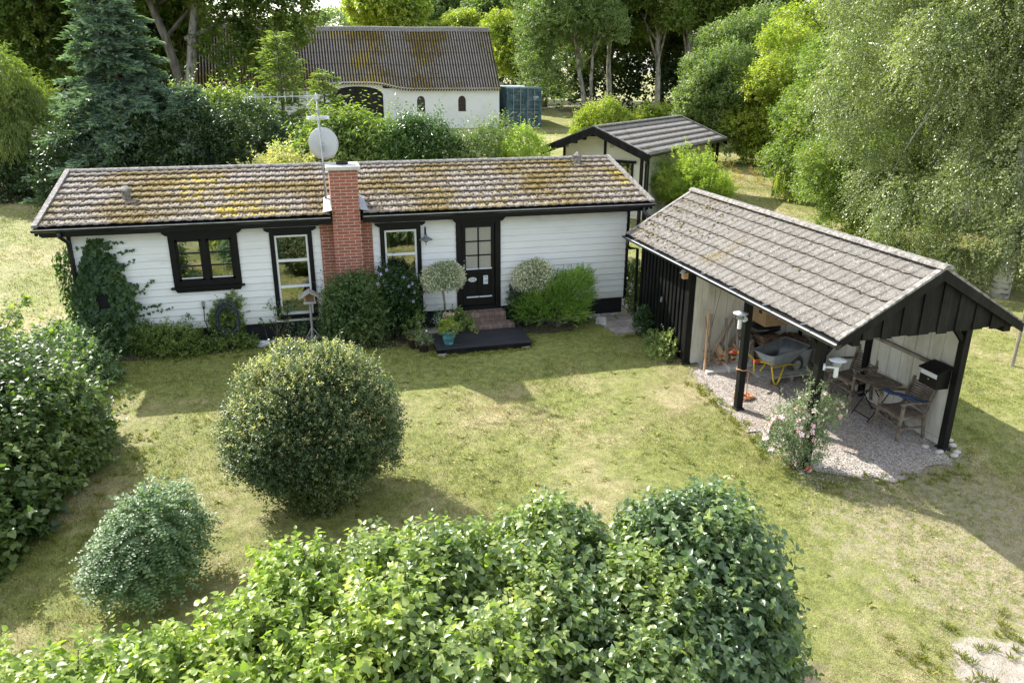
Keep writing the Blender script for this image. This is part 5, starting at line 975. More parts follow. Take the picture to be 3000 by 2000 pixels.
# ================================================================ barn and container
def barn():
    T = thing('barn', 'long whitewashed barn with steep mossy corrugated roof and arched black gate', 'barn', (8, 35.2, 1.9))
    xa, xb, yf, ze, yr, zr = -9.0, 17.45, 35.2, 4.34, 38.35, 8.15
    gt = 1.5
    # wall with arched gate and arched windows: strips
    m = MB(); gx0, gx1, gz0, gzc = 6.62, 9.83, 4.05, 4.52
    def arch(x): t = (x - (gx0 + gx1) / 2) / ((gx1 - gx0) / 2); return gz0 + (gzc - gz0) * math.sqrt(max(0, 1 - t * t))
    def wall(x0, x1, z0, z1): m.box(x0, x1, yf, yf + .4, z0, z1)
    wins = [(11.98, 12.50), (14.68, 15.20)]; ww = [(-1.36, -.48), (1.50, 2.05)]
    xs = [xa]
    for a, b in ww: xs += [a, b]
    xs += [gx0]; segs = []
    wall(xa, ww[0][0], gt, 4.4); wall(ww[0][0], ww[0][1], gt, 3.08); wall(ww[0][0], ww[0][1], 3.92, 4.4); wall(ww[0][1], ww[1][0], gt, 4.4); wall(ww[1][0], ww[1][1], gt, 3.08); wall(ww[1][0], ww[1][1], 3.92, 4.4); wall(ww[1][1], gx0, gt, 4.4)
    wall(gx1, wins[0][0], gt, 4.4); wall(wins[0][1], wins[1][0], gt, 4.4); wall(wins[1][1], xb, gt, 4.4)
    N = 16
    for i in range(N):
        x0 = gx0 + (gx1 - gx0) * i / N; x1 = gx0 + (gx1 - gx0) * (i + 1) / N
        m.add([(x0, yf, arch(x0)), (x1, yf, arch(x1)), (x1, yf, 4.75), (x0, yf, 4.75), (x0, yf + .4, arch(x0)), (x1, yf + .4, arch(x1))], [(0, 1, 2, 3), (0, 4, 5, 1)])
    for a, b in wins:
        wall(a, b, gt, 2.98); K = 8
        for i in range(K):
            x0 = a + (b - a) * i / K; x1 = a + (b - a) * (i + 1) / K; f = lambda x: 3.66 + .26 * math.sqrt(max(0, 1 - ((x - (a + b) / 2) / ((b - a) / 2)) ** 2))
            m.add([(x0, yf, f(x0)), (x1, yf, f(x1)), (x1, yf, 4.4), (x0, yf, 4.4), (x0, yf + .4, f(x0)), (x1, yf + .4, f(x1))], [(0, 1, 2, 3), (0, 4, 5, 1)])
    m.add([(xb, yf, gt), (xb, 41.5, gt), (xb, 41.5, 4.3), (xb, yr, zr - .1), (xb, yf, 4.3)], [(0, 1, 2, 3, 4)]); m.add([(xa, yf, gt), (xa, 41.5, gt), (xa, 41.5, 4.3), (xa, yr, zr - .1), (xa, yf, 4.3)], [(4, 3, 2, 1, 0)])
    m.box(xa, xb, 41.5, 41.6, gt, 4.3); m.build('wall', MATS['plaster'], T)
    c = MB(); n = 60   # cornice lifted over the gate
    def lift(x): u = (x - 8.2) / 2.35; return .40 * math.exp(-(u ** 4)) if abs(u) < 2.5 else 0
    for i in range(n):
        x0 = xa + (xb - xa) * i / n; x1 = xa + (xb - xa) * (i + 1) / n
        for h, o in ((0, .05), (.08, .10)):
            a = 4.24 + h + lift(x0); b = 4.24 + h + lift(x1); c.add([(x0, yf - o, a), (x1, yf - o, b), (x1, yf - o, b + .09), (x0, yf - o, a + .09), (x0, yf, a), (x1, yf, b)], [(0, 1, 2, 3), (0, 4, 5, 1)])
    c.build('cornice', MATS['plaster'], T)
    # corrugated roof
    pitch = .177; spp = 8; nu = int((xb - xa + .1) / pitch * spp); u = np.linspace(xa - .02, xb + .05, nu); V = []; F = []; b0 = 0
    for side in (1, -1):
        Y0, Z0 = yr, zr; Y1, Z1 = (yf - .22, 4.24) if side > 0 else (41.72, 4.1)
        N_ = nrm(np.array([0, -(Z1 - Z0) * -1 * (1 if side > 0 else 1), 0.])); dvec = np.array([0, Y1 - Y0, Z1 - Z0]); nn = np.array([0, -dvec[2] * (1 if dvec[1] > 0 else -1), dvec[1] * (1 if dvec[1] > 0 else -1)]); nn = nn / np.linalg.norm(nn); nn = nn * np.sign(nn[2])
        rows = 5
        for i in range(rows):
            for kk, (t, h) in enumerate(((i / rows, 0), ((i + .5) / rows, .01), ((i + 1) / rows, .022))):
                sag = -.10 * np.exp(-((u - 5.5) / 3.5) ** 2) * (1 - t) - .05 * np.exp(-((u - 12) / 2) ** 2) * (1 - t); lf = np.array([lift(x) for x in u]) * (t ** 3) * (1 if side > 0 else 0)
                P = np.stack([u - .12 * (1 - t) * (u > 17) * 0, np.full(nu, Y0 + (Y1 - Y0) * t) , Z0 + (Z1 - Z0) * t + sag + lf], -1) + (h + .034 * np.cos(u / pitch * 2 * np.pi))[:, None] * nn; V.append(P)
            k = np.arange(nu - 1)
            for r in range(2): F.append(np.stack([b0 + r * nu + k, b0 + r * nu + k + 1, b0 + (r + 1) * nu + k + 1, b0 + (r + 1) * nu + k], -1))
            b0 += 3 * nu
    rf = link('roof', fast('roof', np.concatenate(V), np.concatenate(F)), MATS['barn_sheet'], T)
    r = MB()
    for i in range(24):
        x0 = xa + (xb - xa + .05) * i / 24; x1 = xa + (xb - xa + .05) * (i + 1) / 24 + .02; sg = lambda x: -.10 * math.exp(-((x - 5.5) / 3.5) ** 2) - .05 * math.exp(-((x - 12) / 2) ** 2)
        vs = []
        for x in (x0, x1):
            for dy, dz in ((-.24, -.24), (-.09, .02), (0, .07), (.09, .02), (.24, -.24)): vs.append((x, yr + dy, zr + .03 + dz + sg(x)))
        r.add(vs, [(k, k + 1, 6 + k, 5 + k) for k in range(4)])
    r.build('ridge_cap', MATS['verge'], rf)
    g = MB(); g.box(gx0, 8.15, yf + .25, yf + .3, gt, 4.55); g.build('gate_leaf', MATS['tar_wood'], T); g = MB(); g.box(8.17, gx1, yf + .22, yf + .27, gt, 4.55)
    for z in (2.2, 3.0): g.box(8.2, gx1 - .05, yf + .20, yf + .22, z, z + .06)
    g.build('gate_leaf', MATS['tar_wood'], T)
    for a, b in wins:
        k = MB(); k.box(a, a + .03, yf + .1, yf + .14, 2.98, 3.9).box(b - .03, b, yf + .1, yf + .14, 2.98, 3.9)
        for i in (1, 2): x = a + (b - a) * i / 3; k.box(x - .01, x + .01, yf + .1, yf + .13, 2.98, 3.9)
        for z in (3.0, 3.21, 3.44, 3.67): k.box(a, b, yf + .1, yf + .13, z - .01, z + .012)
        k.box(a - .02, b + .02, yf - .02, yf + .12, 2.95, 2.985); k = k.build('arched_window', MATS['iron_frame'], T); MB().box(a, b, yf + .15, yf + .16, 2.98, 3.95).build('pane', MATS['black_bag'], k)
    for a, b in ww:
        k = MB().box(a, b, yf + .12, yf + .16, 3.08, 3.12).box(a, b, yf + .12, yf + .16, 3.86, 3.9).box(a, a + .04, yf + .12, yf + .16, 3.1, 3.9).box(b - .04, b, yf + .12, yf + .16, 3.1, 3.9).box((a + b) / 2 - .02, (a + b) / 2 + .02, yf + .12, yf + .16, 3.1, 3.9).build('square_window', MATS['iron_frame'], T)
        MB().box(a, b, yf + .17, yf + .18, 3.08, 3.92).build('pane', MATS['black_bag'], k)
barn()
def container():
    T = thing('shipping_container', 'weathered blue-green steel shipping container beside the right end of the barn', 'container', (19.1, 38, 1.85), 0)
    x0, x1, y0, y1, z0, z1 = 17.92, 20.32, 35.0, 41.0, 1.88, 4.42
    m = MB(); m.box(x0 + .04, x1 - .04, y0 + .12, y1, z0 + .06, z1 - .04)
    for i in range(36):
        y = y0 + .2 + i * .16; m.box(x0 + .0, x0 + .04, y, y + .09, z0 + .15, z1 - .12)
    m.build('body', MATS['container_blue'], T)
    MB().box(x0, x0 + .10, y0, y0 + .12, z0, z1).box(x1 - .10, x1, y0, y0 + .12, z0, z1).box(x0 + .1, x1 - .1, y0, y0 + .12, z1 - .13, z1 - .01).box(x0 + .1, x1 - .1, y0, y0 + .12, z0, z0 + .14).build('end_frame', MATS['container_blue'], T)
    MB().box(x0, x1, y0 + .002, y1, z1, z1 + .02).build('roof', MATS['container_roof'], T)
    for a, b in ((x0 + .11, x0 + 1.19), (x0 + 1.21, x1 - .11)):
        d = MB(); d.box(a, b, y0 + .10, y0 + .118, z0 + .15, z1 - .14)
        d.box(a, a + .06, y0 + .02, y0 + .10, z0 + .15, z1 - .14).box(b - .06, b, y0 + .02, y0 + .10, z0 + .15, z1 - .14)
        zz = z0 + .15
        for h in (.0, .36, .66, .95, 1.24, 1.52, 2.10): d.box(a + .06, b - .06, y0 + .02, y0 + .10, zz + h, zz + h + .10)
        d = d.build('door', MATS['container_blue'], T)
        for i, f in enumerate((.33, .78) if a < x0 + 1 else (.22, .66)):
            x = a + (b - a) * f; MB().tube([(x, y0 + .0, z0 + .05), (x, y0 + .0, z1 - .05)], .018, 8).box(x - .03, x + .25, y0 - .01, y0 + .02, z0 + .95, z0 + .99).build('locking_bar', MATS['rust_rod'], d)
        lb = MB()
        if a < x0 + 1: lb.box(a + .12, a + .32, y0 + .095, y0 + .099, z0 + .80, z0 + .92); lb.box(a + .08, a + .26, y0 + .095, y0 + .099, z0 + .48, z0 + .63); lb.box(a + .60, a + .75, y0 + .095, y0 + .099, z0 + .48, z0 + .60)
        else:
            r = random.Random(5); x = b - .40
            for row in range(2):
                x = b - .42
                for k in range(7 if row == 0 else 4): lb.box(x, x + .03, y0 + .095, y0 + .099, z1 - .66 - row * .16, z1 - .56 - row * .16); x += .052
        lb.build('markings', MATS['lamp_white'], d)
container()
tag(MB().prism([(17.6, 42, 4.2), (19.3, 42, 4.2), (19.5, 42, 4.6), (17.6, 42, 4.75)], (0, 0, 0), (0, 1.5, 0)).box(17.6, 19.3, 42.1, 43.4, 1.9, 4.2).build('stacked_sheeting', MATS['cap_stone'], loc=(18.4, 42, 1.9)), 'pale sheeting piled behind the shipping container', 'sheeting')
# brick house glimpsed between the trunks at the left
def far_house():
    T = thing('brick_house', 'pinkish brick house glimpsed between trunks left of the barn', 'house', (-6, 46, 2.5))
    w_ = MB(); w_.box(-9.5, -1.0, 44.0, 50, 2.3, 5.4); w_.prism([(-9.5, 44, 5.4), (-1.0, 44, 5.4), (-5.25, 44, 8.6)], (0, 0, 0), (0, .2, 0)); w_.build('wall', MATS['brick'], T)
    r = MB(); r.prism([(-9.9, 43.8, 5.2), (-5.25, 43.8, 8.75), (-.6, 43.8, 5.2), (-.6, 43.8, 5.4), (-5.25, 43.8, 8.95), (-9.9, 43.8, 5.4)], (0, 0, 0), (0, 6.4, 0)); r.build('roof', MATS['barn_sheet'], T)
    for x in (-8.2, -5.6, -3.0):
        k = MB().box(x, x + .9, 43.95, 44.02, 3.4, 4.6).build('window', MATS['white_paint'], T); MB().box(x + .08, x + .82, 43.93, 43.955, 3.48, 4.52).build('pane', MATS['black_bag'], k)
far_house()
# ================================================================ foliage
leafmat('leaf_lilac_light', [(.09, .15, .03), (.15, .225, .04), (.24, .31, .055), (.38, .40, .08)], .45, .38, .6)
leafmat('leaf_maple', [(.035, .065, .012), (.06, .105, .018), (.105, .155, .025), (.19, .20, .035)], .45)
leafmat('leaf_dark', [(.015, .035, .012), (.03, .06, .018), (.05, .085, .022)], .3, .4)
leafmat('leaf_ash', [(.05, .09, .03), (.085, .14, .045), (.14, .20, .07), (.22, .27, .10)], .4)
leafmat('leaf_yellowgreen', [(.09, .14, .02), (.15, .21, .03), (.24, .29, .05), (.32, .33, .07)], .5)
leafmat('leaf_birch', [(.06, .09, .035), (.11, .15, .06), (.18, .225, .095), (.32, .36, .19)], .35, .35, .7)
leafmat('leaf_hazel', [(.045, .09, .018), (.09, .15, .03), (.15, .21, .045), (.21, .25, .06)], .45)
leafmat('leaf_hazel_dark', [(.025, .055, .014), (.05, .095, .022), (.09, .145, .035), (.16, .21, .05)], .4, .4, .6)
leafmat('leaf_lilac', [(.07, .125, .035), (.125, .19, .05), (.20, .27, .065), (.32, .37, .09)], .38, .33, .8)
leafmat('leaf_lilac_dark', [(.045, .09, .035), (.08, .14, .05), (.13, .20, .07)], .32, .36, .7)
leafmat('leaf_lilac_yellow', [(.12, .20, .03), (.19, .28, .04), (.27, .36, .05), (.42, .44, .07)], .5, .4)
leafmat('leaf_ball', [(.022, .045, .016), (.045, .08, .025), (.09, .13, .045), (.18, .21, .09)], .35, .38, .6)
leafmat('leaf_tip', [(.20, .24, .08), (.32, .33, .14), (.42, .40, .21)], .4)
leafmat('leaf_grey', [(.06, .115, .05), (.10, .17, .075), (.17, .25, .11)], .4, .45, .5)
leafmat('needle_blue', [(.055, .105, .075), (.11, .18, .135), (.21, .30, .24)], .3, .5, .4)
leafmat('needle_larch', [(.08, .14, .045), (.15, .21, .07), (.24, .29, .11)], .45)
leafmat('leaf_willow', [(.12, .19, .03), (.2, .28, .045), (.30, .36, .08)], .5, .4)
leafmat('leaf_weeping', [(.08, .13, .03), (.14, .19, .05), (.22, .27, .09)], .45)
leafmat('leaf_euonymus', [(.05, .11, .04), (.20, .27, .12), (.50, .54, .34), (.62, .64, .46), (.64, .65, .52)], .1, .4, gain=1.3)
leafmat('leaf_ivy', [(.014, .04, .010), (.026, .065, .015), (.06, .115, .022)], .25, .4, .35)
leafmat('leaf_hydrangea', [(.035, .08, .022), (.07, .125, .035), (.13, .18, .055)], .35, .35)
leafmat('leaf_juniper', [(.04, .10, .015), (.11, .21, .03), (.27, .40, .07)], .4, gain=1.6)
leafmat('leaf_laurel', [(.03, .075, .015), (.05, .11, .02), (.09, .16, .03)], .3, .25, .9)
leafmat('leaf_rose', [(.06, .11, .045), (.13, .18, .09), (.26, .30, .20)], .35)
leafmat('leaf_dry', [(.20, .13, .06), (.30, .21, .10), (.36, .28, .15)], .3)
def foliage(name, VF, m, parent): return link(name, fast(name, *VF), MATS[m], parent)
def tree(name, label, cat, base, crown_c, crown_r, m, nleafy, leaf, bark='bark', nb=34, rb=1.3, r0=.25, seed=1, group=None, tw=.55, nl=9, grav=.25, shape=DIAM, wid=None, low=-.6, extra=None, nlimb=16, twdir=.5, inner=.2, lean=None):
    rg = np.random.default_rng(seed); T = thing(name, label, cat, base, group=group)
    bl = subblobs(crown_c, crown_r, nb, rb, rg, low=low) + (extra or [])
    P, D = shell(bl, nleafy, rg, inner=inner); D = nrm(D * .9 + np.array([0, 0, twdir]) + rg.normal(size=D.shape) * .35)
    foliage('crown', twigs(P, D, tw, nl, leaf, wid or leaf * .62, shape, rg, grav=grav), m, T)
    mb = MB(); top = (crown_c[0], crown_c[1], crown_c[2] + crown_r[2] * .6) if lean is None else lean
    limbs(mb, base, top, r0, bl, rg, nlimb); mb.build('trunk', MATS[bark], T, smooth=True)
    return T
def dup(T, loc, rz, sc_, label, group=None):
    r = T.copy(); C.objects.link(r); r.location = loc; r.rotation_euler = (0, 0, rz); r.scale = (sc_, sc_, sc_); r['label'] = label
    if group: r['group'] = group
    for ch in list(T.children):
        c = ch.copy(); C.objects.link(c); c.parent = r
    return r
def shrub(name, label, cat, base, blobs, m, ntw, leaf, wid=None, tw=.18, nl=8, shape=DIAM, seed=1, stems=14, up=.35, grav=.15, zmin=None, low=-.7, inner=.2, group=None, stem_r=.012, stemmat='stem', spread=.8, upn=.7):
    rg = np.random.default_rng(seed); T = thing(name, label, cat, base, group=group)
    P, D = shell(blobs, ntw, rg, inner=inner, zmin=zmin, low=low); br = float(np.mean([q[3] for q in blobs])); fq = 3.2 / max(br, .15)
    P = P + D * (br * .13 * np.sin(P[:, :1] * fq * 1.3) * np.sin(P[:, 1:2] * fq * 1.1 + 1) + br * .10 * np.sin(P[:, 2:3] * fq * 2.1 + P[:, :1] * fq * 1.7)); D = nrm(D * .8 + np.array([0, 0, up]) + rg.normal(size=D.shape) * .35)
    lg = rg.random(len(P)) < .07
    f = foliage('foliage', merge([twigs(P[~lg], D[~lg], tw, nl, leaf, wid or leaf * .6, shape, rg, grav=grav, spread=spread, upn=upn), twigs(P[lg], D[lg] + np.array([0, 0, .3]), tw * 2.1, int(nl * 1.6), leaf, wid or leaf * .6, shape, rg, grav=grav, spread=spread, upn=upn)]), m, T)
    if stems:
        mb = MB()
        for i in range(stems):
            b = np.array(blobs[rg.integers(len(blobs))]); e = b[:3] + rdir(1, rg)[0] * b[3:6] * .85; s = np.array(base) + np.append(rg.normal(size=2) * .08, 0); mid = (s + e) / 2 + np.array([0, 0, -.05]) + rg.normal(size=3) * .04
            mb.tube([s, mid, e], [stem_r, stem_r * .7, stem_r * .3], 5, cap=False)
        mb.build('stems', MATS[stemmat], T)
    return T
# ---- clipped round bush in the middle of the lawn
def ball_bush():
    bx, by = 4.45, -6.82; rg = np.random.default_rng(21); cx, cy, cz = 4.43, -6.48, .80
    T = thing('round_bush', 'large clipped dome-shaped dark green bush standing alone in the middle of the lawn', 'bush', (bx, by, g1(bx, by)))
    def wob(P): q = P - np.array([cx, cy, cz]); return P + nrm(q) * (.055 * np.sin(P[:, :1] * 6 + 1) * np.sin(P[:, 1:2] * 7) + .045 * np.sin(P[:, 2:3] * 8 + P[:, :1] * 9) + .07 * np.sin(P[:, :1] * 2.3 + .4) * np.sin(P[:, 2:3] * 2.9 + P[:, 1:2]) - .05 * (q[:, 2:3] > .55) * np.sin(P[:, :1] * 3) + rg.normal(size=(len(P), 1)) * .035)
    P, D = shell([(cx, cy, cz, 1.12, 1.06, 1.12)], 12500, rg, inner=.10, low=-.42); P = wob(P)
    # hollows where the foliage opens
    hol = np.sin(P[:, 0] * 9.1 + 2 * P[:, 2]) * np.sin(P[:, 1] * 8.3 + 1) * np.sin(P[:, 2] * 10.7 + P[:, 0] * 4); P[hol > .30] -= D[hol > .30] * .24; kp = (rg.random(len(P)) < .35) | (P[:, 2] > .55) | (np.sin(P[:, 0] * 11) * np.sin(P[:, 1] * 9 + P[:, 2] * 7) > -.15); P = P[kp]; D = D[kp]
    n = 2300; t = rg.random(n) ** .65; a = rg.uniform(0, 6.283, n); r = (.22 + .80 * t) * rg.uniform(.7, 1.0, n); Q = np.stack([bx + (cx - bx) * t + r * np.cos(a), by + (cy - by) * t + r * np.sin(a), -.28 + .78 * t], -1)
    DQ = np.stack([np.cos(a), np.sin(a), .5 * np.ones(n)], -1); P = np.concatenate([P, Q]); D = np.concatenate([nrm(D + np.array([0, 0, .45])), DQ]); D = nrm(D + rg.normal(size=D.shape) * .5)
    foliage('foliage', twigs(P, D, .15, 9, .036, .023, DIAM, rg, grav=.1), 'leaf_ball', T)
    k = rg.random(len(P)) < .02; foliage('stray_shoots', twigs(P[k], nrm(D[k] + np.array([0, 0, .5])), .26, 12, .034, .022, DIAM, rg, grav=0), 'leaf_ball', T)
    P, D = shell([(cx, cy, cz + .03, 1.14, 1.08, 1.13)], 5200, rg, inner=0, low=.1); P = wob(P); k = rg.random(len(P)) < (P[:, 2] - .8) * .7 + .05; P = P[k]; D = nrm(D[k] + np.array([0, 0, .6]) + rg.normal(size=D[k].shape) * .4)
    foliage('young_shoots', twigs(P, D, .12, 6, .030, .02, DIAM, rg, grav=0), 'leaf_tip', T)
    mb = MB()
    for i in range(110):
        a = rg.uniform(0, 6.283); s = np.array([bx + .13 * math.cos(a), by + .13 * math.sin(a), -.30]); e = np.array([cx + rg.uniform(.5, 1.0) * math.cos(a), cy + rg.uniform(.5, .95) * math.sin(a), rg.uniform(.35, 1.3)]); mb.tube([s, (s + e) / 2 + np.array([0, 0, -.06]), e], [.017, .012, .006], 5, cap=False)
    mb.build('stems', MATS['bark_pale'], T)
ball_bush()
# ---- lilac hedge in the foreground
def lilac(label, base, blobs, m, n, seed, shoots=60, m2=None, leaf=.059, sh=1.0):
    n = int(n * 1.6)
    rg = np.random.default_rng(seed); T = thing('lilac_bush', label, 'bush', base)
    P, D = shell(blobs, n, rg, inner=.22, low=-.8, zmin=-.4); D = nrm(D * .75 + np.array([0, 0, .35]) + rg.normal(size=D.shape) * .3)
    P += D * (.10 * np.sin(P[:, :1] * 7.3) * np.sin(P[:, 1:2] * 6.1 + 1) * np.sin(P[:, 2:3] * 5.7)); h_ = rg.random(len(P)) < .5; V1 = merge([twigs(P[h_], D[h_], .22, 7, leaf * 1.12, leaf * .88, HEART, rg, grav=.35, spread=.95, upn=.55), twigs(P[~h_], D[~h_], .20, 8, leaf * .85, leaf * .66, HEART, rg, grav=.2, spread=.9, upn=.5)])
    B = np.array(blobs); i = rg.integers(0, len(B), shoots); a = rg.uniform(0, 6.283, shoots); q = rg.uniform(0, .8, shoots); S = np.stack([B[i, 0] + B[i, 3] * q * np.cos(a), B[i, 1] + B[i, 4] * q * np.sin(a), B[i, 2] + B[i, 5] * np.sqrt(1 - q * q) * .93], -1)
    shl = .26 * sh
    DS = nrm(np.stack([rg.normal(size=shoots) * .18 + .2 * np.cos(a) * q, rg.normal(size=shoots) * .12 + .2 * np.sin(a) * q, np.ones(shoots)], -1))
    V2 = twigs(S, DS, .34 * sh, 12, leaf * .8, leaf * .6, HEART, rg, grav=-.05, spread=1.0, upn=.5)
    foliage('foliage', merge([V1, V2]), m, T)
    if m2:
        k = rg.random(len(P)) < .26 * (np.sin(P[:, 0] * 4.1 + 1) * np.sin(P[:, 1] * 3.7) > -.2); foliage('young_foliage', twigs(P[k] + D[k] * .06, D[k], .22, 7, leaf * .95, leaf * .66, HEART, rg, grav=.2, spread=.9, upn=.6), m2, T)
    mb = MB()
    for s, d in zip(S, DS): mb.tube([s - d * .25, s + d * .25], [.007, .004], 4, cap=False)
    for k in range(26):
        b = B[rg.integers(len(B))]; e = b[:3] + rdir(1, rg)[0] * b[3:6] * .8; e[2] = max(e[2], .2); s = np.array([b[0] + rg.normal() * .15, b[1] + rg.normal() * .2, -.5]); mb.tube([s, (s + e) / 2 + rg.normal(size=3) * .06, e], [.022, .015, .006], 5, cap=False)
    mb.build('stems', MATS['stem'], T)
lilac('rounded darker green lilac bush forming the right end of the foreground hedge', (7.85, -11.3, -.45), [(7.95, -11.1, .72, .80, .74, 1.0), (8.0, -11.65, .62, .55, .5, .75), (7.55, -11.9, .3, .5, .5, .9), (7.7, -11.4, .1, .6, .6, .7)], 'leaf_lilac_dark', 3300, 31, 60, 'leaf_lilac')
lilac('tall mid-green lilac bush in the middle of the foreground hedge', (6.7, -11.4, -.45), [(6.55, -10.85, .55, .72, .78, 1.08), (7.1, -11.6, .35, .62, .75, 1.1), (6.25, -11.6, .35, .62, .7, 1.15), (6.75, -12.25, .2, .8, .6, 1.0)], 'leaf_lilac', 4600, 32, 90, 'leaf_lilac_dark')
lilac('fresh green lilac bush left of the tall mid-green one in the foreground hedge', (5.4, -11.5, -.45), [(5.45, -10.95, .62, .68, .72, 1.0), (5.0, -11.6, .5, .6, .75, 1.15), (5.6, -12.1, .4, .7, .65, 1.1), (4.95, -10.9, .6, .5, .55, .98)], 'leaf_lilac', 4300, 33, 110, 'leaf_lilac_yellow')
lilac('bright green lilac bush with yellow shoots, second from the left in the foreground hedge', (4.2, -11.7, -.45), [(4.35, -10.85, .60, .60, .62, .98), (3.95, -11.45, .5, .55, .62, 1.05), (4.5, -11.9, .45, .6, .6, 1.1), (3.75, -12.1, .45, .5, .5, 1.0)], 'leaf_lilac_light', 3800, 34, 90, 'leaf_lilac_yellow')
lilac('yellow-green bush filling the bottom left corner of the hedge', (2.9, -11.9, -.45), [(3.35, -11.65, .52, .50, .55, 1.0), (2.75, -11.7, .50, .55, .6, 1.0), (3.1, -12.2, .45, .6, .5, 1.1), (2.1, -11.6, .52, .6, .6, 1.0), (1.5, -11.4, .5, .6, .6, .95), (2.3, -12.2, .52, .5, .5, .95)], 'leaf_lilac_light', 4600, 35, 90, 'leaf_lilac_yellow', leaf=.054)
# pale seedling poking out of the hedge
shrub('maple_seedling', 'pale yellow maple seedling poking out of the hedge', 'seedling', (5.15, -10.95, .2), [(5.12, -10.85, 1.45, .10, .10, .16)], 'leaf_tip', 16, .075, .07, tw=.10, nl=4, shape=LOBED, seed=3, stems=3, up=.8, stem_r=.006)
# ---- low arching shrub on the left
def arching():
    rg = np.random.default_rng(41); c = np.array([2.45, -8.15, -.3]); T = thing('arching_bush', 'low grey-green arching bush with small paired leaves on the left of the lawn', 'bush', tuple(c))
    bl = [(2.48, -8.05, .40, .36, .34, .46), (2.22, -8.12, .20, .32, .30, .34), (2.70, -7.95, .30, .28, .30, .36), (2.45, -8.30, .08, .40, .28, .32), (2.62, -7.85, .58, .24, .24, .28)]
    P, D = shell(bl, 1250, rg, inner=.25, low=-.6, zmin=-.25); H = D.copy(); H[:, 2] = .25; D = nrm(nrm(H) * .9 + np.array([-.15, 0, .1]) + rg.normal(size=P.shape) * np.array([.35, .35, .22])); n = 16; L = rg.uniform(.16, .40, len(P)); Vs = []
    up = np.array([0, 0, 1.]); S = nrm(np.cross(D, up) + 1e-4); t = (np.arange(n) + .5) / n
    Q = P[:, None] + D[:, None] * (L[:, None] * t[None])[..., None] - up * (.45 * L[:, None] * t[None] ** 2)[..., None]; sg = np.where(np.arange(n) % 2, 1., -1.)[None, :, None]
    A = S[:, None] * sg + D[:, None] * .5 + rg.normal(size=Q.shape) * .2; N = up + rg.normal(size=Q.shape) * .35 + D[:, None] * .3
    foliage('foliage', leaves(Q.reshape(-1, 3), A.reshape(-1, 3), nrm(N.reshape(-1, 3)), .046, .030, DIAM, rg, var=.4), 'leaf_grey', T); mb = MB()
    for i in range(46): e = P[rg.integers(len(P))]; mb.tube([c + np.append(rg.normal(size=2) * .05, 0), (c + e) / 2 + np.array([0, 0, .10]), e], [.008, .006, .003], 4, cap=False)
    mb.build('stems', MATS['stem'], T)
arching()
# ---- big hazel mass at the left edge
shrub('hazel_bush', 'big dark green hazel bush filling the left edge of the lawn', 'bush', (.1, -4.8, -.15), [(.15, -4.75, .50, 1.0, 1.25, .95), (-.65, -3.7, .50, 1.0, 1.1, .9), (-.9, -5.2, .7, 1.2, 1.3, 1.1), (.35, -5.6, .2, .65, .8, .65), (-.3, -3.0, .3, .65, .7, .6), (.75, -4.5, .25, .45, .6, .5)], 'leaf_hazel_dark', 7600, .070, .056, tw=.26, nl=7, shape=HEART, seed=51, stems=40, up=.25, grav=.3, stem_r=.02, zmin=-.15)
shrub('vine', 'sprawling grapevine with broad lobed leaves at the lower left edge of the lawn', 'vine', (.4, -6.9, -.2), [(.1, -6.9, .0, .62, .75, .55), (-.3, -7.6, -.05, .6, .75, .45), (.5, -6.4, -.1, .35, .45, .3), (-.5, -6.3, .4, .75, .8, .75)], 'leaf_hazel_dark', 1900, .09, .09, tw=.2, nl=6, shape=LOBED, seed=52, stems=14, up=.2, grav=.25, zmin=-.25)
def sprigs(name, label, pts, m, leaf, seed, L=.9):
    rg = np.random.default_rng(seed); T = thing(name, label, 'branch', tuple(pts[0][0])); mb = MB(); Vs = []
    for a, b in pts:
        a = np.array(a, float); b = np.array(b, float); mid = (a + b) / 2 + np.array([0, 0, .06]); mb.tube([a, mid, b], [.012, .008, .004], 5, cap=False)
        P = a + (b - a) * np.linspace(.15, .97, 26)[:, None] + rg.normal(size=(26, 3)) * .02; D = nrm((b - a)[None] + rg.normal(size=(26, 3)) * .9)
        Vs.append(twigs(P, D, .14, 4, leaf, leaf * .8, HEART, rg, grav=.3))
    foliage('foliage', merge(Vs), m, T); mb.build('stems', MATS['stem'], T)
sprigs('hazel_branch', 'long hazel shoots rising above the bush at the left edge', [((-.6, -3.0, 1.2), (-.15, -2.35, 1.95)), ((-.8, -2.9, 1.1), (-.5, -2.1, 1.7)), ((-.4, -3.0, 1.0), (.3, -2.5, 1.45)), ((-1, -2.6, .9), (-.9, -2.0, 1.9))], 'leaf_hazel', .08, 5)
shrub('honeysuckle', 'glossy pale-leaved honeysuckle bush sprawling below the left corner of the house', 'bush', (.1, -1.6, 0), [(-.05, -1.45, .35, .6, .55, .50), (-.5, -1.9, .4, .6, .6, .5), (.35, -1.7, .15, .45, .5, .32), (-.2, -.9, .4, .4, .4, .45)], 'leaf_grey', 1500, .055, .04, tw=.2, nl=7, seed=53, stems=12, shape=HEART)
b_ = MB(); b_.lathe([(.11, -.05), (.09, .2), (.085, .5), (.06, .62), (.0, .66)], (.18, -.78, 0), 9)
for i, v in enumerate(b_.v): b_.v[i] = (v[0] + .02 * math.sin(i * 3.3), v[1] + .02 * math.cos(i * 2.1), v[2] + .03 * math.sin(i * 1.7))
tag(b_.build('old_stump', MATS['bark_pale'], loc=(.18, -.78, 0)), 'weathered bracket-covered tree stump at the left corner of the house', 'tree stump')
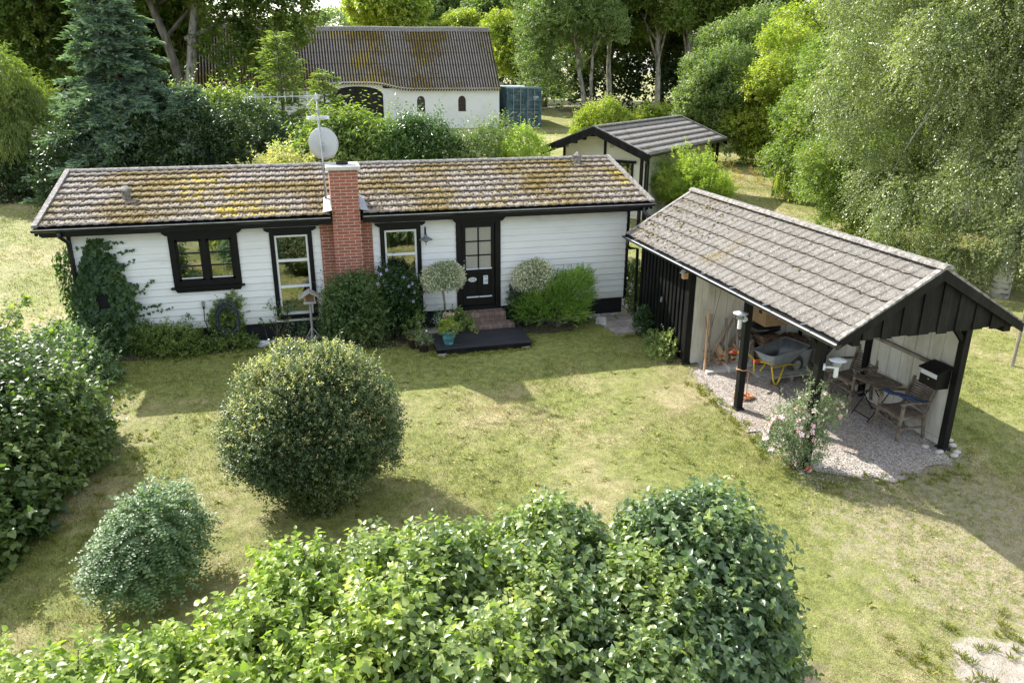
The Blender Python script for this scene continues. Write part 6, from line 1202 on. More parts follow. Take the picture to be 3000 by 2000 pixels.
# ---- ivy on the house corner
def ivy():
    rg = np.random.default_rng(61); T = thing('ivy', 'dark green ivy climbing the left corner of the white house wall', 'climbing plant', (.35, -.05, 0))
    def inside(x, z):
        w_ = np.interp(z, [0, .3, .8, 1.3, 1.7, 2.1, 2.45], [.88, .92, 1.02, 1.08, .90, .80, .58]); l = np.interp(z, [0, .8, 1.4, 1.9, 2.45], [-.12, -.15, -.08, .12, .35]); return (x > l) & (x < w_ + .06 * np.sin(z * 14) + .05 * np.sin(z * 31)) & ~((x > .31) & (x < .58) & (z > 1.0) & (z < 1.40))
    x = rg.uniform(-.2, 1.35, 9000); z = rg.uniform(-.02, 2.45, 9000); k = inside(x, z) & (rg.random(9000) < np.interp(z, [0, 1.6, 1.9, 2.4], [1, 1, .75, .55])); x = x[k]; z = z[k]; n = len(x)
    cl = .5 + .5 * np.sin(x * 17 + 3 * np.sin(z * 5)) * np.sin(z * 13 + 2 * np.sin(x * 7)); y = -.05 - (.25 + .75 * cl) * rg.random(n) ** .8 * np.interp(z, [0, .5, 1.2, 2.4], [.42, .34, .26, .12]); P = np.stack([x, y, z], -1)
    A = np.stack([rg.normal(size=n) * .6, -.45 + rg.normal(size=n) * .35, -np.ones(n) * .9], -1); N = np.stack([rg.normal(size=n) * .5, -np.ones(n), .5 + rg.normal(size=n) * .5], -1)
    V1 = leaves(P, A, N, .075, .075, IVY, rg, var=.45)
    # over the gable side
    n = 1500; P = np.stack([-.06 - rg.random(n) * .24, rg.uniform(-.3, .7, n), rg.random(n) ** .8 * 2.2], -1); A = np.stack([-.3 + rg.normal(size=n) * .2, rg.normal(size=n) * .5, -np.ones(n)], -1); N = np.stack([-np.ones(n), rg.normal(size=n) * .5, .5 + rg.normal(size=n) * .3], -1)
    V2 = leaves(P, A, N, .07, .07, IVY, rg); Vs = [V1, V2]
    for (x0, z0, x1, z1) in ((1.15, 1.3, 1.42, 1.55), (1.1, .95, 1.5, 1.02), (.75, 2.1, 1.15, 2.2), (.5, 2.2, .12, 2.3), (.6, 2.38, 1.0, 2.33), (1.0, .8, 1.7, .92), (.75, 1.8, 1.12, 1.95)):
        k = 12; t = np.linspace(0, 1, k)[:, None]; P = np.array([x0, -.05, z0]) + t * np.array([x1 - x0, 0, z1 - z0]) + rg.normal(size=(k, 3)) * .015; Vs.append(leaves(P, np.stack([rg.normal(size=k) * .6, -.2 * np.ones(k), -np.ones(k)], -1), np.stack([rg.normal(size=k) * .3, -np.ones(k), .4 * np.ones(k)], -1), .06, .06, IVY, rg))
    foliage('foliage', merge(Vs), 'leaf_ivy', T)
    mb = MB(); mb.tube([(.12, -.1, 0), (.10, -.08, 1.0), (.2, -.05, 1.7), (.4, -.05, 2.3)], [.03, .022, .012, .006], 6); mb.tube([(.3, -.1, 0), (.7, -.06, .8), (.95, -.05, 1.5)], [.02, .015, .006], 5); mb.build('stems', MATS['stem'], T)
ivy()
def low_plants():
    shrub('garden_shrub', 'small yellow-green shrub against the house base between the ivy and the garden hose', 'shrub', (1.55, -.42, 0), [(1.45, -.35, .22, .32, .26, .30), (1.85, -.42, .2, .34, .26, .26), (1.15, -.3, .28, .2, .15, .28)], 'leaf_hazel', 950, .055, .022, tw=.18, nl=8, shape=LANCE, seed=71, stems=18, stem_r=.006)
    shrub('purple_shrub', 'sparse purplish-leaved shrub just right of the wall ivy', 'shrub', (1.15, -.25, 0), [(1.12, -.25, .5, .16, .1, .2), (1.95, -.2, .55, .14, .1, .16)], 'leaf_hydrangea', 60, .05, .035, tw=.14, nl=5, seed=72, stems=8, stem_r=.005)
    shrub('ground_ivy', 'low mat of ivy creeping along the bed below the garden hose', 'ground cover', (2.6, -.35, 0), [(2.3, -.30, .03, .35, .2, .14), (2.85, -.34, .05, .35, .2, .18), (3.15, -.25, .05, .2, .15, .16), (2.05, -.40, .02, .3, .2, .12)], 'leaf_hazel', 1000, .045, .040, tw=.10, nl=5, shape=IVY, seed=73, stems=0)
    shrub('climbing_ivy', 'clump of variegated ivy growing behind the coiled garden hose', 'climbing plant', (2.75, -.12, 0), [(2.75, -.16, .35, .30, .10, .34), (2.78, -.12, .75, .22, .07, .24), (2.95, -.10, 1.0, .08, .05, .14), (2.55, -.12, .62, .12, .07, .2)], 'leaf_hazel', 620, .045, .040, tw=.10, nl=5, shape=IVY, seed=74, stems=6)
    T = thing('garden_hose', 'coiled dark garden hose hanging on the white wall over ivy', 'hose', (2.78, -.15, .6)); mb = MB(); rg = np.random.default_rng(5); pts = []
    for k in range(9 * 26):
        t = k / 26 * 6.2832; r = .255 + .03 * math.sin(k * .043) + .012 * math.sin(k * .31); pts.append((2.78 + r * .82 * math.cos(t), -.26 - .02 * math.sin(k * .05) - .05 * (k / 234), .66 + r * 1.30 * math.sin(t) - .08 * math.sin(k * .02)))
    pts += [(2.98, -.32, .3), (2.92, -.34, .12)]; mb.tube(pts, .0105, 6); mb.build('hose_coil', MATS['hose'], T, smooth=True)
    MB().tube([(2.50, -.28, .5), (2.55, -.32, .25), (2.58, -.33, .16)], .011, 6).build('hose_end', MATS['hose'], T); MB().tube([(2.58, -.33, .16), (2.60, -.34, .07)], .013, 6).build('nozzle', MATS['yellow_paint'], T)
    MB().tube([(2.78, -.02, 1.0), (2.78, -.3, 1.02), (2.78, -.33, 1.06)], .012, 6).build('hook', MATS['galv'], T)
    T = thing('wall_tap', 'small grey outdoor socket with a hanging cable on the white wall left of the hose', 'socket', (2.31, -.02, .93)); MB().box(2.28, 2.34, -.075, -.022, .90, 1.0).build('housing', MATS['galv'], T); MB().box(2.29, 2.33, -.065, -.025, .84, .898).build('plug', MATS['ink'], T)
    MB().tube([(2.31, -.045, .86), (2.30, -.08, .6), (2.36, -.12, .38), (2.46, -.2, .25)], .009, 6).build('cable', MATS['ink'], T)
    tag(MB().lathe([(0, 0), (.13, 0), (.165, .05), (.17, .055), (.155, .05), (.12, .02), (0, .018)], (3.42, -.33, .02), 28).build('plant_saucer', MATS['white_china'], loc=(3.42, -.33, .0)), 'shallow white dish lying on the grass right of the hose', 'dish')
    T = thing('plant_pot', 'brown glazed round pot without a plant on the lawn below the left tall window', 'plant pot', (4.13, -.76, 0)); MB().lathe([(.0, .0), (.11, 0), (.165, .16), (.165, .22), (.175, .235), (.155, .235), (.15, .19), (0, .185)], (4.13, -.76, .02), 24).build('pot', MATS['brown_glaze'], T, smooth=True); MB().lathe([(0, 0), (.15, 0), (.155, .02), (0, .021)], (4.13, -.76, .0), 20).build('saucer', MATS['terracotta'], T); MB().lathe([(.0, .0), (.148, .0), (0, .012)], (4.13, -.76, .206), 16).build('earth', MATS['soil'], T)
    shrub('rose_shrub', 'thin sparse rose shrub below the left tall window', 'shrub', (3.78, -.24, 0), [(3.70, -.2, .78, .14, .08, .12), (3.55, -.2, .48, .10, .08, .1), (3.95, -.2, .50, .16, .1, .14), (4.05, -.2, .68, .08, .06, .1)], 'leaf_hydrangea', 60, .042, .030, tw=.12, nl=5, seed=75, stems=13, stem_r=.007, shape=HEART)
    shrub('lavender_shrub', 'small greyish low shrub between the sparse rose and the bird table', 'shrub', (4.35, -.2, 0), [(4.42, -.2, .26, .20, .12, .14), (4.15, -.2, .22, .12, .1, .12)], 'leaf_grey', 90, .04, .024, tw=.12, nl=6, seed=76, stems=8, stem_r=.005)
    rg2 = random.Random(8)
    for i in range(13):
        x = 3.55 + i * .115 + rg2.uniform(-.02, .02); tag(MB().blob((x, -.14 + rg2.uniform(-.05, .03), .04), (rg2.uniform(.045, .07), .05, rg2.uniform(.035, .05)), i, 2, .1).build('cobblestone', MATS['stone'], loc=(x, -.15, 0), smooth=True), 'rounded pinkish cobblestone in the row edging the bed below the left tall window', 'stone', 'cobblestones edging the bed')
    # bird table
    T = thing('bird_table', 'weathered wooden bird table with a pitched roof on a tripod stand', 'bird table', (4.48, -.42, 0)); x, y = 4.48, -.42; W = MATS['grey_plank']
    MB().tube([(x, y, .24), (x, y, .92)], .026, 8).build('post', W, T)
    for a in (.3, 2.4, 4.5): MB().beam((x + .02 * math.cos(a), y + .02 * math.sin(a), .34), (x + .24 * math.cos(a), y + .24 * math.sin(a), .0), .035, .03).build('leg', W, T)
    br = MB()
    for a, b in ((.3, 2.4), (2.4, 4.5), (4.5, .3)): br.beam((x + .16 * math.cos(a), y + .16 * math.sin(a), .12), (x + .16 * math.cos(b), y + .16 * math.sin(b), .12), .025, .03)
    br.build('brace', W, T); MB().box(x - .13, x + .13, y - .11, y + .11, .92, .94).box(x - .13, x + .13, y - .12, y - .10, .94, .97).build('tray', W, T)
    w_ = MB()
    for dx in (-.1, .1):
        for dy in (-.08, .08): w_.box(x + dx - .012, x + dx + .012, y + dy - .012, y + dy + .012, .94, 1.08)
    w_.box(x - .09, x + .09, y + .06, y + .07, .96, 1.08); w_.build('upright', MATS['split_wood'], T)
    MB().prism([(x - .22, y - .16, 1.04), (x, y - .16, 1.17), (x + .22, y - .16, 1.04), (x + .22, y - .16, 1.06), (x, y - .16, 1.195), (x - .22, y - .16, 1.06)], (0, 0, 0), (0, .32, 0)).build('roof', W, T)
    # big shrubs before the chimney
    shrub('deutzia_bush', 'large rounded mid-green bush in front of the brick chimney', 'bush', (5.25, -.75, 0), [(5.35, -.72, .70, .52, .46, .66), (5.12, -.70, .45, .36, .38, .45), (5.68, -.75, .6, .34, .38, .6), (5.5, -.78, 1.08, .32, .30, .38), (5.15, -.7, 1.1, .22, .24, .32)], 'leaf_hydrangea', 3300, .046, .030, tw=.2, nl=9, seed=81, stems=24, up=.5)
    rg = np.random.default_rng(82)
    T = shrub('hibiscus_bush', 'upright dark green bush with lilac-blue flowers below the right tall window', 'bush', (6.3, -.5, 0), [(6.25, -.5, .75, .42, .36, .60), (6.45, -.5, 1.05, .32, .3, .35), (6.15, -.5, 1.2, .25, .25, .3), (6.5, -.5, .5, .3, .3, .4)], 'leaf_ivy', 2000, .055, .033, tw=.16, nl=8, seed=82, stems=16, up=.6)
    F = MB()
    for (x, z) in ((5.98, 1.52), (6.12, 1.58), (6.05, 1.30), (6.22, 1.25), (6.45, 1.42), (6.62, 1.30), (6.66, 1.12), (6.35, 1.20), (6.62, .92), (6.70, .48), (6.55, 1.25), (6.3, 1.45), (6.72, .42), (5.9, 1.35), (6.42, 1.08)):
        y = -.78 if z < 1.4 else -.62; c = Vector((x, y - rg.uniform(0, .08), z)); nn = Vector((rg.normal() * .3, -1, .6)).normalized(); u = nn.cross(Vector((0, 0, 1))).normalized(); v = u.cross(nn)
        for k in range(5):
            a = k / 5 * 6.283; d = u * math.cos(a) + v * math.sin(a); e = u * math.cos(a + .7) + v * math.sin(a + .7); F.add([c, c + d * .032 + nn * .008, c + (d + e) * .024 + nn * .014, c + e * .030 + nn * .008], [(0, 1, 2, 3)])
    F.build('flowers', MATS['flower_blue'], T)
    # standard tree and euonymus
    def std(name, label, x, y, z, r, h, m, n, seed, base):
        rgs = np.random.default_rng(seed); T = thing(name, label, 'small tree', base); P, D = shell([(x, y, z, r[0], r[1], r[2]), (x + .1, y, z + .08, r[0] * .7, r[1] * .7, r[2] * .9), (x - .15, y, z - .05, r[0] * .65, r[1] * .8, r[2] * .7)], n, rgs, inner=.12, low=-.7); D = nrm(D + rgs.normal(size=D.shape) * .4 + np.array([0, 0, .3]))
        foliage('crown', twigs(P, D, .08, 7, .032, .020, DIAM, rgs, grav=0), m, T); mb = MB(); mb.tube([base, (x + .02, y, z * .6), (x - .02, y, z - r[2] * .9), (x, y, z)], [.026, .022, .026, .012], 8)
        for k in range(9): a = k * .7; mb.tube([(x, y, z - r[2] * .95), (x + r[0] * .7 * math.cos(a), y + r[1] * .6 * math.sin(a), z)], [.014, .005], 4, cap=False)
        mb.build('trunk', MATS['bark_pale'], T)
    std('euonymus_standard', 'white-variegated mop-headed small tree on a bare stem left of the front door', 7.32, -.62, 1.32, (.43, .36, .28), 1, 'leaf_euonymus', 2600, 91, (7.35, -.55, 0))
    std('euonymus_standard', 'white-variegated bushy small tree right of the front door, behind the juniper', 9.42, -.42, 1.14, (.44, .34, .34), 1, 'leaf_euonymus', 2700, 92, (9.3, -.35, 0))
    shrub('holly_shrub', 'dark glossy-leaved shrub at the right side of the brick steps', 'shrub', (9.08, -.35, 0), [(9.05, -.32, .62, .16, .15, .34), (9.15, -.38, .3, .2, .18, .25)], 'leaf_ivy', 330, .05, .032, tw=.12, nl=6, seed=93, stems=8)
    # juniper
    rg = np.random.default_rng(94); T = thing('juniper', 'spreading feathery bright green juniper in front of the right house wall', 'bush', (9.95, -.65, 0))
    bl = [(9.75, -.60, .55, .62, .48, .42), (10.25, -.60, .75, .5, .42, .42), (9.45, -.68, .45, .42, .38, .32), (10.1, -.70, .4, .5, .42, .32), (10.45, -.55, .98, .28, .28, .26), (9.95, -.55, .9, .35, .35, .25)]
    P, D = shell(bl, 2300, rg, inner=.25, low=-.75, zmin=.12); out = P - np.array([9.9, -.6, .15]); D = nrm(nrm(out) * .9 + np.array([.18, -.1, .12]) + rg.normal(size=P.shape) * .30)
    V1 = twigs(P, D, .21, 16, .036, .012, LANCE, rg, grav=0, spread=.42, upn=.6); foliage('foliage', V1, 'leaf_juniper', T)
    mb = MB()
    for k in range(26): e = P[rg.integers(len(P))]; mb.tube([(9.95, -.65, 0), (np.array([9.95, -.65, .05]) + e) / 2, e], [.022, .014, .005], 5, cap=False)
    mb.build('stems', MATS['bark'], T)
    shrub('lady_fern', 'leafy green plant growing between the teal pots and the brick steps', 'plant', (7.72, -.72, 0), [(7.66, -.62, .25, .17, .16, .24), (7.82, -.78, .18, .16, .14, .16), (7.6, -.5, .42, .1, .08, .12)], 'leaf_lilac', 170, .055, .045, tw=.12, nl=5, shape=HEART, seed=95, stems=8, stem_r=.005)
    # pots
    def pot(x, y, z, r, h, m, label, rim=None):
        T = thing('plant_pot', label, 'plant pot', (x, y, z)); MB().lathe([(0, 0), (r * .68, 0), (r * .95, h * .9), (r * 1.05, h * .93), (r * 1.05, h), (r * .9, h), (r * .86, h * .9), (0, h * .88)], (x, y, z), 24).build('pot', MATS[m], T, smooth=False)
        MB().lathe([(0, 0), (r * .86, 0), (0, .01)], (x, y, z + h * .9), 16).build('earth', MATS['soil'], T)
        if rim: MB().tube([(x + r * math.cos(t / 16 * 6.2832), y + r * math.sin(t / 16 * 6.2832), z + h) for t in range(17)], .012, 5).build('rim', MATS[rim], T)
        return T
    pot(7.24, -1.58, .165, .15, .29, 'teal_glaze', 'turquoise glazed pot standing at the front left corner of the black deck')
    shrub('pot_plant', 'yellow-green leafy plant in the front turquoise pot', 'plant', (7.24, -1.58, .44), [(7.24, -1.58, .53, .16, .15, .10)], 'leaf_yellowgreen', 85, .065, .024, tw=.08, nl=6, shape=LANCE, seed=96, stems=5, stem_r=.005)
    pot(7.33, -1.22, .165, .17, .27, 'teal_glaze', 'second turquoise pot, half hidden behind the front one on the deck')
    T = shrub('flower_plant', 'cream and mauve flowers growing in the rear turquoise pot', 'plant', (7.3, -1.22, .42), [(7.22, -1.2, .54, .20, .14, .12)], 'leaf_grey', 70, .04, .016, tw=.12, nl=6, seed=97, stems=6, stem_r=.004)
    F = MB(); rg = np.random.default_rng(98)
    for k in range(46): p = (7.30 + rg.normal() * .09, -1.24 + rg.normal() * .05, .70 + rg.uniform(-.03, .03)); F.blob(p, .013, k, 1, .2)
    F.build('flowers', MATS['flower_cream'], T); F = MB()
    for k in range(30): p = (7.08 + rg.normal() * .07, -1.2 + rg.normal() * .05, .56 + rg.uniform(-.06, .06)); F.blob(p, .009, k, 1, .2)
    F.build('mauve_flowers', MATS['flower_blue'], T)
    pot(6.56, -1.22, 0, .15, .23, 'dark_pot', 'dark brown pot with a terracotta rim on the lawn left of the deck', 'terracotta')
    shrub('pot_plant', 'tall loose green plant in the dark pot with the terracotta rim', 'plant', (6.56, -1.22, .2), [(6.55, -1.15, .38, .15, .13, .18), (6.68, -1.1, .55, .1, .1, .12), (6.62, -1.30, .28, .14, .1, .08)], 'leaf_hazel', 120, .042, .020, tw=.10, nl=6, seed=99, stems=8, stem_r=.004)
    pot(6.72, -1.50, 0, .13, .18, 'dark_pot', 'smaller dark pot standing nearest the lawn left of the deck')
    T = shrub('pot_plant', 'low green plant with one pink bloom in the smaller dark pot', 'plant', (6.72, -1.50, .16), [(6.74, -1.50, .26, .16, .14, .08)], 'leaf_rose', 110, .035, .017, tw=.09, nl=6, seed=100, stems=5, stem_r=.004)
    MB().blob((6.80, -1.42, .42), .026, 3, 1, .2).build('flower', MATS['flower_pink'], T)
    # by the shed
    shrub('holly_shrub', 'small spiny-leaved shrub against the black shed wall near the patio slabs', 'shrub', (11.6, -1.72, 0), [(11.62, -1.72, .28, .17, .15, .26), (11.62, -1.70, .52, .09, .08, .14)], 'leaf_ivy', 260, .045, .03, tw=.10, nl=6, seed=101, stems=7)
    shrub('low_shrub', 'low ragged green shrub at the foot of the black shed wall before the corner post', 'shrub', (11.58, -2.55, 0), [(11.55, -2.5, .14, .22, .3, .16), (11.6, -2.95, .25, .14, .16, .22), (11.45, -2.95, .06, .25, .25, .10)], 'leaf_lilac', 420, .038, .024, tw=.10, nl=6, seed=102, stems=8, stem_r=.004)
    shrub('climbing_shrub', 'bright green plant growing in the gap between house end and shed', 'shrub', (12.15, -.15, 0), [(12.1, -.05, .55, .16, .2, .45), (12.15, -.25, .25, .16, .2, .25), (12.1, .1, 1.0, .12, .15, .2)], 'leaf_hazel', 420, .055, .045, tw=.12, nl=6, shape=HEART, seed=103, stems=6)
    # rose at the carport post
    rg = np.random.default_rng(110)
    T = shrub('rose_bush', 'rose bush with pink blooms growing round the front carport post', 'rose', (11.68, -7.52, -.28), [(11.60, -7.42, .40, .30, .30, .30), (11.45, -7.38, .14, .24, .24, .24), (11.95, -7.42, .60, .30, .26, .24), (11.74, -7.50, .16, .26, .26, .36), (12.2, -7.36, .66, .16, .16, .14), (11.82, -7.46, .98, .08, .08, .20)], 'leaf_rose', 1500, .032, .022, tw=.16, nl=8, seed=110, stems=26, up=.35, stem_r=.007, inner=.3)
    F = MB(); P, D = shell([(11.55, -7.45, .36, .36, .34, .34), (12.0, -7.42, .64, .36, .30, .26), (11.45, -7.4, .14, .28, .28, .28)], 84, rg, inner=0, low=-.2)
    for p, d in zip(P, D):
        r = rg.uniform(.022, .045); N = Vector(d + np.array([0, -.3, .4])).normalized(); u = N.cross(Vector((0, 0, 1))).normalized(); v = u.cross(N); c = Vector(p) + N * .05
        for ring, (rr_, hh) in enumerate(((r, 0), (r * .62, .012))):
            for k in range(5): a = k / 5 * 6.283 + ring * .6; e = a + .75; F.add([c + N * hh * .3, c + u * math.cos(a) * rr_ + v * math.sin(a) * rr_ + N * (hh + .004), c + (u * math.cos((a + e) / 2) + v * math.sin((a + e) / 2)) * rr_ * 1.2 + N * (hh + .012), c + u * math.cos(e) * rr_ + v * math.sin(e) * rr_ + N * (hh + .004)], [(0, 1, 2, 3)])
    F.build('blooms', MATS['flower_pink'], T)
low_plants()
# ---- shrubs behind the house
shrub('golden_shrub', 'low pale yellow shrub just behind the roof ridge left of the dish', 'shrub', (4.2, 8.7, .2), [(4.0, 8.7, 2.2, 1.0, .7, .85), (3.0, 8.8, 1.7, .7, .6, .8), (5.0, 8.6, 2.1, .7, .6, .8)], 'leaf_tip', 1600, .10, .06, tw=.3, nl=8, seed=120)
shrub('cherry_bush', 'tall loose bush with long drooping leaves behind the satellite dish', 'bush', (6.0, 9.8, .3), [(5.7, 9.7, 2.4, 1.3, .9, 1.35), (6.9, 9.5, 2.6, .9, .8, 1.3), (5.0, 9.8, 2.0, .9, .8, 1.3), (6.4, 9.6, 3.6, .4, .4, .6), (5.5, 9.7, 3.7, .4, .4, .5)], 'leaf_hazel', 2700, .16, .05, tw=.45, nl=8, shape=LANCE, seed=121, grav=.7, upn=.4)
shrub('laurel_bush', 'glossy dark green laurel bush behind the ridge, in front of the barn gate', 'bush', (8.2, 9.0, .25), [(7.9, 8.9, 2.3, 1.1, .9, 1.5), (9.1, 8.8, 2.2, .9, .8, 1.3), (8.4, 9.0, 3.2, .7, .6, .8)], 'leaf_laurel', 2900, .11, .045, tw=.35, nl=8, shape=LANCE, seed=122, up=.9)
shrub('guelder_bush', 'airy reddish-tipped bush between the laurel and the bright round bush', 'bush', (10.2, 8.4, .2), [(10.1, 8.4, 2.3, .95, .7, 1.1), (10.5, 8.5, 3.2, .35, .35, .6), (9.8, 8.4, 3.0, .3, .3, .5), (11.0, 8.6, 3.2, .3, .3, .7)], 'leaf_ash', 1700, .075, .05, tw=.4, nl=8, seed=123, up=.8)
shrub('spindle_bush', 'round bright green bush in front of the shipping container', 'bush', (11.6, 8.1, .2), [(11.5, 8.0, 2.5, .75, .7, 1.15)], 'leaf_willow', 1500, .075, .045, tw=.25, nl=8, seed=124)
shrub('dark_hedge', 'dark leafy hedge behind the left half of the roof', 'hedge', (.5, 12.5, .45), [(-.5, 12.8, 1.9, 1.5, 1, 1.8), (1.2, 12.6, 2.2, 1.3, .9, 1.9), (2.8, 12.4, 2.5, 1.0, .8, 1.9), (-2.8, 14, 1.8, 1.6, 1.2, 1.8), (3.8, 12.0, 2.0, 1, .8, 1.5)], 'leaf_dark', 4200, .13, .075, tw=.4, nl=8, seed=125, stems=30, stem_r=.04)
shrub('elder_bush', 'airy mid-green elder bush in front of the white barn wall right of the spruce', 'bush', (1.6, 15.5, .65), [(1.4, 15.5, 3.0, 1.2, .9, 1.6), (2.4, 15.0, 3.2, .9, .8, 1.3), (.6, 15.8, 3.6, .8, .8, .9)], 'leaf_hazel', 1700, .14, .08, tw=.5, nl=7, seed=126, up=.6, stem_r=.03)
# willow bush and friends on the right
def willow():
    rg = np.random.default_rng(130); c = np.array([18.6, 9.6, .3]); T = thing('willow_bush', 'bright lime-green willow bush with upright shoots behind the carport roof', 'bush', tuple(c)); mb = MB(); Ps = []; Ds = []
    for i in range(620):
        a = rg.uniform(0, 6.283); q = rg.random() ** .6; L = rg.uniform(1.5, 2.5) * (1 - .32 * q) * (1.08 if math.cos(a - 3.6) > 0 else .86); d = np.array([math.cos(a) * q * .95, math.sin(a) * q * .95, .95]); d /= np.linalg.norm(d); s = c + np.array([math.cos(a), math.sin(a), 0]) * q * .35
        e = s + d * L * 1.1; mb.tube([s, e], [.010, .004], 3, cap=False); n = 17; t = np.linspace(.3, 1, n)[:, None]; Ps.append(s + (e - s) * t + rg.normal(size=(n, 3)) * .06); Ds.append(nrm(d + rg.normal(size=(n, 3)) * .45))
    foliage('foliage', twigs(np.concatenate(Ps), np.concatenate(Ds), .20, 6, .095, .022, LANCE, rg, grav=.1, upn=.4, spread=.6), 'leaf_willow', T); mb.build('stems', MATS['stem'], T)
willow()
shrub('garden_bush', 'rounded light green bush beyond the left end of the annex roof', 'bush', (22.2, 28.1, 1.4), [(22.1, 28, 2.4, 1.4, 1.1, 1.15), (21.2, 28.2, 2.1, .9, .9, .8), (23.1, 28, 2.3, .8, .8, .9)], 'leaf_yellowgreen', 2200, .13, .06, tw=.4, nl=8, seed=131, up=.6)
shrub('garden_bush', 'smaller pale sprouting bush right of the rounded light green bush, beyond the annex ridge', 'bush', (24.9, 27.5, 1.4), [(24.7, 27.5, 2.3, .9, .8, .9), (25.5, 27.3, 2.4, .6, .6, .9)], 'leaf_yellowgreen', 900, .15, .09, tw=.4, nl=7, seed=132, up=.8)
def weeping_small():
    rg = np.random.default_rng(133); c = np.array([24.1, 11.9, g1(24, 11.9)]); T = thing('weeping_tree', 'tiny weeping tree with hanging shoots alone on the sunny lawn', 'small tree', tuple(c)); n = 260; a = rg.uniform(0, 6.283, n); r = rg.uniform(.05, .5, n)
    P = c + np.stack([r * np.cos(a), r * np.sin(a), 1.35 - .3 * r + rg.uniform(-.1, .05, n)], -1); D = np.stack([np.cos(a) * .15, np.sin(a) * .15, -np.ones(n)], -1); foliage('crown', twigs(P, D, .85, 26, .075, .045, DIAM, rg, grav=.3, spread=.5), 'leaf_yellowgreen', T)
    mb = MB(); mb.tube([c, c + np.array([.03, 0, 1.3])], [.035, .03], 6); mb.build('trunk', MATS['bark_pale'], T)
weeping_small()
# ---- conifers
def spruce(name, label, base, H, R, m, seed, nw=26, tw=.26, dens=1.0, lo=.06, curve=1.0, droop=.15, needle=.035, wid=.075, tip=0):
    rg = np.random.default_rng(seed); base = np.array(base, float); T = thing(name, label, 'tree', tuple(base)); mb = MB(); mb.tube([base, base + np.array([0, 0, H])], [.02 * H, .02], 8); P = []; D = []; L_ = []
    for w in range(nw):
        t = lo + (1 - lo) * (w / nw) ** 1.0; z = H * t; R_w = R * (1 - t) ** curve * rg.uniform(.85, 1.12) + .12
        nb = int(rg.integers(6, 10)); a0 = rg.uniform(0, 6.28)
        for b in range(nb):
            a = a0 + b / nb * 6.283 + rg.normal() * .15; L = R_w * rg.uniform(.62, 1.18); ex = np.array([math.cos(a), math.sin(a), 0]); sx = np.array([-math.sin(a), math.cos(a), 0])
            zj = z + rg.uniform(-.5, .5) * H / nw; dr = droop * rg.uniform(.5, 1.7); f = lambda s: base + np.array([0, 0, zj]) + ex * L * s + np.array([0, 0, 1]) * L * (.16 * s - dr * 2.4 * s * s + .9 * dr * s ** 4 + tip * s * s)
            mb.tube([f(0), f(.5), f(1)], [.010 * L + .008, .006 * L + .004, .004], 4, cap=False)
            n = int(max(6, 15 * L * dens)); s = np.sort(rg.uniform(.18, 1, n))
            for sd in (-1, 1):
                for si in s:
                    tl = (.22 + .42 * L * (1 - si) * .9) * rg.uniform(.7, 1.1); d = ex * .75 + sx * sd * .8 + np.array([0, 0, rg.normal() * .22 - .12]); d /= np.linalg.norm(d); p0 = f(si)
                    k = max(1, int(tl / (tw * .55)))
                    for j in range(k): P.append(p0 + d * tl * j / k + np.array([0, 0, -.04 * j / k])); D.append(d + rg.normal(size=3) * .25 + np.array([0, 0, .12]))
            P.append(f(.97)); D.append(ex)
    P = np.array(P); D = nrm(np.array(D)); n = len(P)
    # needle brush: two crossed blades plus two side blades
    Vs = []
    for N in (np.array([0, 0, 1.]), None):
        NN = np.tile(N, (n, 1)) if N is not None else nrm(np.cross(D, np.array([0, 0, 1.])) + 1e-4)
        Vs.append(leaves(P, D, NN + rg.normal(size=(n, 3)) * .15, tw, wid, DIAM, rg))
    S = nrm(np.cross(D, np.array([0, 0, 1.])) + 1e-4)
    for sd in (-1, 1): Vs.append(leaves(P + D * tw * .3, D * .8 + S * sd * .7 + np.array([0, 0, .1]), np.tile([0, 0, 1.], (n, 1)) + rg.normal(size=(n, 3)) * .2, tw * .6, wid * .8, DIAM, rg))
    foliage('crown', merge(Vs), m, T); mb.build('trunk', MATS['bark'], T)
spruce('blue_spruce', 'tall blue-green spruce behind the left part of the house', (-1.55, 14.6, .55), 9.3, 3.3, 'needle_blue', 141, nw=32, dens=.85, curve=.85, droop=.2)
spruce('dark_fir', 'shorter dark blue-green fir right of the tall spruce', (.9, 13.4, .5), 4.6, 2.0, 'needle_blue', 142, nw=16, dens=1.1, curve=.7)
spruce('larch', 'light feathery larch in front of the barn roof left of the mast', (4.0, 15.2, .6), 6.3, 1.6, 'needle_larch', 143, nw=20, tw=.20, dens=.45, curve=.6, droop=-.05, wid=.035, tip=.15)
spruce('larch', 'second feathery larch leaning before the left edge of the barn gate', (5.6, 16.2, .65), 4.9, 1.2, 'needle_larch', 144, nw=15, tw=.18, dens=.45, curve=.6, droop=-.05, wid=.035, tip=.15)
# ---- weeping pale tree at the left edge
def weeping_left():
    rg = np.random.default_rng(151); c = np.array([-6.6, 18.6, g1(0, 18.6)]); T = thing('weeping_willow', 'pale green feathery weeping tree at the left edge of the picture', 'tree', tuple(c)); bl = subblobs((-6.6, 18.6, 4.0), (1.9, 1.7, 2.4), 22, .75, rg, low=-.7) ; P, D = shell(bl, 5200, rg, inner=.15); D = nrm(D * .5 + np.array([0, 0, -.55]) + rg.normal(size=D.shape) * .3)
    foliage('crown', twigs(P, D, .55, 11, .12, .028, LANCE, rg, grav=.5, spread=.6), 'leaf_weeping', T); mb = MB(); limbs(mb, c, (-6.6, 18.6, 5.5), .16, bl, rg, 12); mb.build('trunk', MATS['bark'], T)
weeping_left()
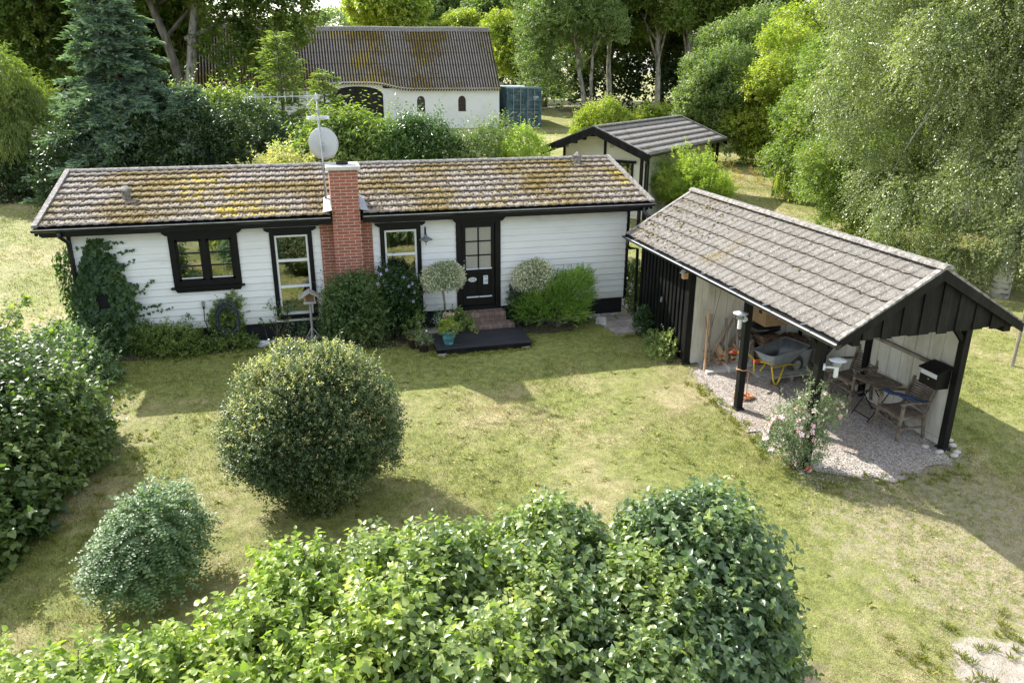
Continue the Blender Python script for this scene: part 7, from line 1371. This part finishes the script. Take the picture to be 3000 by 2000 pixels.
# ---- large trees at the left
def maple_left():
    rg = np.random.default_rng(161)
    T = tree('maple', 'big forked maple overhanging the left part of the barn roof', 'tree', (-1.4, 29.0, 1.5), (.6, 29.2, 10.2), (5.2, 3.6, 4.3), 'leaf_maple', 6800, .20, nb=46, rb=1.35, r0=.34, seed=162, tw=.75, nl=9, shape=DIAM, wid=.16, low=-.55, nlimb=5, lean=(-2.4, 29, 12.5), extra=[(3.6, 28.6, 7.3, 1.5, 1.2, 1.0), (4.6, 28.6, 8.0, 1.2, 1.0, .8), (2.2, 28.4, 5.6, 1.3, 1.0, .9), (3.0, 28.5, 6.4, 1.2, 1, .8), (1.2, 28.5, 6.8, 1.3, 1, 1)])
    mb = MB(); mb.tube([(-1.35, 28.9, 3.4), (-.8, 28.8, 5.0), (-.35, 28.8, 7.5), (.4, 28.8, 11)], [.30, .26, .22, .12], 8); mb.tube([(-.8, 28.9, 7), (1.6, 28.5, 8.0), (3.6, 28.5, 7.8)], [.14, .09, .04], 6); mb.build('branch', MATS['bark_pale'], T, smooth=True)
    return T
mp_ = maple_left()
t1 = tree('deciduous_tree', 'dark deciduous tree in the top left corner behind the pale weeping tree', 'tree', (-9.6, 33.5, 1.8), (-9.4, 33.8, 9.2), (3.8, 3.2, 5.2), 'leaf_maple', 5600, .20, nb=34, rb=1.2, r0=.26, seed=171, tw=.7, nl=9, wid=.15, low=-.8)
dup(t1, (-5.2, 35.5, 1.9), 2.1, 1.05, 'dark deciduous tree between the top left corner tree and the spruce')
dup(t1, (-14.5, 36.0, 1.9), 4.0, 1.15, 'deciduous tree beyond the left frame edge, behind the corner tree')
dup(t1, (-3.6, 38.0, 1.9), 5.0, .95, 'dark tree directly behind the top of the blue spruce')
t2 = tree('understorey_tree', 'sunlit yellow-green young tree glowing between the dark trunks at left', 'tree', (-9.0, 40.0, 2.0), (-8.8, 40.0, 4.9), (2.6, 1.6, 2.8), 'leaf_yellowgreen', 2600, .20, nb=18, rb=1.0, r0=.10, seed=172, tw=.6, nl=8, wid=.15)
dup(t2, (-5.4, 41.0, 2.0), 1.0, 1.1, 'second sunlit yellow-green young tree nearer the spruce')
shrub('dark_thicket', 'dark thicket below the trees at the left, behind the pale weeping tree', 'thicket', (-7, 24, 1.2), [(-6.5, 24, 2.2, 2.2, 1.4, 1.8), (-3.6, 24.5, 2.2, 2.0, 1.4, 1.7), (-9.5, 24, 2.4, 2, 1.4, 2.2), (-1.0, 24.6, 2.4, 1.6, 1.2, 1.4)], 'leaf_dark', 3600, .16, .10, tw=.5, nl=8, seed=173, stems=30, stem_r=.05)
shrub('shade_shrub', 'shaded shrub at the foot of the pale weeping tree', 'shrub', (-5.0, 17.6, .8), [(-5.0, 17.4, 1.3, 1.4, .9, 1.1), (-3.3, 16.9, 1.3, 1.2, .9, 1.1), (-6.9, 17.6, 1.2, 1.3, .9, 1.0)], 'leaf_dark', 2600, .11, .07, tw=.4, nl=8, seed=174)
# ---- trees behind the barn
t3 = tree('lime_tree', 'round sunlit green tree rising behind the middle of the barn roof', 'tree', (13.6, 62, 2.5), (13.6, 62, 10.0), (4.0, 3.2, 3.2), 'leaf_yellowgreen', 4600, .28, nb=26, rb=1.2, r0=.3, seed=181, tw=.8, nl=9, wid=.2)
dup(t3, (19.9, 60.5, 1.6), 2.0, .80, 'smaller sunlit green tree rising behind the right part of the barn roof')
t4 = tree('poplar', 'grey-green slender tree behind the right end of the barn ridge', 'tree', (24.2, 64, 2.5), (24.2, 64, 10.5), (2.6, 2.4, 5.0), 'leaf_ash', 4200, .26, nb=26, rb=1.1, r0=.25, seed=182, tw=.8, nl=9)
dup(t4, (20.6, 72, 2.5), 1.2, 1.05, 'grey-green slender tree farther back between the two sunlit trees')
t5 = tree('maple_tree', 'leafy yellow-green tree right of the barn end, above the container', 'tree', (21.6, 47.0, 2.4), (21.6, 47.2, 6.6), (2.3, 2.0, 3.6), 'leaf_yellowgreen', 3300, .2, nb=24, rb=.95, r0=.15, seed=183, tw=.6, nl=9)
# ---- trees right of the container
t6 = tree('ash_tree', 'twin-trunked pale-leaved tree standing right of the container', 'tree', (23.6, 35.9, 1.9), (22.8, 36.6, 9.4), (3.7, 3.0, 5.6), 'leaf_ash', 7600, .15, nb=46, rb=1.15, r0=.20, seed=184, tw=.6, nl=10, bark='bark_pale', low=-.75, nlimb=18, extra=[(20.6, 36.5, 5.0, 1.2, 1.0, 1.0), (21.6, 36.4, 4.2, 1.1, .9, .8), (20.3, 36.8, 6.6, 1.1, 1, 1)])
mb = MB(); mb.tube([(24.15, 35.7, 1.9), (24.05, 35.7, 5), (24.2, 35.8, 8.5)], [.13, .11, .07], 8); mb.build('second_trunk', MATS['bark_pale'], t6, smooth=True)
t7 = tree('woodland_tree', 'tall dark woodland tree right behind the twin-trunked tree', 'tree', (28.6, 43.5, 2.4), (28.6, 43.7, 10.0), (3.4, 3.0, 5.6), 'leaf_maple', 6000, .2, nb=38, rb=1.2, r0=.22, seed=185, tw=.7, nl=9, low=-.85)
t8 = tree('tall_tree', 'tall bare-trunked tree with high crown, the one straight behind the annex ridge', 'tree', (29.6, 36.9, 2.0), (29.6, 37.4, 9.6), (3.0, 2.6, 4.6), 'leaf_maple', 5200, .17, nb=34, rb=1.0, r0=.24, seed=186, tw=.6, nl=9, low=-.6, bark='bark_pale')
dup(t8, (26.6, 38.6, 2.1), 1.5, 1.0, 'bare-trunked tree left of the one behind the annex ridge')
dup(t8, (32.4, 38.5, 2.1), 3.0, 1.08, 'bare-trunked tree right of the one behind the annex ridge')
dup(t8, (35.5, 37.0, 2.0), 4.4, .95, 'dark-trunked tree at the back of the wood above the right end of the annex roof')
dup(t7, (34.0, 45.5, 2.5), 2.0, 1.1, 'tall woodland tree at the back, above the grey-green bushes')
dup(t7, (40.5, 43.0, 2.4), 3.3, 1.1, 'tall woodland tree at the back near the top right')
dup(t7, (24.8, 49.0, 2.5), 5.1, 1.05, 'tall woodland tree at the back between container and twin-trunked tree')
dup(t7, (46.0, 36.0, 1.9), .7, 1.15, 'tall woodland tree behind the birch crown')
# ---- bushes at the right edge of the lawn
t9 = tree('grey_willow_tree', 'grey-green bushy tree directly right of the annex roof', 'tree', (25.6, 21.2, 1.0), (25.6, 21.2, 3.6), (2.0, 1.8, 3.0), 'leaf_ash', 6500, .115, nb=34, rb=.75, r0=.14, seed=191, tw=.45, nl=10, low=-.85, twdir=.9)
t10 = tree('field_maple', 'bright yellow-green bushy tree between the grey-green tree and the birch', 'tree', (28.2, 19.0, .85), (28.0, 19.0, 4.0), (2.2, 1.9, 3.4), 'leaf_yellowgreen', 6800, .13, nb=38, rb=.8, r0=.15, seed=192, tw=.5, nl=9, low=-.9, twdir=.6)
dup(t10, (31.5, 22.5, 1.05), 2.2, 1.15, 'yellow-green bushy tree farther back behind the bright one')
dup(t9, (31.0, 28.0, 1.4), 1.2, 1.35, 'grey-green bushy tree farther back behind the nearest grey-green one')
t11 = tree('hazel_tree', 'broad green hazel at the edge of the far lawn below the birch', 'tree', (25.8, 12.2, .4), (25.6, 12.0, 3.0), (2.0, 1.8, 3.0), 'leaf_hazel', 6000, .11, nb=34, rb=.75, r0=.12, seed=193, tw=.42, nl=9, low=-.9, grav=.35)
dup(t11, (28.6, 14.0, .55), 2.6, 1.25, 'hazel behind the broad one at the far lawn edge')
t12 = tree('hornbeam', 'low spreading green tree hanging over the lawn just beyond the carport ridge', 'tree', (22.6, 5.6, .05), (22.2, 5.3, 1.9), (2.1, 2.0, 1.9), 'leaf_hazel', 6500, .085, nb=34, rb=.62, r0=.10, seed=194, tw=.4, nl=9, low=-.8, grav=.3)
shrub('dry_weeds', 'brown dry weeds at the shady edge of the far lawn', 'weeds', (24.6, 14.5, .6), [(24.0, 15.0, .8, 1.0, .5, .45), (25.2, 13.6, .75, .7, .5, .4), (23.8, 16.6, .9, .8, .6, .5)], 'leaf_dry', 200, .12, .010, tw=.2, nl=6, seed=195, stems=0, up=1.2)
# ---- the birches
def birch(label, base, c, r, n, seed, r0, lean, nb=60, extra=None):
    rg = np.random.default_rng(seed); T = thing('birch', label, 'tree', base); bl = subblobs(c, r, nb, .72, rg, low=-.85) + (extra or [])
    P, D = shell(bl, n, rg, inner=.2); D = nrm(D * .6 + np.array([0, 0, -.25]) + rg.normal(size=D.shape) * .35)
    foliage('crown', twigs(P, D, .48, 12, .062, .042, DIAM, rg, grav=.35, droop=.5, spread=.7, upn=.45), 'leaf_birch', T); mb = MB(); limbs(mb, base, lean, r0, bl, rg, 16, start=.3); mb.build('trunk', MATS['birch_bark'], T, smooth=True)
birch('huge birch with drooping silvery foliage filling the right of the picture', (22.0, -1.1, -.02), (22.8, 1.4, 5.9), (4.0, 4.2, 5.7), 30000, 201, (.20), (21.7, -.5, 11.5), nb=90, extra=[(20.4, .8, 2.1, .8, .8, .8), (21.0, 2.6, 2.4, .9, .9, .9), (21.2, -.4, 2.6, .9, .8, .9), (20.2, 3.4, 5.0, 1.0, 1.0, 1.2), (19.9, 2.8, 7.5, 1.0, 1.0, 1.2), (21.5, -1.6, 3.4, .7, .7, 1.2), (21.7, -1.9, 5.4, .8, .7, 1.2), (21.4, -1.7, 7.4, .8, .7, 1.2), (22.4, -2.2, 4.6, .8, .7, 1.3), (22.6, -2.3, 6.6, .8, .7, 1.3), (22.0, -1.9, 2.6, .6, .6, .9), (22.0, -2.3, 1.7, .55, .4, .6), (22.9, -2.4, 3.2, .7, .6, 1.0), (21.3, -.6, 1.2, .8, .7, .7), (20.9, 1.2, 1.3, .8, .8, .8), (22.8, -2.0, 1.4, .8, .5, .7), (21.6, -1.9, 1.9, .7, .5, .7), (23.8, -1.6, 2.2, .9, .6, 1.2), (23.4, -2.0, 5.4, .9, .7, 1.3), (19.8, 2.6, 9.2, 1, 1, 1)])
birch('second birch behind the huge one, its crown reaching the top of the picture', (24.8, 4.6, .0), (24.6, 4.8, 7.6), (3.8, 3.4, 6.2), 15000, 202, .18, (24.6, 4.8, 13), nb=50)
birch('birch at the right frame edge behind the carport gable', (26.3, -2.2, -.02), (26.2, -1.8, 6.2), (3.2, 3.0, 6.2), 11000, 203, .17, (26.2, -2, 12), nb=44)
dup(t11, (29.5, -.5, 0), 1.0, 1.5, 'broad green tree behind the birches at the right edge')
dup(t11, (29.0, 5.5, .05), 4.0, 1.6, 'broad green tree behind the birches, nearer the far lawn')
# ---- far woods: one mass nobody could count
def wood(name, label, blobs, m, n, leaf, seed):
    rg = np.random.default_rng(seed); P, D = shell(blobs, n, rg, inner=.05, low=-.3); D = nrm(D + np.array([0, 0, .4]) + rg.normal(size=D.shape) * .4)
    tag(link(name, fast(name, *twigs(P, D, leaf * 3, 7, leaf, leaf * .7, DIAM, rg, grav=.2)), MATS[m]), label, 'wood', kind='stuff')
rg = np.random.default_rng(300); bl = []
for x in np.arange(-48, 0, 3.2): bl.append((x + rg.normal(), 58 + rg.normal() * 2, 8 + rg.normal(), 3.4, 3, 9 + rg.normal()))
for x in np.arange(30, 90, 3.4): bl.append((x + rg.normal(), 60 - (x - 30) * .55 + rg.normal() * 2, 9 + rg.normal(), 3.6, 3, 12 + rg.normal()))
for x in np.arange(17, 32, 2.6): bl.append((x + rg.normal() * .5, 80 + rg.normal() * 2, 6, 2.8, 2.4, 5.6 + rg.normal() * .6))
for x in np.arange(22, 56, 2.4): bl.append((x + rg.normal() * .4, 52 - (x - 22) * .2 + rg.normal(), 4.8, 2.4, 1.8, 4.2))
for x in np.arange(25.5, 60, 2.0): bl.append((x + rg.normal() * .4, 44.5 - (x - 25) * .28 + rg.normal() * .4, 3.4, 1.9, 1.2, 2.0 + rg.normal() * .3))
wood('woodland', 'dense dark woodland closing the view behind the barn and the lawn', bl, 'leaf_dark', 26000, .36, 301)
bl = []
for i in range(60): x = rg.uniform(-25, 60); bl.append((x, 150 + rg.uniform(-5, 15), 9.5 + 2.2 * math.sin(x * .07) + rg.uniform(-1, 1), rg.uniform(3, 4.6), 3.5, rg.uniform(3.2, 4.6)))
wood('distant_wood', 'distant hazy tree line on the horizon beyond the barn roof', bl, 'leaf_ash', 9000, .5, 302)
